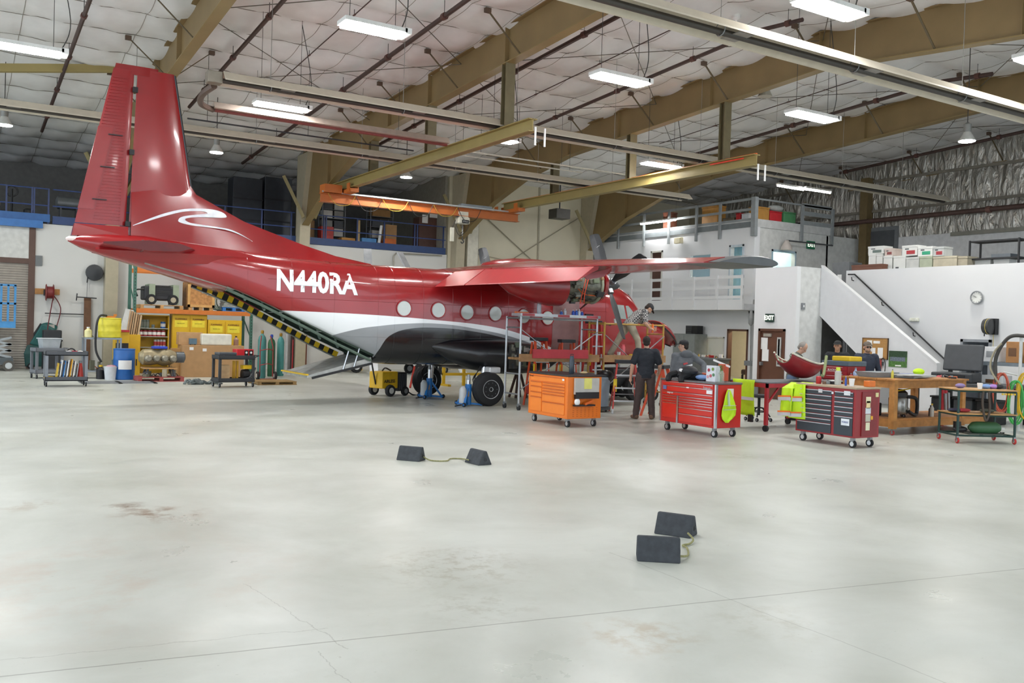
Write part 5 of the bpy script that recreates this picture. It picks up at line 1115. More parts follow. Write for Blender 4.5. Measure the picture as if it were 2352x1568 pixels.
# ---- flammables cabinets
def flam(f, label, doors, dep=.5):
    x0, x1, y, z0, z1 = f; z0 = 0; t = thing('flammables_cabinet', label, 'cabinet', ((x0+x1)/2, y+dep/2, 0)); o = ((x0+x1)/2, y+dep/2, 0)
    MB(o).box(x0, x1, y+.02, y+dep, 0, z1).build('body', YC, t, bevel=.01)
    w = (x1-x0)/doors
    for k in range(doors):
        d = MB(o).box(x0+k*w+.015, x0+(k+1)*w-.015, y, y+.02, .06, z1-.05).build('door', M('#d6ad22', .45, var=.05), t, bevel=.006)
        MB(o).box(x0+k*w+w*.12, x0+k*w+w*.85, y-.006, y, z1-.42, z1-.2).build('warning_label', M('#e5d23a', .5), d)
        lettering('label_letters', 'FLAMMABLE', .075, (x0+k*w+w*.48-o[0], y-.009-o[1], z1-.16), mat=M('#5a2a1c', .5), parent=d, sx=.9); lettering('label_letters', 'KEEP FIRE AWAY', .032, (x0+k*w+w*.48-o[0], y-.009-o[1], z1-.3), mat=M('#6d6a20', .5), parent=d)
    return t
c1 = flam(fb(395, 475, 722, 860, RY+.05), 'tall yellow flammables cabinet with two lettered doors, beside the paint cabinet', 2)
c2_ = flam(fb(477, 555, 735, 860, RY+.0), 'shorter yellow flammables cabinet beside the gas cylinders', 2)
# ---- cardboard boxes in front
f = fb(418, 560, 793, 866); carton('carton', f, .7, M('#b28c61', .75, var=.08), 'largest brown cardboard box, standing on the floor before the yellow cabinets', bevel=.01)
fy = f[2]; zt_ = f[4]
for (a, c_) in ((440, 800), (470, 803)): 
    q = ony(a, c_, fy); solo('shipping_label', MB().box(q.x-.06, q.x+.06, fy-.008, fy-.002, q.z-.05, q.z+.04), WHT, 'white shipping label on the largest cardboard box', 'label', 'labels on the largest box')
f2 = fb(411, 466, 763, 793, fy+.25); carton('carton', (f2[0], f2[1], f2[2], zt_+.002, f2[4]), .4, M('#bb9468', .75), 'flat cardboard box lying on the largest cardboard box')
q = ony(443, 790, fy+.1); t = thing('bench_scale', 'small blue-grey bench meter on the cardboard boxes', 'meter', (q.x, fy+.12, zt_+.005)); MB().box(-.11, .11, -.06, .06, .02, .2).build('case', M('#5d7685', .5), t); 
for x in (-.07, .07): MB().cyl((x, 0, 0), (x, 0, .03), .02, n=8).build('foot', BLACK, t)
f3 = fb(464, 534, 766, 792, fy); rest('foam_block', MB().box(-(f3[1]-f3[0])/2, (f3[1]-f3[0])/2, -.15, .2, 0, f3[4]-f3[3]), M('#dfddcf', .6), 'cream foam block lying on the largest cardboard box', 'foam', ((f3[0]+f3[1])/2, fy+.2, zt_+.003), bevel=.04)
q = ony(544, 790, fy+.2); bottle(Vector((q.x, fy+.3, zt_)), .08, .3, M('#b08a7c', .5), BLACK, 'copper-coloured sprayer can on the cardboard box', 'can')
f = fb(396, 416, 800, 862, fy+.2); carton('carton', f, .4, M('#a9814f', .75), 'narrow cardboard box wedged beside the engine pallet')
# ---- engine on red pallet
p = fl(370, 876)+Vector((0, .35, 0)); pallet(p, 1.25, .8, M('#a04a45', .6), 'red painted pallet under the dismounted engine')
e = thing('piston_engine', 'dismounted aircraft engine with a blue cover on a red pallet', 'engine', p+Vector((0, 0, .13)))
MB().lathe((-.55, 0, .55), [(.12, 0), (.22, .1), (.24, .3), (.2, .5), (.26, .65), (.22, .85), (.12, 1.05), (.08, 1.15)], 16, 'X').build('crankcase', M('#9c8f70', .45, .4, var=.3, scale=10), e, smooth=True)
for k in range(4):
    for s in (-1, 1): MB().lathe((-.35+k*.22, 0, .52), [(.1, s*.15), (.1, s*.4), (.06, s*.45)], 12, 'Y').build('cylinder', M('#8c8778', .4, .5), e)
MB().lathe((.45, 0, .55), [(.16, 0), (.16, .22), (.08, .26)], 14, 'X').build('starter', M('#5b6064', .5, .4), e, smooth=True)
MB().box(-.2, .2, -.15, .15, .79, .86).build('blue_cover', M('#2a44b8', .5), e, bevel=.02)
MB().box(-.45, .45, -.3, .3, .22, .26).build('mount_board', PLY, e)
for x in (-.4, .4):
    for y in (-.25, .25): MB().bar((x, y, 0), (x*.8, y*.8, .24), .05).build('stand_leg', DKGREY, e)
clutter('parts_pile', p+Vector((0, -.1, .13)), 1.0, .4, 18, 'loose engine parts piled on the red pallet under the engine', 'parts', CLM, .22)
# netting pile
p = fl(455, 882); t = thing('cargo_net', 'heap of grey cargo netting on the floor by the dark cart', 'net', p); rn = random.Random(4)
for k in range(26):
    x, y = rn.uniform(-.42, .42), rn.uniform(-.2, .2); MB().tube(bez([(x, y, .02), (x+.12, y+rn.uniform(-.1, .1), .05+.1*rn.random()), (x+.25, y, .03), (x+.3, y+.1, .02)], 4), .022, 5).build('strap', M(('#68706f', '#4f5757', '#7d8583')[k % 3], .8), t)
# ---- dark cart with red charger
p = fl(535, 888); ct = utility_cart(p, .12, 1.0, .55, .85, M('#33363a', .5), 'dark utility cart carrying a red charger and metal case')
z = .785
t = thing('battery_charger', 'red battery charger with gauges on the dark cart', 'charger', p+Vector((.25, 0, z)), .12)
MB().box(-.24, .24, -.15, .15, 0, .24).build('case', M('#c4242c', .4), t, bevel=.015)
for x in (.03, .16): MB().box(x-.05, x+.05, -.16, -.15, .03, .21).build('gauge_panel', BLACK, t); MB().lathe((x, -.165, .15), [(.001, 0), (.03, 0), (.03, .006)], 12, 'Y').build('gauge', WHT, t)
t = thing('metal_case', 'flat silver metal case on the dark cart', 'case', p+Vector((-.2, -.03, z)), .12); MB().box(-.28, .26, -.18, .18, 0, .07).build('base', M('#b6babd', .35, .5), t, bevel=.02); MB().box(-.27, .25, -.17, .17, .075, .15).build('lid', M('#4c5156', .4), t, bevel=.02)
for k in range(5): MB().box(-.05+k*.06, -.02+k*.06, -.185, -.18, .01, .06).build('slot', BLACK, t)
f = (p.x-.35, p.x-.1, p.y-.1, .17, .62); rest('wood_block', MB().box(-.13, .13, -.1, .1, 0, .42), M('#c9a77a', .6, var=.2), 'pale wooden block on the lower tray of the dark cart', 'block', p+Vector((-.25, 0, .17)))
solo('lift_post', MB().box(p.x+.0, p.x+.07, p.y+.05, p.y+.12, .172, .7).box(p.x+.1, p.x+.15, p.y+.05, p.y+.12, .172, .7), M('#d9a51c', .45), 'yellow steel posts standing in the dark cart', 'posts')
t = thing('shop_motor', 'black motor with hoses on the lower tray of the dark cart', 'motor', p+Vector((.32, 0, .17)), .12); MB().lathe((-.12, 0, .16), [(.05, 0), (.14, .03), (.15, .2), (.06, .26)], 14, 'X').build('motor_body', BLACK, t, smooth=True); MB().box(-.1, .18, -.12, .1, .32, .42).build('cover', YELLOW, t); MB().tube(bez([(.1, -.1, .2), (.2, -.2, .35), (.05, -.2, .1), (-.15, -.18, .05)], 5), .025, 6).build('hose', DKGREY, t); MB().box(-.14, .14, -.1, .1, 0, .05).build('base', DKGREY, t)
# ---- gas cylinders on hand truck
def gas(px, py, r, h, mat, label, topm=None):
    p = fl(px, py); t = thing('gas_cylinder', label, 'gas cylinder', p, 0, 'gas cylinders'); MB().lathe((0, 0, 0), [(r*.9, 0), (r, .03), (r, h*.8), (r*.8, h*.87), (r*.35, h*.92), (r*.3, h*.94)], 18).build('shell', mat, t, smooth=True); MB().lathe((0, 0, h*.93), [(.035, 0), (.05, .03), (.05, .1), (.02, .12)], 10).build('valve', topm or M('#b08a3c', .4, .6), t, smooth=True); return t
gas(600, 868, .13, 1.5, M('#3f7a76', .45), 'teal gas cylinder on the red hand truck'); gas(622, 864, .12, 1.35, M('#1f5a3c', .45), 'dark green gas cylinder with a blue collar', M('#2b49a8', .4)); gas(643, 863, .115, 1.4, M('#4a9490', .45), 'light teal gas cylinder beside the white pipe')
p = fl(611, 872); t = thing('hand_truck', 'red cylinder hand truck with pneumatic wheels', 'hand truck', p); RT = M('#8a2c28', .5)
for x in (-.2, .2): MB().tube([(x, .0, .1), (x, .02, 1.0), (x*.7, .12, 1.35)], .018, 6).build('frame_tube', RT, t)
MB().tube(bez([(-.2, -.02, .9), (0, -.16, .95), (.2, -.02, .9)], 5), .015, 6).build('hoop', RT, t); MB().tube(bez([(-.2, -.02, .45), (0, -.16, .5), (.2, -.02, .45)], 5), .015, 6).build('hoop', RT, t); MB().box(-.22, .22, -.25, 0, .02, .04).build('toe_plate', RT, t)
wheel('wheel', (.27, -.02, .13), .13, .07, 'X', t, RUBBER, M('#bdb8ae', .5)); wheel('wheel', (-.27, -.02, .13), .13, .07, 'X', t, RUBBER, M('#bdb8ae', .5))
f = fb(592, 682, 866, 884); t = pallet(Vector(((f[0]+f[1])/2, f[2]+.5, 0)), f[1]-f[0], 1.0, M('#9a7d4f', .65, var=.2), 'wooden pallet lying in front of the gas cylinders', .1)
solo('standpipe', MB().cyl(ony(657, 850, 33.2), ony(660, 745, 33.2), .05, n=10), M('#c4c6c6', .4, .3), 'white standpipe on the back wall by the gas cylinders', 'pipe')
for l, r, c_, lab in ((668, 690, '#3a2724', 'dark brown door leaf leaning on the back wall'), (692, 705, '#7c4a35', 'reddish brown door leaf leaning on the back wall')):
    f = fb(l, r, 768, 838, 33.3); solo('door_leaf', MB().box(f[0], f[1], 33.3, 33.36, 0, f[4]), M(c_, .55), lab, 'door')
solo('red_pole', MB().cyl((ony(671, 840, 32.9).x, 32.9, 0), ony(673, 780, 33.15), .02, n=6), RED, 'thin red pole leaning by the brown door leaf', 'pole')
# ---- things on the back wall
t = thing('hose_reel', 'red air hose reel on a wooden board, its hose drooping', 'reel', ony(112, 672, YB-.0)); RZ = t.location.copy()
f = fb(80, 137, 663, 676, YB-.02); MB(RZ).box(f[0], f[1], YB-.05, YB, f[3], f[4]).build('board', WOOD, t)
MB(RZ).lathe((RZ.x-.12, YB-.36, RZ.z), [(.26, 0), (.28, .02), (.2, .04), (.2, .2), (.28, .22), (.26, .24)], 24, 'X').build('reel', M('#7c2a2a', .45), t, smooth=True); MB(RZ).box(RZ.x-.16, RZ.x+.16, YB-.12, YB-.05, RZ.z-.1, RZ.z+.1).build('bracket', BLACK, t)
MB(RZ).tube(bez([(RZ.x+.1, YB-.3, RZ.z-.2), (RZ.x-.02, YB-.35, 1.5), (RZ.x-.05, YB-.4, 1.1)], 6), .018, 6).build('hose', M('#6b2026', .5), t); MB(RZ).tube(bez([(RZ.x+.1, YB-.25, RZ.z-.05), (RZ.x+.35, YB-.15, RZ.z-.5), (RZ.x+.25, YB-.12, RZ.z-1.1)], 6), .016, 6).build('hose', M('#6b2026', .5), t)
q = ony(217, 626, YB-.2); t = thing('cord_reel', 'dark cable reel high on the back wall behind the tail', 'reel', q); MB().lathe((0, -.1, 0), [(.1, 0), (.26, .03), (.28, .1), (.26, .2), (.1, .24)], 20, 'Y').build('drum', M('#35393d', .45), t, smooth=True); MB().box(-.06, .06, .1, .2, -.1, .1).build('bracket', DKGREY, t); MB().tube([(-.2, 0, -.1), (-.22, 0, -.35)], .02, 6).build('cord', BLACK, t); MB().tube([(-.2, .05, -.35), (-.24, .1, -1.9)], .006, 4).build('pull_cord', DKGREY, t)
f = fb(81, 97, 587, 610, YB-.01); solo('wall_panel', MB().box(f[0], f[1], YB-.06, YB, f[3], f[4]), M('#6f7374', .5), 'grey electrical box beside the roller door', 'box')
f = fb(194, 210, 684, 740, YB-.3); solo('leaning_plank', MB().cb(((f[0]+f[1])/2, YB-.2, f[4]/2), (f[1]-f[0], .05, f[4]), rx=-.06), M('#6d4c33', .65, var=.2), 'dark brown plank leaning on the back wall', 'plank')
q = ony(200, 684, YB-.3); solo('pry_bar', MB().cyl((q.x-.3, YB-.25, q.z+.02), (q.x+.3, YB-.25, q.z), .02, n=6).cyl((q.x-.32, YB-.25, q.z-.1), (q.x-.3, YB-.25, q.z+.14), .02, n=6), DKSTEEL, 'short iron bar laid across the top of the brown plank', 'bar')
a, c_ = ony(103, 719, YB-.1), ony(196, 722, YB-.1); solo('wall_rail', MB().cyl(a, c_, .018, n=6), DKSTEEL, 'long thin steel bar along the back wall below the hose reel', 'bar')
f = fb(100, 142, 758, 800, YB-1.2); carton('trash_bin', (f[0], f[1], f[2], 0, f[4]), .6, M('#26282b', .6), 'black plastic trash bin behind the grey carts', 'bin', tape=False, bevel=.03)
f = fb(112, 125, 745, 757, YB-.03); solo('outlet_box', MB().box(f[0], f[1], YB-.08, YB, f[3], f[4]), M('#b5b2a8', .5), 'beige outlet box on the back wall above the trash bin', 'box')
# ================================================================ IN THE STORAGE LOFT
LZ = LOFTZ+.05
def lbox(l, r, tp, mat, label, dy=1.0, dep=.5, cat='box', name='carton', z0=LZ, tape=True, group=None):
    x0, x1 = ony(l, 540, YB+dy).x, ony(r, 540, YB+dy).x; return carton(name, (x0, x1, YB+dy, z0, max(z0+.1, ony((l+r)/2, tp, YB+dy).z)), dep, mat, label, cat, group, tape)
def lshelf(l, r, tp, n, label, dy=1.5):
    x0, x1 = ony(l, 500, YB+dy).x, ony(r, 500, YB+dy).x; h = ony((l+r)/2, tp, YB+dy).z-LZ; o = ((x0+x1)/2, YB+dy+.25, LZ); t = thing('shelving_unit', label, 'shelf', o); w = x1-x0; SG = M('#777b80', .5, .4)
    for x in (-w/2, w/2):
        for y in (-.22, .22): MB().box(x-.02, x+.02, y-.02, y+.02, 0, h).build('post', SG, t)
    zs = [.1+(h-.15)*k/(n-1) for k in range(n)]
    for z in zs: MB().box(-w/2, w/2, -.24, .24, z-.02, z).build('shelf', SG, t)
    return t, [z+LZ for z in zs], o, w
t1, zs1, o1, w1 = lshelf(741, 793, 458, 6, 'grey metal shelving unit in the loft next to the column')
t2, zs2, o2, w2_ = lshelf(852, 903, 470, 5, 'grey metal shelving unit in the loft holding file boxes', 1.7)
LB2 = [M('#8f8d88', .6), M('#c6c5c0', .6), M('#4f5358', .6), M('#a57d4e', .7)]
for i, z in enumerate(zs1[1:5]):
    for k in (-1, 1): rest('storage_box', MB().box(-w1*.2, w1*.2, -.18, .18, 0, .26+.05*((i+k) % 2)), LB2[(i+k) % 3], ('dusty %s box on the loft shelving beside the column' % ('pale', 'grey', 'dark')[(i+k) % 3]), 'box', (o1[0]+k*w1*.24, o1[1], z+.003), group='boxes on the loft shelving')
for i, z in enumerate(zs2[1:4]): rest('storage_box', MB().box(-w2_*.4, w2_*.4, -.18, .18, 0, .3), LB2[(i+1) % 4], 'file box on the %s shelf of the loft shelving by the cables' % ('second', 'third', 'fourth')[i], 'box', (o2[0], o2[1], z+.003))
lbox(738, 766, 520, M('#b0342c', .5), 'stack of red plastic crates in the loft', .5, .45, 'crate', 'plastic_crate', tape=False)
lbox(785, 816, 546, M('#b5813f', .7), 'low flat cardboard box in the loft behind the rail', .4); lbox(832, 865, 547, M('#4a86bd', .45), 'light blue plastic tub in the loft', .4, .5, 'tub', 'plastic_tub', tape=False)
lbox(884, 910, 548, M('#c9682c', .6), 'orange and white carton in the loft', .4); q = ony(897, 530, YB+.6)
lbox(886, 911, 516, CARD, 'opened tall cardboard box in the loft behind the orange carton', 1.0); lbox(697, 722, 505, M('#8a6a45', .7), 'brown cardboard box in the loft beside the column', .8)
f = fb(868, 880, 517, 560, YB+.3); solo('paper_tube', MB().cyl(((f[0]+.05), YB+.35, LZ), (f[1], YB+.5, f[4]), .06, n=10), WHT, 'white cardboard tube leaning in the loft', 'tube')
f = fb(822, 827, 506, 555, YB+.5); solo('timber', MB().box(f[0], f[1], YB+.5, YB+.56, LZ, f[4]), M('#b79a6a', .6), 'upright timber in the loft behind the rail', 'timber')
lbox(962, 1018, 500, M('#5b3f35', .6), 'dark brown wooden cabinet in the loft with papers on it', .7, .6, 'cabinet', 'loft_cabinet', tape=False)
for l, r, a, b_, lb_ in ((970, 983, 493, 512, 'long'), (987, 1008, 485, 500, 'wide')): 
    f = fb(l, r, a, b_, YB+.66); solo('paper_notice', MB().box(f[0], f[1], YB+.66, YB+.67, f[3], f[4]), WHT, lb_+' paper notice on the loft cabinet', 'paper')
# tall dark cabinets behind the dorsal fin
for l, r, lb_ in ((535, 603, 'beside its twin'), (608, 670, 'beside the column')):
    x0, x1 = ony(l, 450, YB+1.5).x, ony(r, 450, YB+1.5).x; t = thing('loft_bin', 'tall dark steel bin in the loft '+lb_, 'bin', ((x0+x1)/2, YB+1.9, LZ)); h = ony((l+r)/2, 408, YB+1.5).z-LZ
    MB().box(-(x1-x0)/2, (x1-x0)/2, -.4, .4, 0, h).build('body', M('#2d3138', .4, .3), t, bevel=.02)
    for z in (h*.33, h*.66): MB().box(-(x1-x0)/2-.01, (x1-x0)/2+.01, -.42, -.4, z-.03, z+.03).build('band', M('#22252b', .4, .3), t)
# pallet jack and odds above the roller door
q = ony(27, 470, YB+.6); t = thing('pallet_jack', 'black pallet jack with a looped handle in the loft', 'pallet jack', (q.x, YB+.7, LZ)); h = ony(27, 430, YB+.7).z-LZ
MB().cyl((0, 0, .1), (0, 0, h-.05), .035, n=8).build('shaft', BLACK, t); MB().torus((0, 0, h-.12), .17, .025, 'Y', 18, 6).build('handle_loop', BLACK, t); MB().box(-.15, .15, -.1, 1.0, .0, .12).build('forks', BLACK, t)
q = ony(66, 480, YB+.7); t = thing('floor_buffer', 'black floor machine in the loft beside the pallet jack', 'machine', (q.x, YB+.7, LZ)); MB().lathe((0, 0, 0), [(.3, 0), (.3, .1), (.16, .16), (.16, .38), (.1, .42)], 16).build('body', BLACK, t, smooth=True); MB().box(.1, .6, -.2, .2, 0, .14).build('deck', BLACK, t)
lbox(0, 14, 462, M('#24262a', .6), 'dark box in the loft at the roller door end', .8)
f = fb(140, 178, 448, 466, YB+.8); t = thing('water_tank', 'small grey tank in the loft behind the rudder', 'tank', ((f[0]+f[1])/2, YB+1, LZ)); MB().lathe((-.4, 0, .75), [(.1, 0), (.22, .05), (.22, .75), (.1, .8)], 16, 'X').build('vessel', M('#6e7274', .4, .4), t, smooth=True)
for x in (-.25, .25): MB().box(x-.03, x+.03, -.2, .2, 0, .6).build('leg', DKGREY, t)
# white struts leaning on the wall behind the fuselage
for (a, b_, c_, d_), lb_ in (((838, 572, 846, 610), 'straight'), ((912, 580, 935, 612), 'slanted')):
    p, q = ony(a+6, b_, YB-1.2), ony(c_ if lb_ == 'straight' else d_ and c_, d_, YB-1.6); q2 = p+(q-p)*(p.z/(p.z-q.z)); mb = MB(); mb.bar(p, q2, .3, .06); solo('wing_strut', mb, M('#d9dcdf', .45), lb_+' white panel standing against the back wall behind the fuselage', 'panel')
p = [ony(904, 610, YB-.1), ony(904, 588, YB-.1), ony(910, 581, YB-.1), ony(1015, 587, YB-.1)]; solo('wall_conduit', MB().tube(p, .03, 6), M('#a9a69a', .4, .4), 'bent grey conduit on the back wall behind the fuselage', 'conduit')
# ================================================================ UNDER AND BESIDE THE AIRCRAFT
# ---- yellow power cart
p = fl(890, 908); t = thing('power_cart', 'yellow and black wheeled compressor cart under the fuselage', 'cart', p, .35)
bd = MB().box(-.42, .12, -.24, .24, .2, .62).build('body', M('#dcae16', .45), t, bevel=.02); MB().box(.12, .44, -.25, .25, .12, .6).build('engine_guard', BLACK, t, bevel=.02)
lettering('side_letters', 'AIRLESS', .11, (-.17, -.243, .38), mat=BLACK, parent=bd, bold=.003)
for s in (-1, 1): wheel('wheel', (-.2, s*.3, .15), .15, .1, 'Y', t, RUBBER, M('#c9c6be', .5)); wheel('wheel', (.36, s*.26, .12), .12, .08, 'Y', t)
MB().tube([(-.42, 0, .3), (-.55, 0, .75), (-.6, 0, 1.0)], .02, 6).build('tow_handle', BLACK, t); MB().cyl((-.6, -.16, 1.0), (-.6, .16, 1.0), .02, n=6).build('handle_grip', BLACK, t)
for k in range(4): MB().box(.16+k*.07, .19+k*.07, -.262, -.25, .16, .56).build('guard_bar', DKGREY, t)
MB().tube(bez([(-.2, 0, .64), (-.05, .05, .7), (.1, 0, .63)], 5), .02, 6).build('lift_handle', BLACK, t)
solo('air_hose', MB().tube(bez([p+Vector((.5, -.1, .12)), p+Vector((.7, -.05, .012)), p+Vector((1.1, .3, .012)), p+Vector((1.3, 1.0, .25))], 8), .018, 6), BLACK, 'black hose running from the yellow cart along the floor', 'hose')
# ---- hydraulic tripod jacks
JB = M('#1f6fb5', .4)
def jack(loc, label, top):
    t = thing('aircraft_jack', label, 'jack', loc, .3)
    for a in (90, 210, 330):
        d = Vector((math.cos(math.radians(a)), math.sin(math.radians(a)), 0)); MB().bar(d*.05+Vector((0, 0, .42)), d*.34+Vector((0, 0, .03)), .05, .04).build('leg', JB, t)
        MB().bar(d*.06+Vector((0, 0, .06)), d*.34+Vector((0, 0, .03)), .05, .04).build('base_bar', JB, t); wheel('wheel', d*.37+Vector((0, 0, .05)), .05, .035, 'X', t, RUBBER, BLUE)
    MB().cyl((0, 0, .03), (0, 0, .5), .075, n=14).build('outer_cylinder', JB, t, smooth=True); MB().cyl((0, 0, .5), (0, 0, top-.12), .045, n=12).build('ram', CHROME, t, smooth=True); MB().cyl((0, 0, top-.12), (0, 0, top), .05, .03, 12).build('jack_pad', STEEL, t)
    MB().lathe((-.2, -.02, .08), [(.08, 0), (.085, .02), (.085, .3), (.05, .36), (.03, .38)], 14).build('fluid_reservoir', M('#b9bcbe', .45), t, smooth=True); MB().cb((-.09, -.02, .28), (.1, .1, .12)).build('pump_block', M('#a58a72', .5), t)
    MB().cyl((-.35, -.12, .05), (-.62, -.2, .04), .015, n=6).build('pump_handle', BLACK, t)
jack(fl(985, 914), 'blue tripod jack with chrome ram by the far main wheel', .84); jack(fl(1072, 930)+Vector((-.08, -.2, 0)), 'blue tripod jack with silver reservoir beside the near main wheel', .72)
solo('tow_bar_leg', MB().bar(fl(942, 892)+Vector((0, 0, .03)), ony(952, 842, fl(942, 892).y+.4), .05), M('#c0392b', .5), 'red and grey leaning tow bar leg behind the yellow cart', 'bar')
# ---- far clutter seen under the belly
p = fl(922, 872)+Vector((0, 4.0, 0)); t = thing('equipment_trailer', 'white wheeled equipment trailer seen under the belly', 'trailer', p); MB().box(-.5, .6, 0, 1.2, .35, 1.0).build('body', M('#c9ccd0', .5), t, bevel=.1); wheel('wheel', (0, -.05, .24), .24, .14, 'Y', t, RUBBER, M('#d5d8da', .5)); wheel('wheel', (0, 1.25, .24), .24, .14, 'Y', t, RUBBER)
p = fl(888, 862)+Vector((0, 3.6, 0)); t = thing('work_stand', 'low yellow work stand behind the compressor cart', 'stand', p)
for x in (-.4, .4):
    for y in (-.2, .2): MB().bar((x*1.1, y*1.1, 0), (x*.9, y*.9, .6), .05).build('leg', YELLOW, t)
MB().box(-.45, .45, -.25, .25, .6, .85).build('deck', YELLOW, t)
p = fl(1050, 872)+Vector((.4, 3.2, 0)); t = thing('parts_trailer', 'blue flat trailer loaded with red cases, seen past the wheel', 'trailer', p); MB().box(-.9, .9, -.4, .4, .4, .55).build('bed', M('#2f74b0', .5), t)
for x in (-.5, .2, .65): MB().box(x-.2, x+.2, -.3, .3, .55, .8).build('red_case', M('#b5323a', .5), t, bevel=.02)
for x in (-.5, .5): wheel('wheel', (x, -.42, .2), .2, .12, 'Y', t); wheel('wheel', (x, .42, .2), .2, .12, 'Y', t)
p = fl(1172, 905)+Vector((.5, 3.4, 0)); t = thing('tail_stand', 'yellow steel frame stand behind the near main wheel', 'stand', p); YF_ = M('#d8b01a', .45)
for x in (-.8, -.1, .8): MB().box(x-.04, x+.04, -.04, .04, 0, .95).build('post', YF_, t)
for z in (.35, .62, .92): MB().box(-.84, .84, -.03, .03, z-.04, z+.04).build('rail', YF_, t)
MB().bar((.3, 0, .9), (.75, 0, .35), .07).build('brace', YF_, t)
for x in (-.8, .8): MB().box(x-.05, x+.05, -.4, .4, 0, .06).build('foot', YF_, t)
for px_, lb_ in ((1196, 'brown steel axle stand beside the scaffold caster'),):
    p = fl(px_, 915)+Vector((.1, .3, 0)); t = thing('axle_stand', lb_, 'stand', p)
    for a in range(4): d = Vector((math.cos(a*1.57+.78), math.sin(a*1.57+.78), 0)); MB().bar(d*.06+Vector((0, 0, .62)), d*.24, .05).build('leg', M('#4a2f28', .5), t)
    MB().cyl((0, 0, .5), (0, 0, .8), .035, n=8).build('screw', DKSTEEL, t)
p = fl(1218, 905)+Vector((.2, .2, 0)); t = thing('tripod_stand', 'red tripod stand behind the orange tool chest', 'stand', p)
for a in (90, 210, 330): d = Vector((math.cos(math.radians(a)), math.sin(math.radians(a)), 0)); MB().bar(Vector((0, 0, .75)), d*.3, .04).build('leg', M('#a02a2a', .5), t)
MB().cyl((0, 0, .6), (0, 0, .82), .05, n=8).build('head', M('#a02a2a', .5), t)
# ---- rolling scaffold
SF, SB_ = 16.75, 17.35; sx0, sx1, sx2 = 10.62, 12.72, 14.75; AL_ = M('#a9adb0', .35, .7); YT = M('#b08a3e', .5, .2, var=.25, scale=12)
def scaffold(x0, x1, zt, label, mat, plank, caster_on=True):
    o = ((x0+x1)/2, SF, 0); t = thing('scaffold', label, 'scaffold', o)
    for x in (x0, x1):
        for y in (SF, SB_):
            MB(o).cyl((x, y, .12), (x, y, zt), .024, n=8).build('post', mat, t, smooth=True)
            c = MB(o).lathe((x-.02, y, .06), [(.03, 0), (.06, .0), (.06, .04), (.03, .04)], 14, 'X').build('caster', RUBBER, t); MB(o).box(x-.03, x+.03, y-.03, y+.03, .08, .15).build('caster_fork', STEEL, c)
        for z in (.35, .8, zt-.25, zt-.03): MB(o).cyl((x, SF, z), (x, SB_, z), .02, n=6).build('rung', mat, t)
    for y in (SF, SB_): MB(o).cyl((x0, y, zt-.04), (x1, y, zt-.04), .022, n=6).build('top_rail', mat, t)
    for a, b_ in (((x0, .45), (x1, zt-.3)), ((x0, zt-.3), (x1, .45))): MB(o).bar((a[0], SF-.03, a[1]), (b_[0], SF-.03, b_[1]), .035, .01).build('cross_brace', AL_, t)
    for k in range(4): MB(o).box(x0+.02, x1-.02, SF+.03+k*.13, SF+.15+k*.13, plank-.05, plank).build('plank', M('#8d6a42', .65, var=.25), t)
    MB(o).box(x0-.05, x1+.05, SF-.06, SF-.03, plank-.08, plank+.09).build('toe_board', M('#94704a', .65, var=.25, scale=8), t)
    return t
PLK = 1.16
scaffold(sx0, sx1, 2.08, 'aluminium scaffold with a plank deck and red toe panel beside the fuselage', AL_, PLK); scaffold(sx1+.22, sx2, 2.02, 'rusty yellow scaffold on which the plaid-shirted man stands', YT, PLK)
solo('red_sheet', MB().box(10.9, 12.42, SF-.1, SF-.062, PLK+.0, PLK+.2), M('#b0333c', .5), 'long red panel fixed along the scaffold deck', 'panel')
wk = thing('walk_plank', 'aluminium plank with red ends across the scaffold top', 'plank', (11.7, SF+.1, 2.08)); MB((11.7, SF+.1, 2.08)).box(10.55, 12.75, SF-.08, SF+.3, 2.085, 2.15).build('deck', M('#b3b7ba', .4, .5), wk)
for x in (10.6, 11.55, 12.35): MB((11.7, SF+.1, 2.08)).box(x, x+.32, SF-.085, SF-.08, 2.09, 2.145).build('red_patch', M('#a8434a', .5), wk)
TZ = 2.151
bottle(Vector((11.15, SF+.1, TZ)), .05, .3, M('#b9c0c6', .4), M('#d8a51c', .5), 'clear spray bottle with a yellow nozzle on the scaffold plank')
rest('orange_tray', MB().box(-.18, .12, -.06, .06, 0, .03), ORANGE, 'orange tool tray on the end of the scaffold plank', 'tray', (10.72, SF+.1, TZ))
for k, (x, c, h) in enumerate(((11.75, '#2f62b8', .09), (11.85, '#d5d9de', .14), (12.08, '#2b57c0', .12), (12.17, '#3a6fd0', .13), (12.25, '#dfe4ea', .14), (12.33, '#2b57c0', .1))): 
    lb_ = ('short blue cup on the scaffold plank', 'white jar with a wide lid on the scaffold plank', 'blue adhesive tube in the cluster on the plank', 'lighter blue adhesive tube on the plank', 'white tube among the blue ones on the plank', 'small blue tub at the end of the cluster on the plank')[k]
    bottle(Vector((x, SF+.08, TZ)), .035, h, M(c, .45), WHT, lb_, 'tube')
rest('dark_tool', MB().cb((0, 0, .02), (.22, .06, .04)), BLACK, 'flat black tool on the scaffold plank', 'tool', (12.55, SF+.1, TZ))
rest('paper_cup', MB().lathe((0, 0, 0), [(.03, 0), (.042, .1)], 14), WHT, 'white paper cup on the yellow scaffold rail', 'cup', (13.25, SF+.0, 2.005))
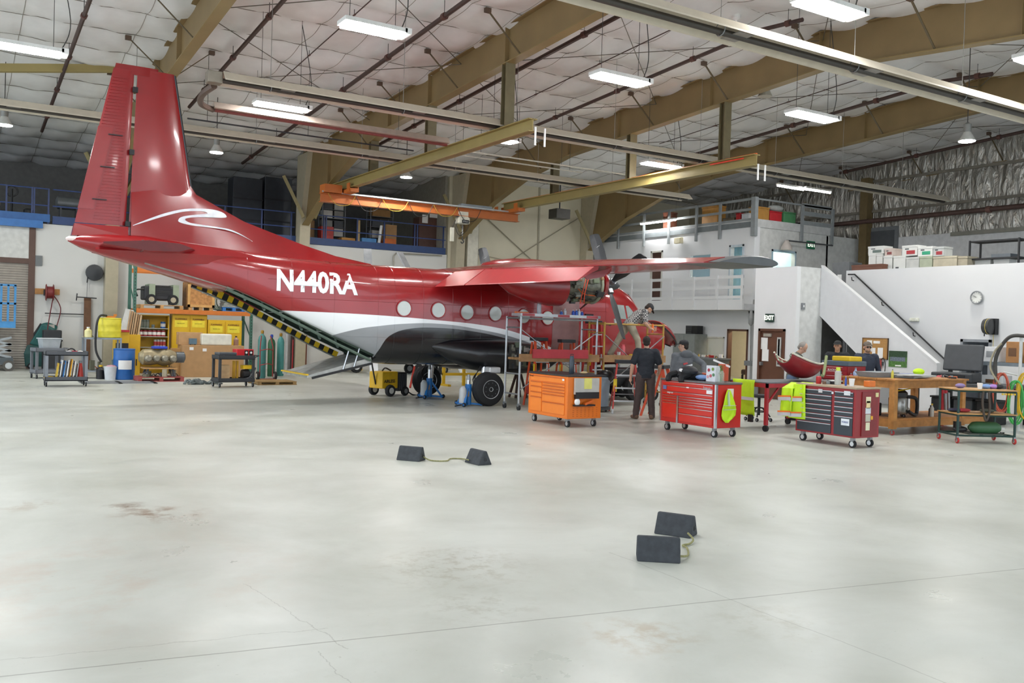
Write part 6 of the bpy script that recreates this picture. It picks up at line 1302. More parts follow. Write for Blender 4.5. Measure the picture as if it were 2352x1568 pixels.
# items on the yellow deck
DZ = PLK+.002
t = thing('thermos', 'pink drink bottle on the yellow scaffold deck', 'bottle', (13.55, SF+.05, DZ)); MB().lathe((0, 0, 0), [(.05, 0), (.055, .02), (.055, .27), (.045, .3)], 14).build('body', M('#cf5b62', .4), t, smooth=True); MB().cyl((0, 0, .3), (0, 0, .34), .04, n=12).build('lid', M('#c24a52', .4), t)
rest('yellow_tub', MB().lathe((0, 0, 0), [(.06, 0), (.07, .11), (.001, .11)], 14), YELLOW, 'yellow tub on the scaffold deck', 'tub', (13.82, SF+.05, DZ)); rest('blue_tub', MB().lathe((0, 0, 0), [(.06, 0), (.065, .09), (.001, .09)], 14), M('#6f9ab5', .5), 'pale blue tub on the scaffold deck', 'tub', (14.05, SF+.05, DZ)); rest('white_tub', MB().lathe((0, 0, 0), [(.08, 0), (.09, .15), (.001, .15)], 14), WHT, 'white tub on the scaffold deck behind the pink bottle', 'tub', (13.72, SF+.35, DZ))
clutter('tool_pile', (12.3, SF+.3, DZ), .5, .2, 8, 'black hand tools on the scaffold deck behind the red panel', 'tools', [BLACK, DKGREY, STEEL], .1)
# ---- step ladders
def ladder(loc, h, rz, mat, label, w=.55, sp=.5, steps=5):
    t = thing('step_ladder', label, 'ladder', loc, rz, 'step ladders')
    for s in (-1, 1):
        fr = MB().bar((s*w/2, -sp/2, .0), (s*w*.32, -.06, h), .07, .03).build('front_rail', mat, t); MB().bar((s*w/2, -sp/2, 0), (s*w*.49, -sp/2+.02, .1), .08, .04).build('foot', M('#b9bcbe', .4, .4), fr)
        MB().bar((s*w*.48, sp/2, .0), (s*w*.3, .06, h-.05), .05, .025).build('rear_rail', mat, t)
        MB().cb((s*w*.4, -sp*.3, h*.55), (.075, .035, .28)).build('sticker', M('#e3c52d' if s < 0 else '#e8e8e8', .5), fr)
    for k in range(1, steps+1):
        f = k/(steps+1); y = -sp/2+(sp/2-.06)*f; ww = w/2-(w/2-w*.32)*f; MB().box(-ww, ww, y-.05, y+.04, h*f-.015, h*f+.015).build('step', M('#c9cdd0', .35, .5), t)
    MB().box(-w*.38, w*.38, -.12, .12, h-.02, h+.06).build('top_cap', M('#2a2c2f', .5), t, bevel=.01)
    for z in (.35, .7): MB().bar((-w*.42, sp/2*.8, h*z), (w*.42, sp/2*.8, h*z), .03, .02).build('rear_brace', STEEL, t)
    return t
LO = M('#d4502a', .45)
ladder((11.75, 17.72, 0), 1.55, .1, LO, 'orange fibreglass step ladder behind the red toe panel', .5, .42); ladder((12.55, 17.72, 0), 1.52, -.1, LO, 'orange fibreglass step ladder near the yellow scaffold corner', .5, .42)
ladder((13.35, 17.72, 0), 2.0, .2, M('#c43a32', .45), 'taller red step ladder leaning by the crew doorway', .5, .42, 6)
ladder(fl(1424, 950)+Vector((.28, .2, 0)), 1.12, -.55, M('#b8433e', .45), 'faded red step ladder on the floor behind the black-shirted man', .62, .7, 3); ladder(fl(1495, 957)+Vector((.35, .1, 0)), 1.05, .55, LO, 'orange step ladder with a yellow sticker behind the black-shirted man', .6, .7, 3)
# ---- rolling rubbish bin
p = fl(1384, 946)+Vector((0, .2, 0)); t = thing('rubbish_bin', 'grey round rubbish bin on a dolly with a black liner', 'bin', p)
MB().lathe((0, 0, .12), [(.24, 0), (.28, .62), (.29, .62), (.29, .66), (.26, .66)], 24).build('body', M('#8796a3', .5), t, smooth=True); MB().lathe((0, 0, .05), [(.3, 0), (.3, .06), (.001, .06)], 20).build('dolly', DKGREY, t)
MB().ell((.12, -.1, .8), (.2, .2, .14), 14, 8).build('liner', M('#101113', .35), t, smooth=True)
for a in range(4): wheel('caster', (.2*math.cos(a*1.57+.6), .2*math.sin(a*1.57+.6), .025), .025, .03, 'X', t)
# nose-wheel tug seen between the ladders
p = Vector((15.0, 18.6, 0)); t = thing('tow_tug', 'dark tow tug with a big spoked wheel seen between the ladders', 'tug', p); wheel('wheel', (0, -.55, .36), .36, .18, 'Y', t, RUBBER, M('#9c9a92', .5)); MB().box(-.6, .7, -.4, .4, .4, .85).build('body', M('#2b2c2e', .5), t, bevel=.04); wheel('wheel', (.6, -.5, .2), .2, .14, 'Y', t)
# ================================================================ TOOL CHESTS
def chest(xf, y0, y1, d, z0, z1, label, body, face, trimm, drawers, top=None, corner=None):
    o = Vector((xf+d/2, (y0+y1)/2, 0)); t = thing('tool_chest', label, 'tool chest', o, 0, 'rolling tool chests')
    MB(o).box(xf, xf+d, y0, y1, z0, z1).build('cabinet', body, t, bevel=.008); MB(o).box(xf-.01, xf+d+.01, y0-.01, y1+.01, z1, z1+.035).build('worktop', top or DKGREY, t, bevel=.006)
    W = y1-y0
    for a, b_, p_, q_ in drawers:                            # fractions: along width from the far end, and height
        ya, yb_ = y1-W*a, y1-W*b_; za, zb__ = z0+(z1-z0)*p_, z0+(z1-z0)*q_
        dr = MB(o).box(xf-.012, xf, yb_+.006, ya-.006, za+.005, zb__-.005).build('drawer', face, t, bevel=.003)
        MB(o).box(xf-.022, xf-.012, yb_+.01, ya-.01, zb__-.018, zb__-.007).build('pull', trimm, dr)
    r = .065
    for x in (xf+.09, xf+d-.09):
        for y in (y0+.1, y1-.1):
            c = MB(o).lathe((x-.02, y, r), [(r*.5, 0), (r, .0), (r, .04), (r*.5, .04)], 16, 'X').build('caster', RUBBER, t, smooth=True); MB(o).lathe((x-.025, y, r), [(.001, 0), (r*.6, 0), (r*.6, .05), (.001, .05)], 12, 'X').build('hub', CHROME, c); MB(o).box(x-.03, x+.03, y-.03, y+.03, r*1.6, z0).build('fork', STEEL, c)
    if corner:
        for y in (y0, y1): MB(o).box(xf-.016, xf+.03, y-.016, y+.016, z0, z1).build('corner_trim', corner, t)
    return t, o
def rows(a, b_, zs): return [(a, b_, q, p_) for p_, q in zip(zs, zs[1:])]
OC = M('#e0741c', .38, var=.04); OF = M('#e87f26', .36, var=.04)
t, o = chest(9.62, 13.5, 14.82, .78, .16, .94, 'orange rolling tool chest with a black worktop and side bin', OC, OF, M('#b3541a', .4), rows(.06, .94, (.97, .83))+rows(.06, .36, (.82, .70, .56, .44, .08))+rows(.38, .94, (.82, .75, .68, .61, .54, .35, .08)), M('#2b2625', .4))
lettering('badge', 'Homak', .05, (-.405, .55, .9), rz=-math.pi/2, mat=BLACK, parent=t)
sd = MB(o).box(9.75, 10.3, 13.44, 13.49, .62, .92).build('clip_board', M('#b9b8b2', .5), t); MB(o).box(9.95, 10.12, 13.43, 13.44, .72, .92).build('yellow_note', M('#e0dc78', .6), sd); MB(o).box(9.76, 10.29, 13.42, 13.49, .54, .66).build('black_pouch', BLACK, sd)
bn = MB(o).box(9.74, 10.2, 13.41, 13.49, .4, .43).build('side_bin', BLACK, t); MB(o).ell((9.8, 13.44, .48), (.06, .04, .07)).build('paper_roll', WHT, bn); MB(o).bar((9.95, 13.42, .44), (10.12, 13.42, .5), .07, .04).build('drill', ORANGE, bn)
for i in range(7):
    for j in range(5): MB(o).box(9.75+i*.09, 9.775+i*.09, 13.494, 13.5, .2+j*.035*1.1, .215+j*.035*1.1).build('louvre', M('#c4611a', .4), t)
MB(o).box(9.602, 9.608, 13.6, 13.66, .86, .9).build('sticker', WHT, t)
th = thing('flask', 'tall dark steel flask on the orange tool chest', 'bottle', (9.98, 13.9, .976)); MB().lathe((0, 0, 0), [(.045, 0), (.05, .01), (.05, .25), (.04, .28), (.04, .33), (.03, .34)], 14).build('body', M('#3c434c', .35, .4), th, smooth=True); MB().tube([(-.03, 0, .33), (-.03, 0, .37), (.03, 0, .37), (.03, 0, .33)], .008, 5).build('carry_loop', BLACK, th)
rest('glove_pair', MB().ell((0, 0, .025), (.12, .05, .025), 10, 6), M('#c9b183', .8), 'tan work gloves on the orange tool chest', 'gloves', (10.2, 13.8, .977), .4, smooth=True)
RC = M('#b8241c', .33, var=.04); RF = M('#c92c20', .3, var=.04)
t, o = chest(11.25, 11.36, 12.78, .62, .17, .93, 'bright red rolling tool chest with silver trim and a safety vest on its side', RC, RF, CHROME, rows(.04, .96, (.99, .89, .75, .66))+rows(.04, .31, (.66, .60, .54, .48, .10))+rows(.35, .96, (.66, .60, .54, .48, .40, .25, .05)), M('#6d6a6a', .35, .4), CHROME)
MB(o).box(11.23, 11.25, 12.78-1.42*.345, 12.78-1.42*.315, .17, .67).build('divider_trim', CHROME, t)
lettering('badge', 'Snap-on', .055, (-.325, -.5, .86), rz=-math.pi/2, mat=CHROME, parent=t); lettering('badge', 'Snap-on', .05, (-.325, .45, .715), rz=-math.pi/2, mat=WHT, parent=t)
for y, z, w_, h_, c in ((12.66, .8, .09, .07, '#5c6f9c'), (12.05, .835, .06, .02, '#e9e9e9'), (11.5, .79, .14, .06, '#e9e9ec')): MB(o).box(11.225, 11.235, y-w_/2, y+w_/2, z-h_/2, z+h_/2).build('sticker', M(c, .5), t)
MB(o).box(11.52, 11.66, 11.345, 11.36, .62, .86).build('tag_strip', M('#d8d3c6', .5), t)
HV = M('#bfe51e', .65, var=.1); SV = M('#c9ced2', .3, .2)
def cloth(name, secs, mat, parent=None, th=.012):            # secs: list of rows of points
    n = len(secs[0]); mb = MB(); vs = [p for r_ in secs for p in r_]; fs = [(j*n+i, j*n+i+1, (j+1)*n+i+1, (j+1)*n+i) for j in range(len(secs)-1) for i in range(n-1)]
    ob = mb.add(vs, fs).build(name, mat, parent, smooth=True); s = ob.modifiers.new('cloth', 'SOLIDIFY'); s.thickness = th; return ob
v = thing('safety_vest', 'lime safety vest with silver bands hanging on the red tool chest', 'vest', (11.45, 11.33, .25)); vo = Vector((11.45, 11.33, .25)); R_ = []
for k, (z, a, b_) in enumerate(((.84, .05, .12), (.74, .0, .2), (.6, -.03, .26), (.5, -.05, .27), (.4, -.05, .25), (.33, -.03, .18), (.27, .03, .1))): R_.append([(11.42+a+(b_-a)*i/6, 11.33-.02-.018*math.sin(i*1.7+k), z)-vo if False else Vector((11.42+a+(b_-a)*i/6, 11.33-.02-.018*math.sin(i*1.7+k), z))-vo for i in range(7)])
cloth('vest_body', R_, HV, v)
for z in (.5, .57): MB(vo).bar((11.38, 11.29, z), (11.66, 11.29, z), .045, .006).build('reflective_band', SV, v)
MB(vo).bar((11.5, 11.285, .56), (11.48, 11.3, .82), .05, .006).build('reflective_band', SV, v)
DC = M('#8f1d22', .42, var=.06); DF = M('#2c343c', .4, var=.06)
t, o = chest(12.55, 9.5, 10.72, .62, .17, .97, 'dark red rolling tool chest with slate drawers and stickers on its side', DC, DF, M('#c5cbd0', .3, .5), rows(.03, .62, (.94, .83, .73, .63, .53, .43, .33, .24, .03))+rows(.66, .97, (.94, .83, .73, .63, .53, .43, .03)), M('#a8957c', .6))
MB(o).box(12.7, 13.1, 9.485, 9.5, .2, .93).build('side_recess', M('#7c171b', .45), t)
for z, c, w_, h_ in ((.8, '#e8dfb8', .12, .1), (.72, '#e6cf9a', .1, .12), (.62, '#cdd3d6', .13, .1), (.5, '#b9b7a4', .12, .12), (.5, '#e0a520', .05, .06), (.36, '#dcd9b8', .1, .13), (.88, '#dcd49a', .07, .07)):
    MB(o).box(12.85-w_/2+(.1 if c == '#e0a520' else .22 if c == '#dcd49a' else 0), 12.85+w_/2+(.1 if c == '#e0a520' else .22 if c == '#dcd49a' else 0), 9.478, 9.486, z-h_/2, z+h_/2).build('sticker', M(c, .5), t)
for y, z, w_, h_, c in ((9.66, .9, .12, .07, '#dcdfe2'), (9.68, .42, .16, .11, '#e9edf2'), (10.2, .9, .08, .06, '#d9d4d4'), (9.95, .885, .04, .04, '#c9ced2')):
    s_ = MB(o).box(12.532, 12.538, y-w_/2, y+w_/2, z-h_/2, z+h_/2).build('sticker', M(c, .5), t)
lettering('sticker_letters', 'TOOLS', .04, (-.335, -.43, .42), rz=-math.pi/2, mat=M('#3a4f96', .5), parent=t)
v = thing('safety_jacket', 'lime safety jacket with orange and silver bands draped over the dark tool chest', 'jacket', (12.5, 10.65, .3)); vo = Vector((12.5, 10.65, .3))
for nm, ys, zs, dx in (('jacket_body', (10.5, 10.72), (1.015, .98, .8, .6, .45, .38), 0), ('sleeve', (10.72, 10.95), (1.0, .9, .7, .5, .4), -.03)):
    R_ = []
    for k, z in enumerate(zs):
        w0_ = ys[0]+(.02*k if nm == 'sleeve' else 0); w1_ = ys[1]+.03*k
        R_.append([Vector((12.52+dx-.02*math.sin(i*1.5+k)-(.0 if k else -.2), w0_+(w1_-w0_)*i/5, z))-vo for i in range(6)])
    b_ = cloth(nm, R_, HV, v)
    for z in (.72, .45): MB(vo).bar((12.49+dx, ys[0]+.05, z), (12.49+dx, ys[1]+.1, z-.02), .012, .06).build('reflective_band', SV, b_); MB(vo).bar((12.488+dx, ys[0]+.05, z+.045), (12.488+dx, ys[1]+.1, z+.025), .012, .025).build('orange_band', M('#e8722a', .6), b_)
# ================================================================ ON THE CHESTS, BENCHES AND STAIR SIDE
# on the red chest
rz_ = .967
t = thing('jacket_pile', 'black jacket with a white oval patch thrown on the red tool chest', 'jacket', (11.55, 12.35, rz_)); MB().ell((0, .0, .07), (.18, .3, .1), 14, 8, rz=.3).build('body', M('#26282b', .7, bump=.3), t, smooth=True); MB().ell((-.12, -.1, .16), (.16, .22, .09), 14, 8, rz=-.4).build('fold', M('#2e3033', .7, bump=.3), t, smooth=True)
for y in (.18, -.16): MB().tube(bez([(-.15, y, .1), (-.29, y+.04, .05), (-.33, y+.02, -.04)], 5), [.06]*10+[.055], 8).build('sleeve', M('#1b1c1e', .7), t, smooth=True)
MB().ell((-.27, -.06, .17), (.008, .06, .03), 12, 6).build('oval_patch', WHT, t, smooth=True)
rest('blue_bag', MB().ell((0, 0, .05), (.12, .16, .05), 12, 6), M('#7f9fd0', .6), 'crumpled blue and white bag on the red tool chest', 'bag', (11.5, 11.95, rz_+.005), smooth=True)
t = thing('gift_bag', 'white paper bag printed with flowers on the red tool chest', 'bag', (11.5, 11.7, rz_)); MB().loft([[(-.06, -.11, 0), (.06, -.11, 0), (.06, .11, 0), (-.06, .11, 0)], [(-.05, -.12, .28), (.05, -.12, .28), (.05, .12, .28), (-.05, .12, .28)]]).build('bag', M('#e3e6ec', .6), t)
for k, (y, z, c) in enumerate(((.05, .2, '#b03a4a'), (-.05, .22, '#7f9a4a'), (.0, .1, '#cf6a74'), (.07, .08, '#e0a0a8'), (-.07, .12, '#5f8f6a'))): MB().lathe((-.062, y, z), [(.001, 0), (.03, 0), (.03, .004)], 10, 'X').build('printed_flower', M(c, .6), t)
t = thing('glass_jar', 'clear jar holding green stems on the red tool chest', 'jar', (11.5, 11.5, rz_)); MB().lathe((0, 0, 0), [(.05, 0), (.055, .01), (.055, .16), (.04, .18), (.04, .2)], 16).build('jar', glass('#cfdccf', .05, .3), t, smooth=True)
for k in range(6): MB().tube(bez([(.01*math.cos(k), .01*math.sin(k), .01), (.02*math.cos(k*1.3), .02*math.sin(k), .15), (.05*math.cos(k), .06*math.sin(k*1.7), .3)], 4), .006, 4).build('stem', M('#5f7a3a', .6), t)
t = thing('open_catalog', 'white open catalogue propped on the red tool chest', 'book', (11.75, 11.75, rz_)); MB().cb((0, 0, .32), (.02, .42, .03), rx=.25).build('page', WHT, t); MB().cb((0, -.05, .16), (.14, .12, .3)).build('stand', M('#bb4a2c', .5), t)
rest('orange_box', MB().box(-.12, .12, -.2, .2, 0, .12), M('#c2502a', .5), 'flat orange case on the back of the red tool chest', 'case', (11.74, 12.12, rz_))
# ---- red steel table and cowling
RTB = M('#a5202a', .45); x0, x1, y0, y1, zt = 13.0, 16.3, 11.8, 12.75, .93
o = ((x0+x1)/2, (y0+y1)/2, 0); t = thing('steel_table', 'long red steel table with diagonal leg braces', 'table', o)
MB(o).box(x0, x1, y0, y1, zt-.02, zt).build('top', M('#5f6468', .4, .4), t)
for a in ((x0, x1, y0, y0+.04), (x0, x1, y1-.04, y1), (x0, x0+.04, y0, y1), (x1-.04, x1, y0, y1)): MB(o).box(*a, zt-.1, zt-.02).build('apron', RTB, t)
for x in (x0+.04, 14.65, x1-.04):
    for y in (y0+.04, y1-.04): MB(o).box(x-.03, x+.03, y-.03, y+.03, .12, zt-.1).build('leg', RTB, t); c = MB(o).lathe((x-.03, y, .06), [(.03, 0), (.06, 0), (.06, .05), (.03, .05)], 12, 'X').build('caster', RUBBER, t)
    for s in (-1, 1):
        if x0 < x+s*.35 < x1: MB(o).bar((x, y0+.04, zt-.42), (x+s*.32, y0+.04, zt-.1), .03, .03).build('brace', RTB, t)
q = Vector((14.35, 12.2, zt)); t = thing('engine_cowling', 'upturned red engine cowling with a ribbed cream inside on the red table', 'cowling', q, .15)
def cow(u, a, k=0.0): r = .31*math.sqrt(max(.05, math.sin(math.pi*(.14+.74*u))))-k; return (-.6+1.15*u, r*math.cos(a), .36-r*1.05*math.sin(a)+.2*(1-u)**2-.1*u*(1-u))
ss = [[cow(u/12, math.pi*k/14) for k in range(15)] for u in range(13)]
c = cloth('shell', ss, M('#8f1f26', .4), t, .015)
cloth('lining', [[cow(u/12, math.pi*(.06+.88*k/14), .02) for k in range(15)] for u in range(13)], M('#8f927c', .6, var=.3, scale=12), t, .004)
for u in (.12, .32, .52, .72, .9): MB().tube([cow(u, math.pi*(.03+.94*k/12), .035) for k in range(13)], .014, 6).build('rib', M('#cfd2bd', .5), t)
for k in (.08, .3, .5, .7, .92): MB().tube([cow(u/10, math.pi*k, .03) for u in range(11)], .012, 5).build('stringer', M('#c4c7b2', .5), t)
for k in (0, 1): MB().tube([cow(u/12, math.pi*k) for u in range(13)], .02, 6).build('rim', M('#d9d6c4', .5), t)
MB().tube(bez([(.5, -.2, .12), (.62, -.15, .1), (.75, -.1, .2), (.95, -.02, .5)], 5), .03, 7).build('seal_strip', M('#8f9a6a', .6), t)
solo('paper_stack', MB().box(15.0, 15.3, 11.9, 12.15, zt, zt+.02), WHT, 'white papers on the red table', 'paper')
for k, (x, y, c_, h, lb_) in enumerate(((15.55, 11.9, '#b3262a', .17, 'red drink can on the red table'), (15.75, 11.95, '#9fb6d8', .28, 'tall pale blue bottle on the red table'), (15.45, 12.05, '#c43a3f', .14, 'short red cup on the red table'), (15.9, 11.9, '#e3c23a', .1, 'small yellow pot on the red table'))): bottle(Vector((x, y, zt)), .05, h, M(c_, .4), STEEL, lb_, 'bottle')
# red upper chest on the table
o = Vector((15.6, 11.45, 0)); b0 = onx(1960, 878, 15.2)
t = thing('top_chest', 'dark red top chest with a grey lid standing on the red table', 'tool chest', (15.95, 12.4, zt)); MB().box(-.28, .28, -.33, .33, 0, .3).build('body', M('#8c1a20', .4), t, bevel=.01); MB().box(-.29, .29, -.34, .34, .3, .4).build('lid', M('#53606c', .45), t, bevel=.01)
for k in range(3): d_ = MB().box(-.295, -.28, -.31, .31, .02+k*.092, .1+k*.092).build('drawer', M('#961d24', .4), t); MB().box(-.3, -.295, -.2, .2, .08+k*.092, .09+k*.092).build('pull', M('#c9a9a9', .4), d_)
lettering('badge', 'BLACKHAWK', .055, (-.298, .0, .21), rz=-math.pi/2, mat=WHT, parent=t)
rest('yellow_case', MB().box(-.2, .2, -.25, .2, 0, .1), M('#dcb81e', .5), 'yellow case on the grey lid of the top chest', 'case', (15.95, 12.35, zt+.4), bevel=.02); rest('yellow_tool', MB().cb((0, 0, .1), (.18, .1, .18)).cb((.1, 0, .14), (.12, .08, .08)), M('#dcb81e', .5), 'yellow power tool at the end of the red table', 'tool', (16.1, 11.92, zt), bevel=.02)
# on the dark chest
dz = 1.006
t = thing('water_bottle', 'clear water bottle with a lime cap on the dark tool chest', 'bottle', (12.85, 10.1, dz)); MB().lathe((0, 0, 0), [(.05, 0), (.055, .02), (.055, .22), (.03, .25)], 14).build('body', glass('#d5dcd6', .1, .5), t, smooth=True); MB().cyl((0, 0, .24), (0, 0, .3), .035, n=12).build('cap', M('#cfe03a', .5), t)
t = thing('coffee_cup', 'white coffee cup on the dark tool chest', 'cup', (12.8, 9.78, dz)); MB().lathe((0, 0, 0), [(.035, 0), (.048, .12), (.04, .12), (.03, .02)], 16).build('cup', WHT, t, smooth=True); MB().lathe((0, 0, .115), [(.05, 0), (.05, .012), (.001, .012)], 16).build('lid', WHT, t)
bottle(Vector((12.8, 9.9, dz)), .018, .16, M('#2f55b0', .5), M('#8fa3d0', .5), 'slim blue marker standing on the dark tool chest', 'marker'); rest('orange_caddy', MB().cb((0, 0, .05), (.16, .12, .1)), M('#d9701f', .5), 'orange caddy on the corner of the dark tool chest', 'caddy', (13.05, 9.62, dz), bevel=.01)
clutter('hand_tools', (12.85, 10.3, dz), .3, .25, 8, 'small hand tools scattered on the dark tool chest', 'tools', [BLACK, DKGREY, STEEL, M('#6d4f3a', .6)], .05); rest('red_can', MB().lathe((0, 0, 0), [(.04, 0), (.045, .01), (.045, .12), (.03, .13)], 14), RED, 'red drink can on the dark tool chest', 'can', (12.75, 10.42, dz), smooth=True)
# ---- green shop stool with hanging jacket
p = fl(1742, 966); t = thing('shop_stool', 'black rolling stool with a curved grey seat', 'stool', p)
MB().cyl((0, 0, .12), (0, 0, .5), .03, n=10).build('column', BLACK, t)
for k in range(5): d = Vector((math.cos(k*1.257), math.sin(k*1.257), 0)); MB().tube(bez([Vector((0, 0, .28)), d*.12+Vector((0, 0, .26)), d*.26+Vector((0, 0, .1))], 4), .015, 6).build('leg', BLACK, t); wheel('caster', d*.27+Vector((0, 0, .04)), .04, .03, 'X', t)
MB().torus((0, 0, .2), .17, .012, 'Z', 20, 6).build('foot_ring', BLACK, t); MB().lathe((0, 0, .5), [(.18, 0), (.2, .03), (.19, .06), (.001, .06)], 20).build('seat', M('#2c2d30', .6), t, smooth=True); MB().cb((-.18, .08, .66), (.06, .34, .22), rz=.3).build('backrest', M('#7d8083', .6), t, bevel=.04)
v = thing('hi_vis_coat', 'lime safety coat hanging from the corner of the red table', 'coat', (13.02, 12.3, .25)); vo = Vector((13.02, 12.3, .25)); R_ = []
for k, z in enumerate((.96, .9, .7, .5, .35, .28)): R_.append([Vector((12.94-.02*math.sin(i*1.4+k), 12.05+.55*i/6, z))-vo for i in range(7)])
b_ = cloth('coat_body', R_, HV, v); MB(vo).bar((12.91, 12.05, .6), (12.91, 12.6, .6), .012, .06).build('reflective_band', SV, b_)
for y in (12.12, 12.5): MB(vo).box(12.9, 12.95, y-.05, y+.05, .16, .3).build('cuff', BLACK, b_)
# ---- wooden workbench
TB = M('#a8733a', .6, var=.28, scale=7); x0, x1, y0, y1, zt = 15.05, 17.35, 10.55, 12.05, 1.06
y1 = 11.7; o = ((x0+x1)/2, (y0+y1)/2, 0); WBt = thing('workbench', 'heavy timber workbench on red casters with a lower shelf', 'workbench', o)
for k in range(6): MB(o).box(x0-.04, x1+.04, y0-.04+(y1-y0+.08)*k/6, y0-.05+(y1-y0+.08)*(k+1)/6, zt-.03, zt).build('top_plank', TB, WBt)
for a in ((x0, x1, y0, y0+.05), (x0, x1, y1-.05, y1), (x0, x0+.05, y0, y1), (x1-.05, x1, y0, y1)): MB(o).box(*a, zt-.17, zt-.03).build('apron', TB, WBt)
for x in (x0+.05, x1-.05):
    for y in (y0+.05, y1-.05): MB(o).box(x-.055, x+.055, y-.055, y+.055, .12, zt-.03).build('leg', M('#b27c40', .6, var=.28, scale=7), WBt); caster((x-o[0], y-o[1]), .05, WBt, M('#b03a3a', .5), STEEL, .02)
MB(o).box(x0, x1+.7, y0, y1, .27, .3).build('lower_shelf', TB, WBt)
for a in ((x0-.02, x1+.7, y0-.02, y0+.03), (x0, x0+.05, y0, y1)): MB(o).box(*a, .15, .27).build('shelf_edge', TB, WBt)
rest('plastic_tray', MB().loft([[(-.3, -.2, 0), (.3, -.2, 0), (.3, .2, 0), (-.3, .2, 0)], [(-.36, -.25, .1), (.36, -.25, .1), (.36, .25, .1), (-.36, .25, .1)]]), M('#8b9499', .5), 'grey plastic tray on the timber workbench', 'tray', (15.55, 11.3, zt+.002)); rest('sheet_metal', MB().cb((0, 0, .03), (.95, .55, .03), ry=-.02), M('#a9b0ad', .45), 'grey aircraft panel lying on the timber workbench', 'panel', (16.3, 11.05, zt+.0), .15); rest('sheet_metal', MB().cb((0, 0, .02), (.6, .4, .025)), M('#b8bdbb', .45), 'smaller pale panel overlapping on the timber workbench', 'panel', (15.95, 10.8, zt+.047), -.1)
rest('lime_rag', MB().ell((0, 0, .06), (.14, .1, .07), 10, 6), HV, 'lime green cloth heaped on the timber workbench', 'cloth', (16.75, 11.2, zt+.05), smooth=True); rest('blue_tray', MB().box(-.3, .3, -.1, .1, 0, .05), M('#3a4f9c', .5), 'blue tray at the back of the timber workbench', 'tray', (16.9, 11.5, zt+.002))
bottle(Vector((15.4, 10.85, zt)), .025, .18, M('#c9c04a', .5), GREY, 'slim yellow bottle on the timber workbench'); clutter('hand_tools', (17.05, 10.8, zt+.002), .35, .3, 6, 'small tools at the end of the timber workbench', 'tools', [BLACK, ORANGE, STEEL], .06)
t = thing('shop_vacuum', 'stainless shop vacuum with a fat black hose under the workbench', 'vacuum', (15.75, 10.95, .3)); MB().lathe((0, 0, .06), [(.17, 0), (.18, .02), (.18, .3), (.15, .34)], 20).build('tank', M('#8d8b86', .25, .8), t, smooth=True); MB().lathe((0, 0, .4), [(.17, 0), (.17, .08), (.1, .14), (.001, .15)], 18).build('motor_head', BLACK, t, smooth=True); MB().tube(bez([(.1, -.12, .4), (.28, -.2, .36), (.34, -.18, .1), (.2, -.22, .05), (.05, -.2, .12)], 6), .035, 8).build('hose', BLACK, t, smooth=True)
lettering('badge', 'PRO', .06, (-.182, 0, .25), rz=-math.pi/2, mat=WHT, parent=t); MB().cyl((-.15, -.1, .52), (.15, -.15, .56), .012, n=6).build('wand', YELLOW, t)
for a in range(4): wheel('caster', (.14*math.cos(a*1.57), .14*math.sin(a*1.57), .03), .03, .03, 'X', t)
t = thing('tool_tub', 'black tub of tools on the lower shelf behind the bench leg', 'tub', (15.45, 11.45, .3)); MB().box(-.22, .22, -.2, .2, 0, .25).build('tub', BLACK, t, bevel=.02); MB().cyl((-.1, 0, .2), (.1, .1, .45), .02, n=6).build('handle', DKGREY, t); MB().cb((.05, -.05, .35), (.06, .06, .3)).build('blue_bottle', BLUE, t)
bottle(Vector((16.55, 10.75, .3)), .04, .26, M('#c9c6bd', .5), YELLOW, 'upright oil bottle on the lower shelf of the workbench'); bottle(Vector((16.62, 10.82, .3)), .04, .22, M('#3d3c38', .5), BLACK, 'dark flask next to the oil bottle on the lower shelf')
for k, (x, y) in enumerate(((17.9, 11.4), (18.25, 11.55))):
    p = Vector((x, y, 0)); t = thing('engine_hoist_leg', 'red bent steel leg of an engine hoist behind the workbench, %s' % ('with a silver ram' if k == 0 else 'bare'), 'hoist', p); MB().tube(bez([(0, 0, 0), (0, 0, .6), (-.05, 0, .9), (-.18, 0, 1.05)], 5), .05, 8).build('column', RTB, t); MB().cyl((.05, -.06, .2), (.0, -.06, .7), .035, n=8).build('ram', STEEL, t)
# ---- green pipe cart
GP = M('#1f3d38', .5); q = Vector((15.8, 9.38, 0)); t = thing('parts_cart', 'dark green tube cart with plywood shelves and red casters', 'cart', q, -.5)
w, d = 1.05, .62; hs = (.14, .5, .93)
for x in (-w/2, w/2):
    for y in (-d/2, d/2): MB().cyl((x, y, .13), (x, y, hs[2]), .022, n=8).build('post', GP, t); caster((x, y), .055, t, M('#b8322f', .5), M('#c9c6bf', .5), .02)
for z in hs:
    for y in (-d/2, d/2): MB().cyl((-w/2, y, z), (w/2, y, z), .018, n=6).build('rail', GP, t)
    for x in (-w/2, w/2): MB().cyl((x, -d/2, z), (x, d/2, z), .018, n=6).build('rail', GP, t)
for z in hs[1:]: MB().box(-w/2-.03, w/2+.03, -d/2-.03, d/2+.03, z+.015, z+.035).build('plywood_shelf', PLY, t)
for k in range(5): MB().box(w/2-.28+k*.055, w/2-.245+k*.055, -d/2-.035, -d/2-.02, hs[2]-.05, hs[2]-.02).build('yellow_clip', YELLOW, t)
MB().tube(bez([(-.1, -d/2-.04, hs[2]), (-.12, -d/2-.06, .7), (-.05, -d/2-.06, .42), (.02, -d/2-.05, .6), (0, -d/2-.04, hs[2])], 6), .02, 6).build('hanging_belt', M('#4a3f36', .7), t)
def cart_at(x, y, z): c_, s_ = math.cos(-.5), math.sin(-.5); return q+Vector((x*c_-y*s_, x*s_+y*c_, z))
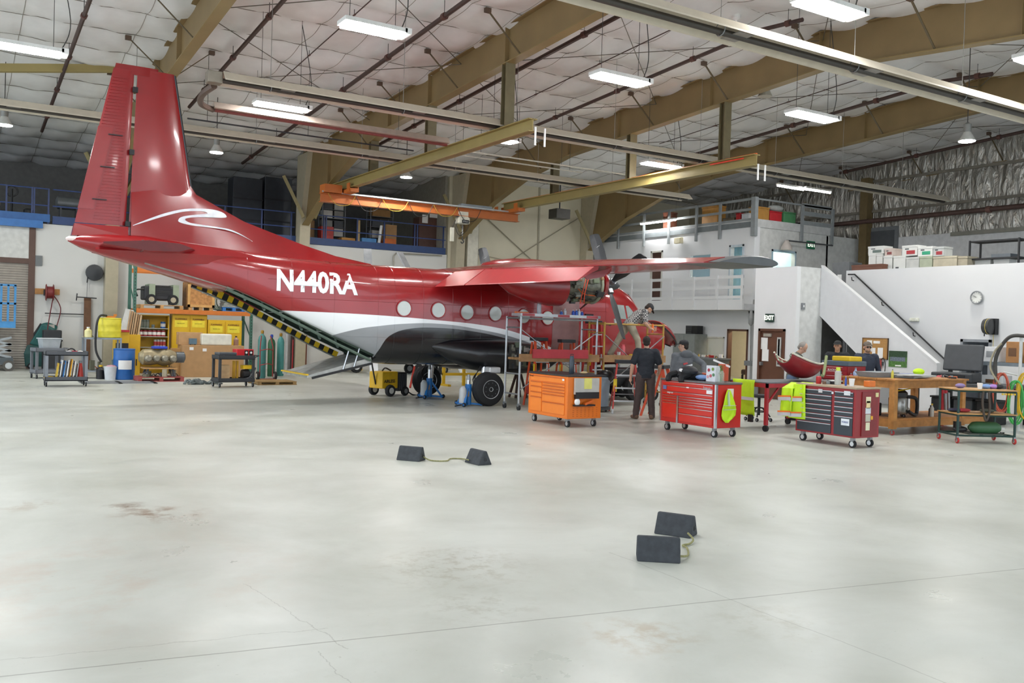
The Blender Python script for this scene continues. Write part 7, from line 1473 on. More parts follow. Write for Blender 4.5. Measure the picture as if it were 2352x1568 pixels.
rest('paper_cup', MB().lathe((0, 0, 0), [(.035, 0), (.048, .11), (.001, .11)], 14), WHT, 'white paper cup on the green parts cart', 'cup', cart_at(-.05, -.15, hs[2]+.036), smooth=True)
for k, (x, c_, lb_) in enumerate(((-.3, '#8a7aa8', 'mauve'), (.18, '#7f9fd0', 'pale blue'), (.32, '#a57fc4', 'purple'), (.42, '#2a2a2e', 'black'))): rest('rag', MB().ell((0, 0, .04), (.11, .08, .045), 10, 6), M(c_, .8), lb_+' rag on the green parts cart', 'rag', cart_at(x, .05, hs[2]+.037), smooth=True)
for k, (x, c_, lb_) in enumerate(((-.25, '#c0444c', 'red'), (-.4, '#2d2f45', 'navy'), (.2, '#5c6357', 'olive'))): rest('rag', MB().ell((0, 0, .03), (.16, .12, .035), 10, 6), M(c_, .8), lb_+' cloth on the middle shelf of the green cart', 'rag', cart_at(x, .02, hs[1]+.037), smooth=True)
p = cart_at(.15, 0, .16); t = thing('gas_bottle', 'green bottle lying on the bottom rails of the cart', 'bottle', p, -.5); MB().lathe((-.3, 0, .1), [(.03, 0), (.1, .08), (.11, .15), (.11, .5), (.07, .58)], 16, 'X').build('shell', M('#3f6a45', .5), t, smooth=True); MB().box(-.35, .35, -.12, .12, -.02, .0).build('rest_board', M('#4c554b', .6), t)
rest('work_boots', MB().ell((0, 0, .06), (.14, .06, .06), 10, 6).cb((-.06, 0, .12), (.1, .09, .16)), BLACK, 'black work boot on the bottom of the green cart', 'boot', cart_at(-.3, .0, .16), -.5, smooth=True)
# ---- hose rack at the edge of the picture
q = Vector((17.3, 9.45, 0)); t = thing('hose_rack', 'white rolling rack hung with coloured air hoses', 'rack', q); WR = M('#c9ccc9', .45)
for y in (-.5, .5): MB().box(-.4, .4, y-.03, y+.03, .08, .13).build('base_bar', WR, t)
MB().box(-.03, .03, -.5, .5, .08, .13).build('base_bar', WR, t)
for x in (-.36, .36):
    for y in (-.5, .5): wheel('caster', (x, y, .045), .045, .035, 'X', t)
MB().cyl((0, 0, .1), (0, 0, 1.95), .03, n=8).build('mast', WR, t)
for y in (-.45, .25): MB().cyl((0, y*.2, 1.2), (-.12, y, 1.25), .02, n=6).build('hook_arm', WR, t)
for c_, y, z, r_, lb_, n_ in (('#b5553f', .30, .85, .36, 'rust-red', 5), ('#48b05a', .02, .68, .40, 'green', 6), ('#d6b02a', -.16, .82, .42, 'yellow', 7)):
    hc = thing('air_hose_coil', lb_+' air hose coil hanging on the white hose rack', 'hose', q+Vector((-.1, y, z)), 0, 'hose coils on the rack')
    for k in range(n_):
        ph = k*.9; pts = [(-.04+.015*k+.02*math.sin(a*2+ph), (.14+.02*math.sin(k*2.1))*math.sin(a)+.02*(k-3), (r_+.02*math.cos(k*1.7))*math.cos(a)) for a in [2*math.pi*i/18 for i in range(19)]]
        MB().tube(pts, .012, 5).build('loop', M(c_, .5), hc, smooth=True)
bh = q+Vector((-.1, 0, 0)); solo('black_hose', MB().tube(bez([bh+Vector((0, .38, .95)), bh+Vector((0, .42, 1.5)), bh+Vector((0, .2, 1.9)), bh+Vector((0, -.1, 1.95)), bh+Vector((.0, -.4, 1.85))], 8), .035, 8), M('#3c3b38', .6), 'thick grey hose arched over the hose rack', 'hose', smooth=True); solo('tan_hose', MB().tube(bez([bh+Vector((-.03, .3, 1.0)), bh+Vector((-.03, .5, 1.3)), bh+Vector((-.03, .45, 1.6)), bh+Vector((-.03, .3, 1.8))], 8), .02, 8), M('#9a937c', .6), 'thin tan hose looped beside the grey one', 'hose', smooth=True)
# ---- black transit case on the far table
o = Vector((19.4, 12.3, 0)); t = thing('side_table', 'black steel side table behind the green cart', 'table', o); MB().box(-.5, .9, -1.5, .5, .82, .88).build('top', DKGREY, t)
for x in (-.45, .85):
    for y in (-1.4, .4): MB().box(x-.04, x+.04, y-.04, y+.04, 0, .82).build('leg', BLACK, t)
t = thing('transit_case', 'open black transit case with its lid raised', 'case', o+Vector((.1, -.2, .88)), .2); MB().box(-.3, .3, -.45, .45, 0, .22).build('case_base', M('#34373a', .5), t, bevel=.03); MB().cb((.36, -.02, .56), (.08, .86, .62), ry=.22).build('lid', M('#3e4144', .5), t, bevel=.03); MB().box(-.315, -.3, -.3, .3, .12, .18).build('latch_band', BLACK, t)
for y in (-.25, .25): MB().box(.3, .36, y-.04, y+.04, .2, .28).build('hinge', BLACK, t)
for k in range(3): t = thing('foam_bin', ('black', 'dark grey', 'charcoal')[k]+' equipment tub stacked under the side table', 'tub', o+Vector((.2, -1.0+.55*k, 0))); MB().box(-.22, .22, -.22, .22, 0, .5).build('body', (BLACK, DKGREY, M('#2a2d30', .6))[k], t, bevel=.02); MB().box(-.24, .24, -.24, .24, .5, .54).build('lid', BLACK, t)
# ---- steel shelf by the right wall
q = onx(2310, 850, 20.6); o = Vector((20.6, q.y-.3, 0)); t = thing('steel_shelf', 'grey steel shelf stacked with boxes by the right wall', 'shelf', o)
szs = (.75, onx(2310, 832, 20.6).z)
for y in (-.9, .75):
    for x in (-.25, .25): MB().box(x-.025, x+.025, y-.025, y+.025, 0, szs[1]).build('post', GREY, t)
for z in szs: MB().box(-.28, .28, -.92, .78, z-.08, z).build('shelf', M('#7c858c', .5, .2), t)
for k, (y, z, w_, h_, c_, lb_, cat) in enumerate(((.55, szs[1], .35, .35, '#e2e3e4', 'white printed carton on the steel shelf', 'box'), (.05, szs[1], .3, .48, '#a87848', 'open wooden box on the steel shelf', 'box'), (-.35, szs[1], .28, .2, '#d9b52a', 'yellow and black case on the steel shelf', 'case'), (.5, szs[0], .5, .3, '#dfe0e0', 'white box on the lower steel shelf', 'box'), (-.2, szs[0], .4, .12, '#8a2a30', 'red tray on the lower steel shelf', 'tray'), (-.55, szs[0], .3, .3, '#d9b52a', 'yellow bin on the lower steel shelf', 'bin'))):
    t = thing('shelf_box', lb_, cat, o+Vector((0, y, z+.002))); MB().box(-.2, .2, -w_/2, w_/2, 0, h_).build('body', M(c_, .6), t, bevel=.01); MB().box(-.204, -.2, -w_*.3, w_*.3, h_*.3, h_*.7).build('print', M('#9a9da0' if k == 0 else '#6a4a30', .6), t)
# ---- wall fittings on the stair side
q = onx(2246, 683, RX)+Vector((-.01, 0, 0)); t = thing('wall_clock', 'round white wall clock with a grey rim', 'clock', q); MB().lathe((-.05, 0, 0), [(.001, 0), (.15, 0), (.15, .05), (.001, .05)], 28, 'X').build('face', M('#dfe0da', .5), t); MB().torus((-.05, 0, 0), .155, .018, 'X', 28, 6).build('rim', M('#8a8d8f', .4), t, smooth=True)
MB().bar((-.055, 0, 0), (-.055, .08, .05), .008, .004).build('hour_hand', BLACK, t); MB().bar((-.055, 0, 0), (-.055, .11, .03), .006, .004).build('minute_hand', BLACK, t)
for k in range(12): a = k*math.pi/6; MB().cb((-.054, .125*math.sin(a), .125*math.cos(a)), (.004, .008, .02), rx=-a).build('hour_mark', DKGREY, t)
q = onx(2102, 734, RX); t = thing('emergency_light', 'cream emergency light on the stair wall', 'light', q); MB().box(-.08, 0, -.13, .13, -.05, .05).build('case', M('#d5d6c8', .5), t, bevel=.015)
for y in (-.09, .09): MB().lathe((-.1, y, .0), [(.001, 0), (.035, 0), (.03, .03)], 12, 'X').build('lamp_head', M('#e9eadf', .3), t)
q = onx(2283, 750, RX)+Vector((-.25, 0, 0)); t = thing('cord_reel', 'black cable reel on the right wall beside the store room door', 'reel', q); MB().lathe((0, -.1, 0), [(.08, 0), (.19, .02), (.2, .1), (.19, .18), (.08, .2)], 20, 'Y').build('drum', M('#3a3b3c', .45), t, smooth=True); MB().box(.1, .25, -.12, .12, -.2, .2).build('bracket', BLACK, t); MB().torus((0, -.02, 0), .19, .012, 'Y', 20, 5).build('yellow_cord', M('#c9b24a', .6), t); MB().tube([(-.15, 0, -.12), (-.16, 0, -.25)], .015, 5).build('cord_end', BLACK, t); MB().tube([(.15, -.05, .1), (.16, -.05, -.75)], .007, 5).build('cord', M('#c9b24a', .6), t)
A_, B_ = onx(1983, 775, SX), onx(2040, 826, SX); t = thing('cork_board', 'cork notice board with papers under the stairs', 'board', (SX-.03, (A_.y+B_.y)/2, B_.z)); w_, h_ = A_.y-B_.y, A_.z-B_.z
MB().box(0, .03, -w_/2, w_/2, 0, h_).build('cork', M('#b0844c', .8, var=.15, scale=30), t)
for a in ((-.015, .03, -w_/2, w_/2, 0, .02), (-.015, .03, -w_/2, w_/2, h_-.02, h_), (-.015, .03, -w_/2, -w_/2+.02, 0, h_), (-.015, .03, w_/2-.02, w_/2, 0, h_)): MB().box(*a).build('frame', M('#7a5a38', .6), t)
for y, z, a, b_ in ((.17, .2, .16, .3), (-.05, .42, .2, .07), (-.17, .03, .16, .28), (.03, .1, .1, .2)): MB().box(-.006, 0, y-a/2, y+a/2, z, z+b_).build('paper', WHT, t)
A_, B_ = onx(2043, 805, SX), onx(2083, 844, SX); w_, h_ = A_.y-B_.y, A_.z-B_.z; t = thing('landscape_poster', 'green landscape poster on the white stair wall', 'poster', (SX-.02, (A_.y+B_.y)/2, B_.z)); MB().box(0, .015, -w_/2, w_/2, 0, h_).build('sheet', M('#4f7a3a', .5, var=.5, scale=25), t); MB().box(-.003, 0, -w_/2, w_/2, h_*.62, h_).build('tree_band', M('#2e4a30', .5, var=.4, scale=30), t); MB().box(-.004, 0, -w_*.42, w_*.42, h_*.36, h_*.62).build('pale_band', M('#6f7a86', .5, var=.6, scale=40), t); MB().box(-.005, 0, -w_*.2, w_*.12, h_*.05, h_*.13).build('caption', WHT, t)
q = onx(2027, 835, SX)+Vector((-.08, 0, 0)); t = thing('wall_hose', 'red and black air fitting on the stair wall', 'fitting', q); MB().cyl((0, 0, -.15), (0, 0, .1), .03, n=8).build('regulator', M('#a33a34', .5), t); MB().tube(bez([(0, 0, .1), (0, -.08, .15), (0, -.14, .0), (0, -.13, -.25)], 5), .012, 6).build('hose', BLACK, t); MB().box(0, .08, -.04, .04, -.05, .05).build('bracket', DKGREY, t)
# conduit, lamp and box beside the exit door
p = onx(1724, 800, 23.7); a = onx(1727, 712, 23.75)
t = thing('wall_lamp', 'grey jelly-jar lamp with conduit under the balcony end', 'light', (23.72, a.y, a.z)); MB().lathe((0, 0, -.55), [(.03, 0), (.09, .08), (.1, .3), (.06, .42), (.04, .55)], 14).build('globe', M('#8b8d8d', .4), t, smooth=True); MB().cyl((0, 0, -.55), (.05, .0, -a.z+.9), .02, n=6).build('conduit', M('#9a9c9c', .4, .4), t); MB().box(-.06, .06, -.2, .2, -a.z+.75, -a.z+.92).build('outlet_box', GREY, t)
q = onx(1843, 703, EX+.6); t = thing('wall_switch', 'small grey switch box on the wall beside the stairs', 'switch', (ony(1843, 703, eyR).x, eyR, ony(1843, 703, eyR).z)); MB().box(-.06, .06, -.05, 0, -.09, .09).build('box', GREY, t); MB().box(-.015, .015, -.06, -.05, -.03, .03).build('toggle', WHT, t)
q = onx(1566, 553, OW); t = thing('flood_light', 'cream flood light fixed under the storage deck', 'light', q+Vector((-.15, 0, 0))); MB().box(-.1, .05, -.2, .2, -.12, .12).build('housing', M('#d9cfae', .5), t, bevel=.02); MB().box(0, .15, -.05, .05, -.05, .05).build('arm', GREY, t); MB().box(-.12, -.1, -.16, .16, -.1, .1).build('lens', M('#efe6c8', .3), t)
q = ony(1808, 552, yc-.3); t = thing('emergency_beacon', 'pale horn speaker under the storage deck corner', 'speaker', (q.x, yc-.28, q.z)); MB().lathe((0, 0, -.35), [(.22, 0), (.2, .1), (.1, .3), (.06, .36)], 16).build('horn', M('#b9b0a8', .5), t, smooth=True); MB().cyl((0, 0, .0), (2.6, 0, .0), .03, n=6).build('pipe', DKGREY, t)
# ---- office wall things below the balcony
q = onx(1570, 880, OW-.7); f = (onx(1594, 800, OW-.7).y, onx(1545, 800, OW-.7).y); t = thing('storage_cabinet', 'grey steel storage cabinet below the balcony', 'cabinet', (OW-.35, (f[0]+f[1])/2, 0)); w_ = f[1]-f[0]; hz_ = onx(1570, 766, OW-.7).z; MB().box(-.33, .33, -w_/2, w_/2, 0, hz_).build('body', M('#7f8482', .5), t, bevel=.01)
for s in (-1, 1): d_ = MB().box(-.345, -.33, (s-1)*w_/4+.01, (s+1)*w_/4-.01, .05, hz_-.04).build('door', M('#868b89', .5), t); MB().box(-.36, -.345, s*.06-.01, s*.06+.01, hz_*.45, hz_*.6).build('handle', STEEL, d_)
A_, B_ = onx(1571, 746, OW-.55), onx(1597, 764, OW-.55); t = thing('parts_organizer', 'black pigeonhole organiser on the grey storage cabinet', 'organiser', (OW-.35, (A_.y+B_.y)/2, hz_+.002)); w_ = A_.y-B_.y; h_ = .32; MB().box(-.1, .2, -w_/2, w_/2, 0, h_).build('case', BLACK, t)
for k in range(4): MB().box(-.12, -.1, -w_*.05, w_/2-.02, .02+k*.075, .075+k*.075).build('tray', M('#3b3d40', .5), t)
t = thing('office_bench', 'grey bench with small tools under the office window', 'bench', (OW-.45, (w_low[0]+w_low[1])/2, 0)); MB().box(-.35, .35, -1.1, .55, .86, .92).build('top', GREY, t); MB().box(-.32, .32, -1.05, .5, .1, .86).build('cabinet', M('#6d716f', .5), t)
clutter('desk_tools', (OW-.5, (w_low[0]+w_low[1])/2-.25, .925), .4, 1.2, 14, 'assorted supplies on the office bench', 'supplies', [BLACK, GREY, YELLOW, RED, WHT], .16)
q = onx(1601, 795, OW); t = thing('wall_phone', 'black wall phone beside the office window', 'phone', q); MB().box(-.06, 0, -.09, .09, -.18, .12).build('base', M('#cfd0d0', .5), t); MB().box(-.1, -.06, -.05, .05, -.12, .14).build('handset', BLACK, t, bevel=.01)
# inside the lit ground floor room
t = thing('room_door', 'cream panelled door ajar inside the lit room', 'door', (27.8, d_low[1]-.1, 0)); MB().box(0, .05, -.8, 0, 0, 2.0).build('leaf', M('#e3d8bd', .5), t)
for z in (.2, 1.1): MB().box(-.01, 0, -.7, -.1, z, z+.7).build('panel', M('#d2c6a8', .5), t)
t = thing('arm_chair', 'dark brown chair inside the lit room', 'chair', (26.0, d_low[0]+.7, 0)); MB().box(-.3, .3, -.3, .3, .3, .5).build('seat', M('#3a2a22', .7), t, bevel=.05); MB().cb((.0, -.25, .75), (.6, .12, .6)).build('backrest', M('#3a2a22', .7), t, bevel=.05)
for x in (-.25, .25):
    for y in (-.25, .25): MB().box(x-.03, x+.03, y-.03, y+.03, 0, .3).build('leg', BLACK, t)
# ---- things upstairs behind the right wall
BX = RX+.5
def upbox(l, r, tp, bt, mat, label, cat='box', X=BX, dep=.4, marks=None, name='file_box', floor=False):
    a, b_ = onx(l, (tp+bt)/2, X), onx(r, (tp+bt)/2, X); z0 = onx((l+r)/2, bt, X).z; z1 = onx((l+r)/2, tp, X).z
    if floor: z0 = UF
    t = thing(name, label, cat, (X+dep/2, (a.y+b_.y)/2, z0), 0, 'boxes stored upstairs' if name == 'file_box' else None); w_, h_ = a.y-b_.y, z1-z0
    MB().box(-dep/2, dep/2, -w_/2+.004, w_/2-.004, 0.001, h_-.05).build('body', mat, t); MB().box(-dep/2-.01, dep/2+.01, -w_/2-.002, w_/2+.002, h_-.055, h_-.002).build('lid', mat, t)
    if marks: MB().box(-dep/2-.006, -dep/2, -w_*.35, w_*.2, h_*.15, h_*.5).build('print', M(marks, .6), t); MB().box(-dep/2-.006, -dep/2, w_*.05, w_*.3, h_*.6, h_*.7).build('hand_hole', DKGREY, t)
    return t
FB = M('#d9dad6', .65, var=.04); rowz = {}
upbox(1995, 2012, 583, 601, FB, 'white file box with a green flash, lower one at the stair head', marks='#2f8a5c', floor=True); upbox(2013, 2027, 583, 601, FB, 'white file box with a green flash, beside the stair head one', marks='#2f8a5c', floor=True)
upbox(1994, 2030, 565, 583, FB, 'wide white file box on top of the stair head pair', marks='#6c7a74'); upbox(2029, 2049, 587, 617, FB, 'white file box with a big green swirl at the wall top', marks='#2f8a5c', floor=True); upbox(2032, 2051, 570, 587, M('#cfc0b8', .6), 'pinkish file box next to the dark grey jar', marks='#8a4a48')
upbox(2052, 2080, 587, 617, FB, 'white file box with green lettering under the red-lidded one', marks='#2f8f62', floor=True); upbox(2072, 2107, 563, 587, FB, 'white carton with a red lid and red print', marks='#b03a40'); upbox(2081, 2111, 590, 617, M('#c3c4c0', .6), 'stack of grey card drawers upstairs', marks='#5a5c5c', floor=True)
upbox(2112, 2141, 588, 617, M('#a9b09a', .6), 'olive file box with green print upstairs', marks='#2b7f4a', floor=True); upbox(2108, 2142, 566, 588, FB, 'white file box with green letters on the olive box', marks='#38a07a'); upbox(2143, 2168, 566, 588, M('#b7bab8', .4), 'clear plastic bin with a red base upstairs', marks='#a33a40')
upbox(2143, 2198, 588, 617, M('#b5ad98', .55), 'beige file cabinet lying behind the right wall', 'cabinet', dep=.5, name='low_cabinet', floor=True); upbox(2200, 2222, 588, 617, M('#a49c88', .55), 'narrow beige cabinet end beside the lying file cabinet', 'cabinet', dep=.5, name='low_cabinet', floor=True)
upbox(1956, 2026, 607, 620, M('#6d4636', .6), 'long low brown box at the head of the stairs', X=RX+.2, dep=.25, name='brown_box', floor=True)
f0, f1 = onx(2227, 580, BX+.2), onx(2340, 580, BX+.2); t = thing('black_shelf', 'black open metal shelf upstairs behind the right wall', 'shelf', (BX+.45, (f0.y+f1.y)/2, UF)); w_ = f0.y-f1.y; h_ = onx(2285, 549, BX+.2).z-UF; md = h_-(onx(2285, 549, BX+.2).z-onx(2285, 590, BX+.2).z)
for y in (-w_/2, w_/2):
    for x in (-.25, .25): MB().box(x-.02, x+.02, y-.02, y+.02, 0, h_).build('post', BLACK, t)
for z in (.1, md, h_): MB().box(-.25, .25, -w_/2, w_/2, z-.05, z-.01).build('shelf', BLACK, t)
rest('grey_tray', MB().box(-.18, .18, -.4, .1, 0, .09), M('#5a6066', .5), 'grey tray on the black upstairs shelf', 'tray', (BX+.45, (f0.y+f1.y)/2, UF+md-.008))
for k, (l, r) in enumerate(((2232, 2275), (2282, 2318))): upbox(l, r, 595, 617, FB, ('white carton on the bottom of the black upstairs shelf', 'white carton with a striped label by the shelf post')[k], dep=.3, X=BX+.35, name='white_carton')
t = thing('grey_locker', 'grey metal locker at the head of the stairs', 'locker', (RX+.9, onx(1930, 640, RX+.6).y, UF-.9)); w_ = onx(1911, 640, RX+.6).y-onx(1950, 640, RX+.6).y; hz_ = onx(1930, 602, RX+.6).z-UF+.9; MB().box(-.3, .3, -w_/2, w_/2, 0, hz_).build('body', M('#6b6e70', .5), t, bevel=.01); MB().box(-.31, -.3, -.05, .1, hz_*.55, hz_*.8).build('paper', WHT, t)
# ---- storage deck on the office roof
dz_ = fz+.302
def deckbox(l, r, tp, mat, label, cat='box', name='deck_box', face='x', off=.35, dep=.45):
    if face == 'x': a, b_ = onx(l, 500, OW+off), onx(r, 500, OW+off); y, w_ = (a.y+b_.y)/2, a.y-b_.y; loc = (OW+off+dep/2, y, dz_); h_ = onx((l+r)/2, tp, OW+off).z-dz_; sx, sy = dep, w_
    else: a, b_ = ony(l, 500, yc+off), ony(r, 500, yc+off); x, w_ = (a.x+b_.x)/2, b_.x-a.x; loc = (x, yc+off+dep/2, dz_); h_ = ony((l+r)/2, tp, yc+off).z-dz_; sx, sy = w_, dep
    t = thing(name, label, cat, loc); MB().box(-sx/2, sx/2, -sy/2, sy/2, 0, h_*.9).build('body', mat, t, bevel=.02); MB().box(-sx/2-.01, sx/2+.01, -sy/2-.01, sy/2+.01, h_*.9, h_).build('lid', mat, t, bevel=.01); return t
deckbox(1612, 1648, 473, M('#b5823c', .6, var=.15), 'light wooden cabinet on the storage deck', 'cabinet'); deckbox(1740, 1767, 475, M('#b8863f', .7), 'brown carton with a yellow sun print on the storage deck', face='y'); deckbox(1769, 1796, 485, M('#c0272e', .45), 'red plastic bin on the storage deck', 'bin', face='y'); deckbox(1800, 1828, 487, M('#4f8a5c', .45), 'green plastic tote on the storage deck', 'tote', face='y'); deckbox(1703, 1720, 490, M('#cfd2d4', .5), 'white tub with a red lid on the storage deck', 'tub'); deckbox(1690, 1700, 489, RED, 'small red container on the storage deck', 'container'); deckbox(1660, 1686, 500, M('#6a5f4c', .7), 'brown heap of boards on the storage deck', 'boards'); deckbox(1523, 1537, 487, M('#7c4a35', .6), 'reddish brown carton on the storage deck', 'box'); deckbox(1845, 1880, 512, BLACK, 'dark crate on the storage deck behind the side rail', 'crate', face='y', off=.5)
rest('white_bundle', MB().ell((0, 0, .1), (.4, .2, .12), 12, 6), M('#b9bdb8', .8), 'pale cloth bundle on top of the red plastic bin', 'cloth', (ony(1785, 480, yc+.5).x, yc+.58, ony(1785, 484, yc+.5).z), smooth=True)
# ---- wheel chocks on the open floor
CKM = M('#3b3e42', .85, var=.25, scale=14, bump=.4)
def chock(name_px, L, rz, label, h=.185, w=.22):
    p = fl(*name_px); t = thing('wheel_chock', label, 'chock', p, rz, 'rubber wheel chocks')
    b_ = MB().prism([(-L/2, -w/2, 0), (-L/2, w/2, 0), (-L/2, .022, h), (-L/2, -.022, h)], (L, 0, 0)).build('block', CKM, t, bevel=.012)
    MB().lathe((L/2-.002, 0, h*.38), [(.022, 0), (.022, .006), (.012, .006), (.012, 0)], 12, 'X').build('rope_hole', BLACK, b_); return t
ROPE = M('#8d8a5c', .8, var=.3, scale=40)
def rope(pts, label): solo('rope', MB().tube(bez(pts, 6), .009, 6), ROPE, label, 'rope', smooth=True)
c1 = chock((944, 1056), .34, -.88, 'wheel chock at the longer end of the stretched rope'); c2_ = chock((1098, 1064), .34, -1.5, 'wheel chock turned end-on at the other end of the stretched rope')
rope([fl(970, 1047, .06), fl(990, 1057, .012), fl(1025, 1058, .012), fl(1035, 1053, .012), fl(1060, 1053, .012), fl(1076, 1056, .05)], 'yellowish rope stretched between the two farther chocks')
c3 = chock((1552, 1226), .34, -1.05, 'tilted-looking wheel chock behind its pair'); c4 = chock((1511, 1284), .34, -.66, 'wheel chock lying nearest to its knotted rope, broad side shown')
rope([fl(1580, 1224, .06), fl(1592, 1238, .03), fl(1585, 1248, .014), fl(1568, 1252, .014), fl(1578, 1258, .02), fl(1580, 1275, .014), fl(1560, 1277, .05)], 'knotted yellowish rope joining the two nearer chocks')
# ================================================================ PEOPLE
from mathutils import noise as _ns
def V(*a): return Vector(a)
class Blob(MB):                                             # union of rounded shapes, later fused into one surface
    def cap(s, pts, rs, n=12):
        pts = [Vector(p) for p in pts]
        for p, r in zip(pts, rs): s.ell(p, (r, r, r), n, 8)
        for (p, r), (q, r2) in zip(zip(pts, rs), zip(pts[1:], rs[1:])):
            if (q-p).length > 1e-4: s.cyl(p, q, r, r2, n)
        return s
    def fuse(s, name, mat, parent, voxel, smooth=2, wrinkle=0.0, seed=0.0):
        me = bpy.data.meshes.new(name); me.from_pydata(s.v, [], s.f); me.update()
        o = bpy.data.objects.new(name, me)
        r = o.modifiers.new('fuse', 'REMESH'); r.mode = 'VOXEL'; r.voxel_size = voxel
        if smooth: k = o.modifiers.new('relax', 'SMOOTH'); k.factor = .5; k.iterations = smooth
        me2 = bake(o); COL.objects.link(o); o.modifiers.clear(); o.data = me2; bpy.data.meshes.remove(me)
        if wrinkle:
            nr = [v.normal.copy() for v in me2.vertices]
            for v, nn in zip(me2.vertices, nr):
                c = v.co; f = _ns.noise(Vector((c.x*9+seed, c.y*9, c.z*14)))+.5*_ns.noise(Vector((c.x*20, c.y*20+seed, c.z*32))); v.co = c + nn*(f*wrinkle)
        me2.shade_smooth(); me2.materials.clear(); me2.materials.append(mat); o.parent = parent; return o
def face(dx, dy): return math.atan2(-dx, dy)
def hand(b, wr, d, up, curl, k=1.0):                         # palm, four fingers and a thumb; d along the hand, up = back of the hand
    d = Vector(d).normalized(); up = (Vector(up)-d*Vector(up).dot(d)).normalized(); sd = d.cross(up)
    c = Vector(wr)+d*.055*k; b.cap([Vector(wr), c], [.026, .034]); 
    for i in (-1.5, -.5, .5, 1.5): b.cap([c-d*.01+sd*(i*.019*k), c+d*.032*k+sd*(i*.021*k)], [.017, .0135])
    for i, L in ((-1.5, .8), (-.5, 1), (.5, .97), (1.5, .78)):
        p = c+d*.034*k+sd*(i*.022*k); q = p+(d*math.cos(curl*.5)-up*math.sin(curl*.5))*.034*L; r = q+(d*math.cos(curl)-up*math.sin(curl))*.026*L; s = r+(d*math.cos(curl*1.4)-up*math.sin(curl*1.4))*.02*L; b.cap([p, q, r, s], [.0105, .0098, .0092, .0082], 8)
    p = Vector(wr)+d*.03*k+sd*.028*k; q = p+(d*.6+sd*.7-up*.35*min(1, curl)).normalized()*.035; r = q+(d*.95+sd*.1-up*.5*min(1, curl)).normalized()*.03; b.cap([p, q, r], [.015, .0115, .0095], 8)
SKIN = M('#c49a82', .55, var=.06, scale=10)
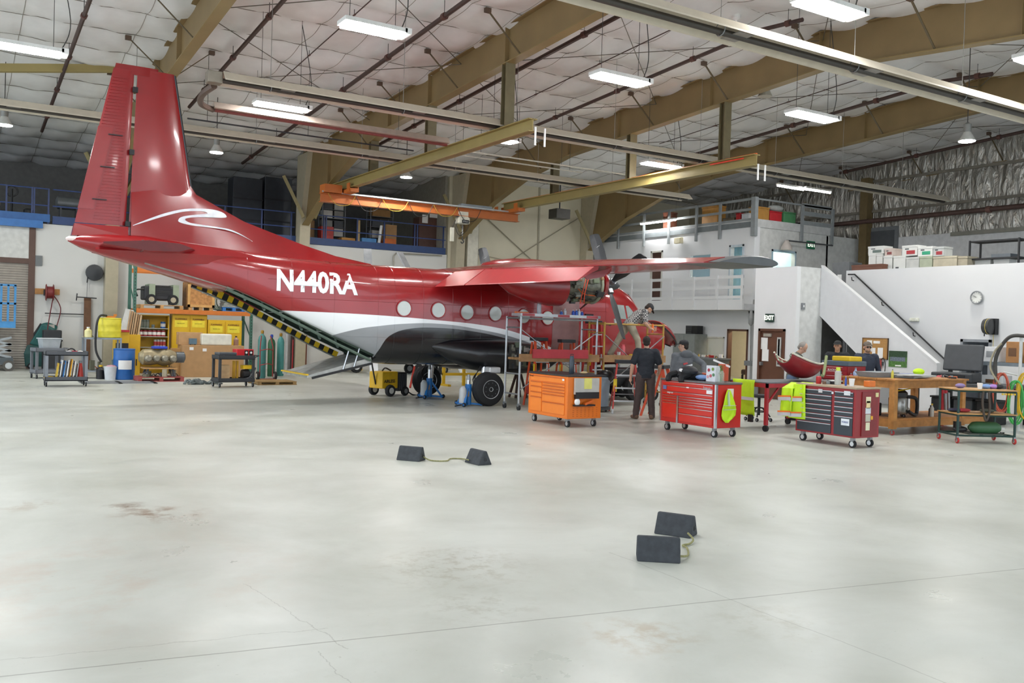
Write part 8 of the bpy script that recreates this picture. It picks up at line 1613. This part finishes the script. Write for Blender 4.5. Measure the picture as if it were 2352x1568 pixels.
def person(loc, rz, label, J, shirt, pants, shoes, hair=None, cap=None, long_sleeve=False, skin=None, beard=None, glasses=False, s=1.0, shirtvar=None, seed=0.0, belly=0.0):
    sk = skin or SKIN
    g = dict(pel=V(0, 0, .95), che=V(0, 0, 1.28), nek=V(0, 0, 1.47), hed=V(0, .03, 1.62), look=V(0, 1, 0), hip=(V(-.095, 0, .92), V(.095, 0, .92)), kne=(V(-.11, .02, .5), V(.11, .02, .5)), ank=(V(-.12, -.02, .09), V(.12, -.02, .09)),
             toe=(V(-.05, .2, 0), V(.05, .2, 0)), sho=(V(-.19, 0, 1.41), V(.19, 0, 1.41)), elb=(V(-.25, -.03, 1.12), V(.25, -.03, 1.12)), wri=(V(-.25, .06, .88), V(.25, .06, .88)), hup=(V(-1, 0, 0), V(1, 0, 0)), hdir=(V(0, .2, -1), V(0, .2, -1)), curl=(.6, .6))
    g.update(J); b = Blob(); pel, che, nek, hed = g['pel'], g['che'], g['nek'], g['hed']
    sp = (che-pel).normalized(); fr = (V(0, 1, 0)-sp*sp.y).normalized(); rt = V(1, 0, 0)
    def ring(p, w, d): return [p+rt*(w*math.cos(2*math.pi*i/16))+fr*(d*math.sin(2*math.pi*i/16)) for i in range(16)]
    def torso(k, top=True):
        mid = pel.lerp(che, .45); rs = [ring(pel-sp*.09, .15+k, .11+k), ring(pel, .165+k, .12+k), ring(mid, .15+k+belly*.3, .112+k+belly), ring(che, .18+k, .125+k), ring(che.lerp(nek, .55), .17+k, .105+k), ring(che.lerp(nek, .85), .09+k, .075+k)]
        return rs if top else rs[:2]
    b.loft(torso(0)); b.cap([che.lerp(nek, .7), nek, hed-V(0, 0, .05)], [.07, .056, .055])
    look = g['look'].normalized(); hr = look.cross(V(0, 0, 1)).normalized(); hu = hr.cross(look).normalized(); RM = Matrix((hr, look, hu)).transposed()
    def hp(x, y, z): return hed + RM @ V(x, y, z)
    def hell(bb, c, r, n=14, m=10): k0 = len(bb.v); bb.ell((0, 0, 0), r, n, m); bb.v[k0:] = [hp(*(Vector(c)+v)) for v in bb.v[k0:]]
    hell(b, (0, -.012, .037), (.079, .097, .094)); hell(b, (0, .022, -.03), (.058, .066, .082)); hell(b, (0, .045, -.085), (.034, .034, .026)); hell(b, (0, .094, -.018), (.013, .02, .026), 8, 6); hell(b, (0, .083, -.06), (.026, .012, .012), 8, 6)
    for x in (-1, 1): hell(b, (x*.077, -.008, -.01), (.011, .022, .032), 8, 6); hell(b, (x*.03, .075, .012), (.022, .014, .008), 8, 6)
    for i in (0, 1):
        b.cap([che.lerp(nek, .6), g['sho'][i], g['sho'][i].lerp(g['elb'][i], .5), g['elb'][i], g['elb'][i].lerp(g['wri'][i], .4), g['wri'][i]], [.075, .062, .05, .042, .04, .027]); hand(b, g['wri'][i], g['hdir'][i], g['hup'][i], g['curl'][i])
        b.cap([g['hip'][i], g['hip'][i].lerp(g['kne'][i], .5), g['kne'][i], g['kne'][i].lerp(g['ank'][i], .35), g['ank'][i]], [.095, .075, .056, .056, .038]); b.cap([g['ank'][i], g['ank'][i]+g['toe'][i]*.7-V(0, 0, .05)], [.04, .035])
    body = b.fuse('person', sk, None, .0085, 2); body.location = loc; body.rotation_euler = (0, 0, rz); body.scale = (s, s, s); tag(body, label, 'person')
    S = Blob(); S.loft(torso(.022)); S.cap([che.lerp(nek, .62), nek-V(0, 0, .015)], [.085, .068])
    for i in (0, 1):
        sh, el, wr = g['sho'][i], g['elb'][i], g['wri'][i]; S.cap([che.lerp(nek, .55), sh], [.09, .082])
        if long_sleeve: S.cap([sh, sh.lerp(el, .5), el, el.lerp(wr, .5), el.lerp(wr, .93)], [.082, .07, .062, .055, .042])
        else: S.cap([sh, sh.lerp(el, .45), sh.lerp(el, .72)], [.082, .075, .078])
    S.fuse('shirt', shirt, body, .012, 3, .007, seed)
    P = Blob(); P.loft([ring(pel-sp*.1, .16, .125), ring(pel, .172, .132), ring(pel+sp*.1, .165, .125)])
    for i in (0, 1): h, k, a = g['hip'][i], g['kne'][i], g['ank'][i]; P.cap([h, h.lerp(k, .5), k, k.lerp(a, .5), a+V(0, -.01, .0)], [.112, .092, .078, .074, .07])
    P.fuse('trousers', pants, body, .012, 3, .007, seed+3)
    for i in (0, 1):
        a = g['ank'][i]; f = g['toe'][i]; B_ = Blob(); B_.cap([a+V(0, 0, .02), a-V(0, 0, .03)-f*.2], [.052, .05]); B_.cap([a-V(0, 0, .045)-f*.25, a-V(0, 0, .045)+f*.4, a-V(0, 0, .052)+f*.78], [.044, .044, .036])
        zf = a.z-.088; B_.v = [V(v.x, v.y, max(v.z, zf)) for v in B_.v]; B_.fuse('shoe', shoes, body, .01, 1)
    if hair: H = Blob(); hell(H, (0, -.022, .04), (.083, .096, .094)); hell(H, (0, -.06, -.02), (.07, .05, .06)); H.fuse('hair', hair, body, .01, 1, .004)
    if cap:
        Hc = Blob(); hell(Hc, (0, -.015, .062), (.088, .104, .074)); Hc.v = [v for v in Hc.v]; c_ = Hc.fuse('cap', cap, body, .01, 2)
        Bm = MB(); pts = []
        for a in [math.radians(-62+k*15.5) for k in range(9)]: pts.append(hp(.082*math.sin(a), .075+.1*math.cos(a)*.95, .052-.02*math.cos(a)))
        base = [hp(.083*math.sin(a), .03+.05*math.cos(a), .06) for a in [math.radians(-70+k*17.5) for k in range(9)]]
        n_ = 9; Bm.add(base+pts, [(i, i+1, n_+i+1, n_+i) for i in range(n_-1)]); ob = Bm.build('cap_brim', cap, c_, smooth=True); ob.modifiers.new('t', 'SOLIDIFY').thickness = .006
    if beard: Bd = Blob(); hell(Bd, (0, .035, -.075), (.06, .058, .042)); Bd.fuse('beard', beard, body, .009, 1, .004)
    if glasses:
        G = MB()
        for x in (-.032, .032): k0 = len(G.v); G.ell((0, 0, 0), (.026, .006, .018), 10, 6); G.v[k0:] = [hp(x+v.x, .092+v.y, .002+v.z) for v in G.v[k0:]]
        G.bar(hp(-.07, .03, .006), hp(-.055, .088, .006), .006).bar(hp(.07, .03, .006), hp(.055, .088, .006), .006); G.build('sunglasses', BLACK, body, smooth=True)
    else:
        for x in (-.03, .03): E_ = MB(); E_.ell((0, 0, 0), (.011, .008, .008), 8, 6); E_.v = [hp(x+v.x, .079+v.y, -.001+v.z) for v in E_.v]; E_.build('eye', M('#2b2320', .3), body, smooth=True)
    return body
CF, CR = V(.527, .85, 0), V(.85, -.527, 0)                   # away from the camera, and to its right
FA = face(CF.x, CF.y)
# man in black shirt, back turned, watching the scaffold
p = fl(1480, 962)
person(p, FA-.05, 'man in a black T-shirt and brown trousers standing with his back turned', dict(hip=(V(-.1, 0, .92), V(.1, 0, .92)), kne=(V(-.14, .03, .5), V(.13, .03, .5)), ank=(V(-.19, -.03, .09), V(.15, .0, .09)), toe=(V(-.08, .19, 0), V(.07, .2, 0)), elb=(V(-.29, -.04, 1.12), V(.29, .0, 1.13)), wri=(V(-.31, .05, .86), V(.3, .2, .98)), hdir=(V(-.02, .15, -1), V(-.1, .9, -.35)), look=V(.12, 1, .12)),
       M('#1f242c', .8), M('#4a3d3b', .8), M('#6b5240', .7), hair=M('#2b221d', .8), s=.99, seed=1)
# man in grey hoodie beside him
p = fl(1533, 968)+Vector((.22, -.05, 0))
hd = person(p, FA+.25, 'man in a grey hooded sweatshirt and black cap behind the red tool chest', dict(pel=V(.04, 0, .93), che=V(.1, -.02, 1.25), nek=V(.12, .0, 1.43), hed=V(.1, .04, 1.58), look=V(-.85, .6, -.05), sho=(V(-.09, 0, 1.37), V(.29, -.02, 1.37)), elb=(V(-.13, .02, 1.08), V(.5, -.14, 1.2)), wri=(V(-.12, .12, .86), V(.42, -.3, 1.02)), hdir=(V(0, .2, -1), V(-.4, -.5, -.5)), hip=(V(-.06, 0, .9), V(.13, 0, .9))),
            M('#63676b', .85), M('#2a2c30', .8), BLACK, hair=M('#2a211b', .8), cap=M('#1b1c1e', .7), long_sleeve=True, s=.98, seed=2)
b_ = MB(); b_.ell((.12, -.1, 1.41), (.14, .06, .09), 12, 8); b_.build('hood', M('#5b5f63', .85), hd, smooth=True)
for k, (x, z, w, h, c_) in enumerate(((.07, 1.22, .1, .035, '#b9474a'), (.13, 1.17, .2, .035, '#d9dcdc'), (.09, 1.12, .16, .03, '#c9cdcd'))): MB().cb((x, -.158, z), (w, .012, h), ry=-.3).build('back_print', M(c_, .8), hd)
# man on the scaffold, bent over his work
fx = ony(1447, 815, 17.02).x; rzs = face(CR.x*.95+CF.x*.15, CR.y*.95+CF.y*.15)
PL = bpy.data.materials.new('plaid'); PL.use_nodes = True
def _plaid():
    nt = PL.node_tree; b = nt.nodes['Principled BSDF']; tc = nt.nodes.new('ShaderNodeTexCoord'); ck = nt.nodes.new('ShaderNodeTexChecker'); ck.inputs['Scale'].default_value = 26; ck.inputs[1].default_value = (*lin('#3c3c40'), 1); ck.inputs[2].default_value = (*lin('#a9a6a2'), 1); b.inputs['Roughness'].default_value = .85
    nt.links.new(tc.outputs['Object'], ck.inputs[0]); nt.links.new(ck.outputs[0], b.inputs['Base Color'])
_plaid()
sm_ = person((fx, 17.05, PLK+.004), rzs, 'man in a plaid shirt and khaki trousers bending over on the yellow scaffold', dict(pel=V(0, -.02, .83), che=V(0, .22, 1.06), nek=V(0, .36, 1.16), hed=V(0, .46, 1.22), look=V(.0, .6, -.8), hip=(V(-.1, -.04, .8), V(.1, -.02, .8)), kne=(V(-.16, -.24, .44), V(.14, .16, .45)), ank=(V(-.19, -.42, .09), V(.15, .2, .09)),
       toe=(V(-.05, .2, 0), V(.06, .2, 0)), sho=(V(-.19, .3, 1.13), V(.19, .3, 1.13)), elb=(V(-.28, .38, .84), V(.27, .3, .86)), wri=(V(-.14, .58, .78), V(.16, .45, .74)), hdir=(V(.3, .8, -.3), V(-.2, .8, -.2)), hup=(V(0, 0, 1), V(0, 0, 1)), curl=(1.3, 1.3)),
       PL, M('#a39a86', .8), M('#6c6860', .8), hair=M('#2f241d', .8), cap=M('#26272a', .7), beard=M('#3a2c24', .8), seed=5)
def body_pt(ob, v): return ob.location + Matrix.Rotation(ob.rotation_euler.z, 3, 'Z') @ (Vector(v)*ob.scale.x)
q = body_pt(sm_, (.13, .53, .70)); t = thing('squeeze_bottle', 'orange squeeze bottle held by the man on the scaffold', 'bottle', q); MB().lathe((0, 0, -.06), [(.025, 0), (.028, .02), (.028, .17), (.012, .2), (.008, .22)], 14).build('body', ORANGE, t, smooth=True)
q = body_pt(sm_, (-.12, .67, .73)); t = thing('mixing_jar', 'small jar with a blue lid held by the man on the scaffold', 'jar', q); MB().lathe((0, 0, -.05), [(.035, 0), (.038, .02), (.038, .1)], 14).build('jar', M('#b98a6a', .5), t, smooth=True); MB().lathe((0, 0, .05), [(.042, 0), (.042, .04), (.001, .04)], 14).build('lid', M('#27459c', .4), t)
# three men round the benches
person((15.55, 13.4, 0), face(CR.x*.8-CF.x*.5, CR.y*.8-CF.y*.5), 'grey-haired man in a green and grey sweater looking down at his hands', dict(che=V(0, .05, 1.27), nek=V(0, .1, 1.45), hed=V(0, .19, 1.57), look=V(.1, .75, -.6), sho=(V(-.19, .05, 1.39), V(.19, .05, 1.39)), elb=(V(-.27, .1, 1.1), V(.26, .1, 1.1)), wri=(V(-.1, .34, 1.13), V(.1, .36, 1.15)), hdir=(V(.6, .7, .1), V(-.6, .7, .1)), hup=(V(0, 0, 1), V(0, 0, 1)), curl=(1.0, 1.0)),
       M('#5d6258', .85), M('#5f7390', .8), BLACK, hair=M('#8f8a84', .8), long_sleeve=True, s=1.0, seed=7)
person((17.4, 13.72, 0), face(-CF.x*.95-CR.x*.3, -CF.y*.95-CR.y*.3), 'man in a black work shirt and black cap standing behind the red top chest', dict(look=V(.25, 1, .05), elb=(V(-.28, .02, 1.13), V(.28, .02, 1.13)), wri=(V(-.22, .25, 1.04), V(.22, .25, 1.04)), hdir=(V(.3, 1, -.1), V(-.3, 1, -.1)), hup=(V(0, 0, 1), V(0, 0, 1))),
       M('#1d1f24', .8), M('#24262a', .8), BLACK, hair=M('#221b17', .8), cap=M('#1a1b1d', .7), long_sleeve=True, skin=M('#b98a6e', .55, var=.06), s=1.0, seed=9)
person((17.2, 12.78, 0), face(-CF.x, -CF.y), 'bearded man in navy coveralls and sunglasses behind the timber workbench', dict(look=V(0, 1, .0), elb=(V(-.28, -.02, 1.13), V(.28, .04, 1.13)), wri=(V(-.25, .12, .92), V(.2, .26, 1.02)), hdir=(V(0, .3, -1), V(-.3, 1, -.1))),
       M('#2e3544', .8), M('#2b3240', .8), BLACK, hair=M('#3a2c22', .8), cap=M('#6a5f54', .8), beard=M('#8a6f5c', .8), long_sleeve=True, glasses=True, s=1.0, seed=12)
bpy.data.scenes.remove(TMP)
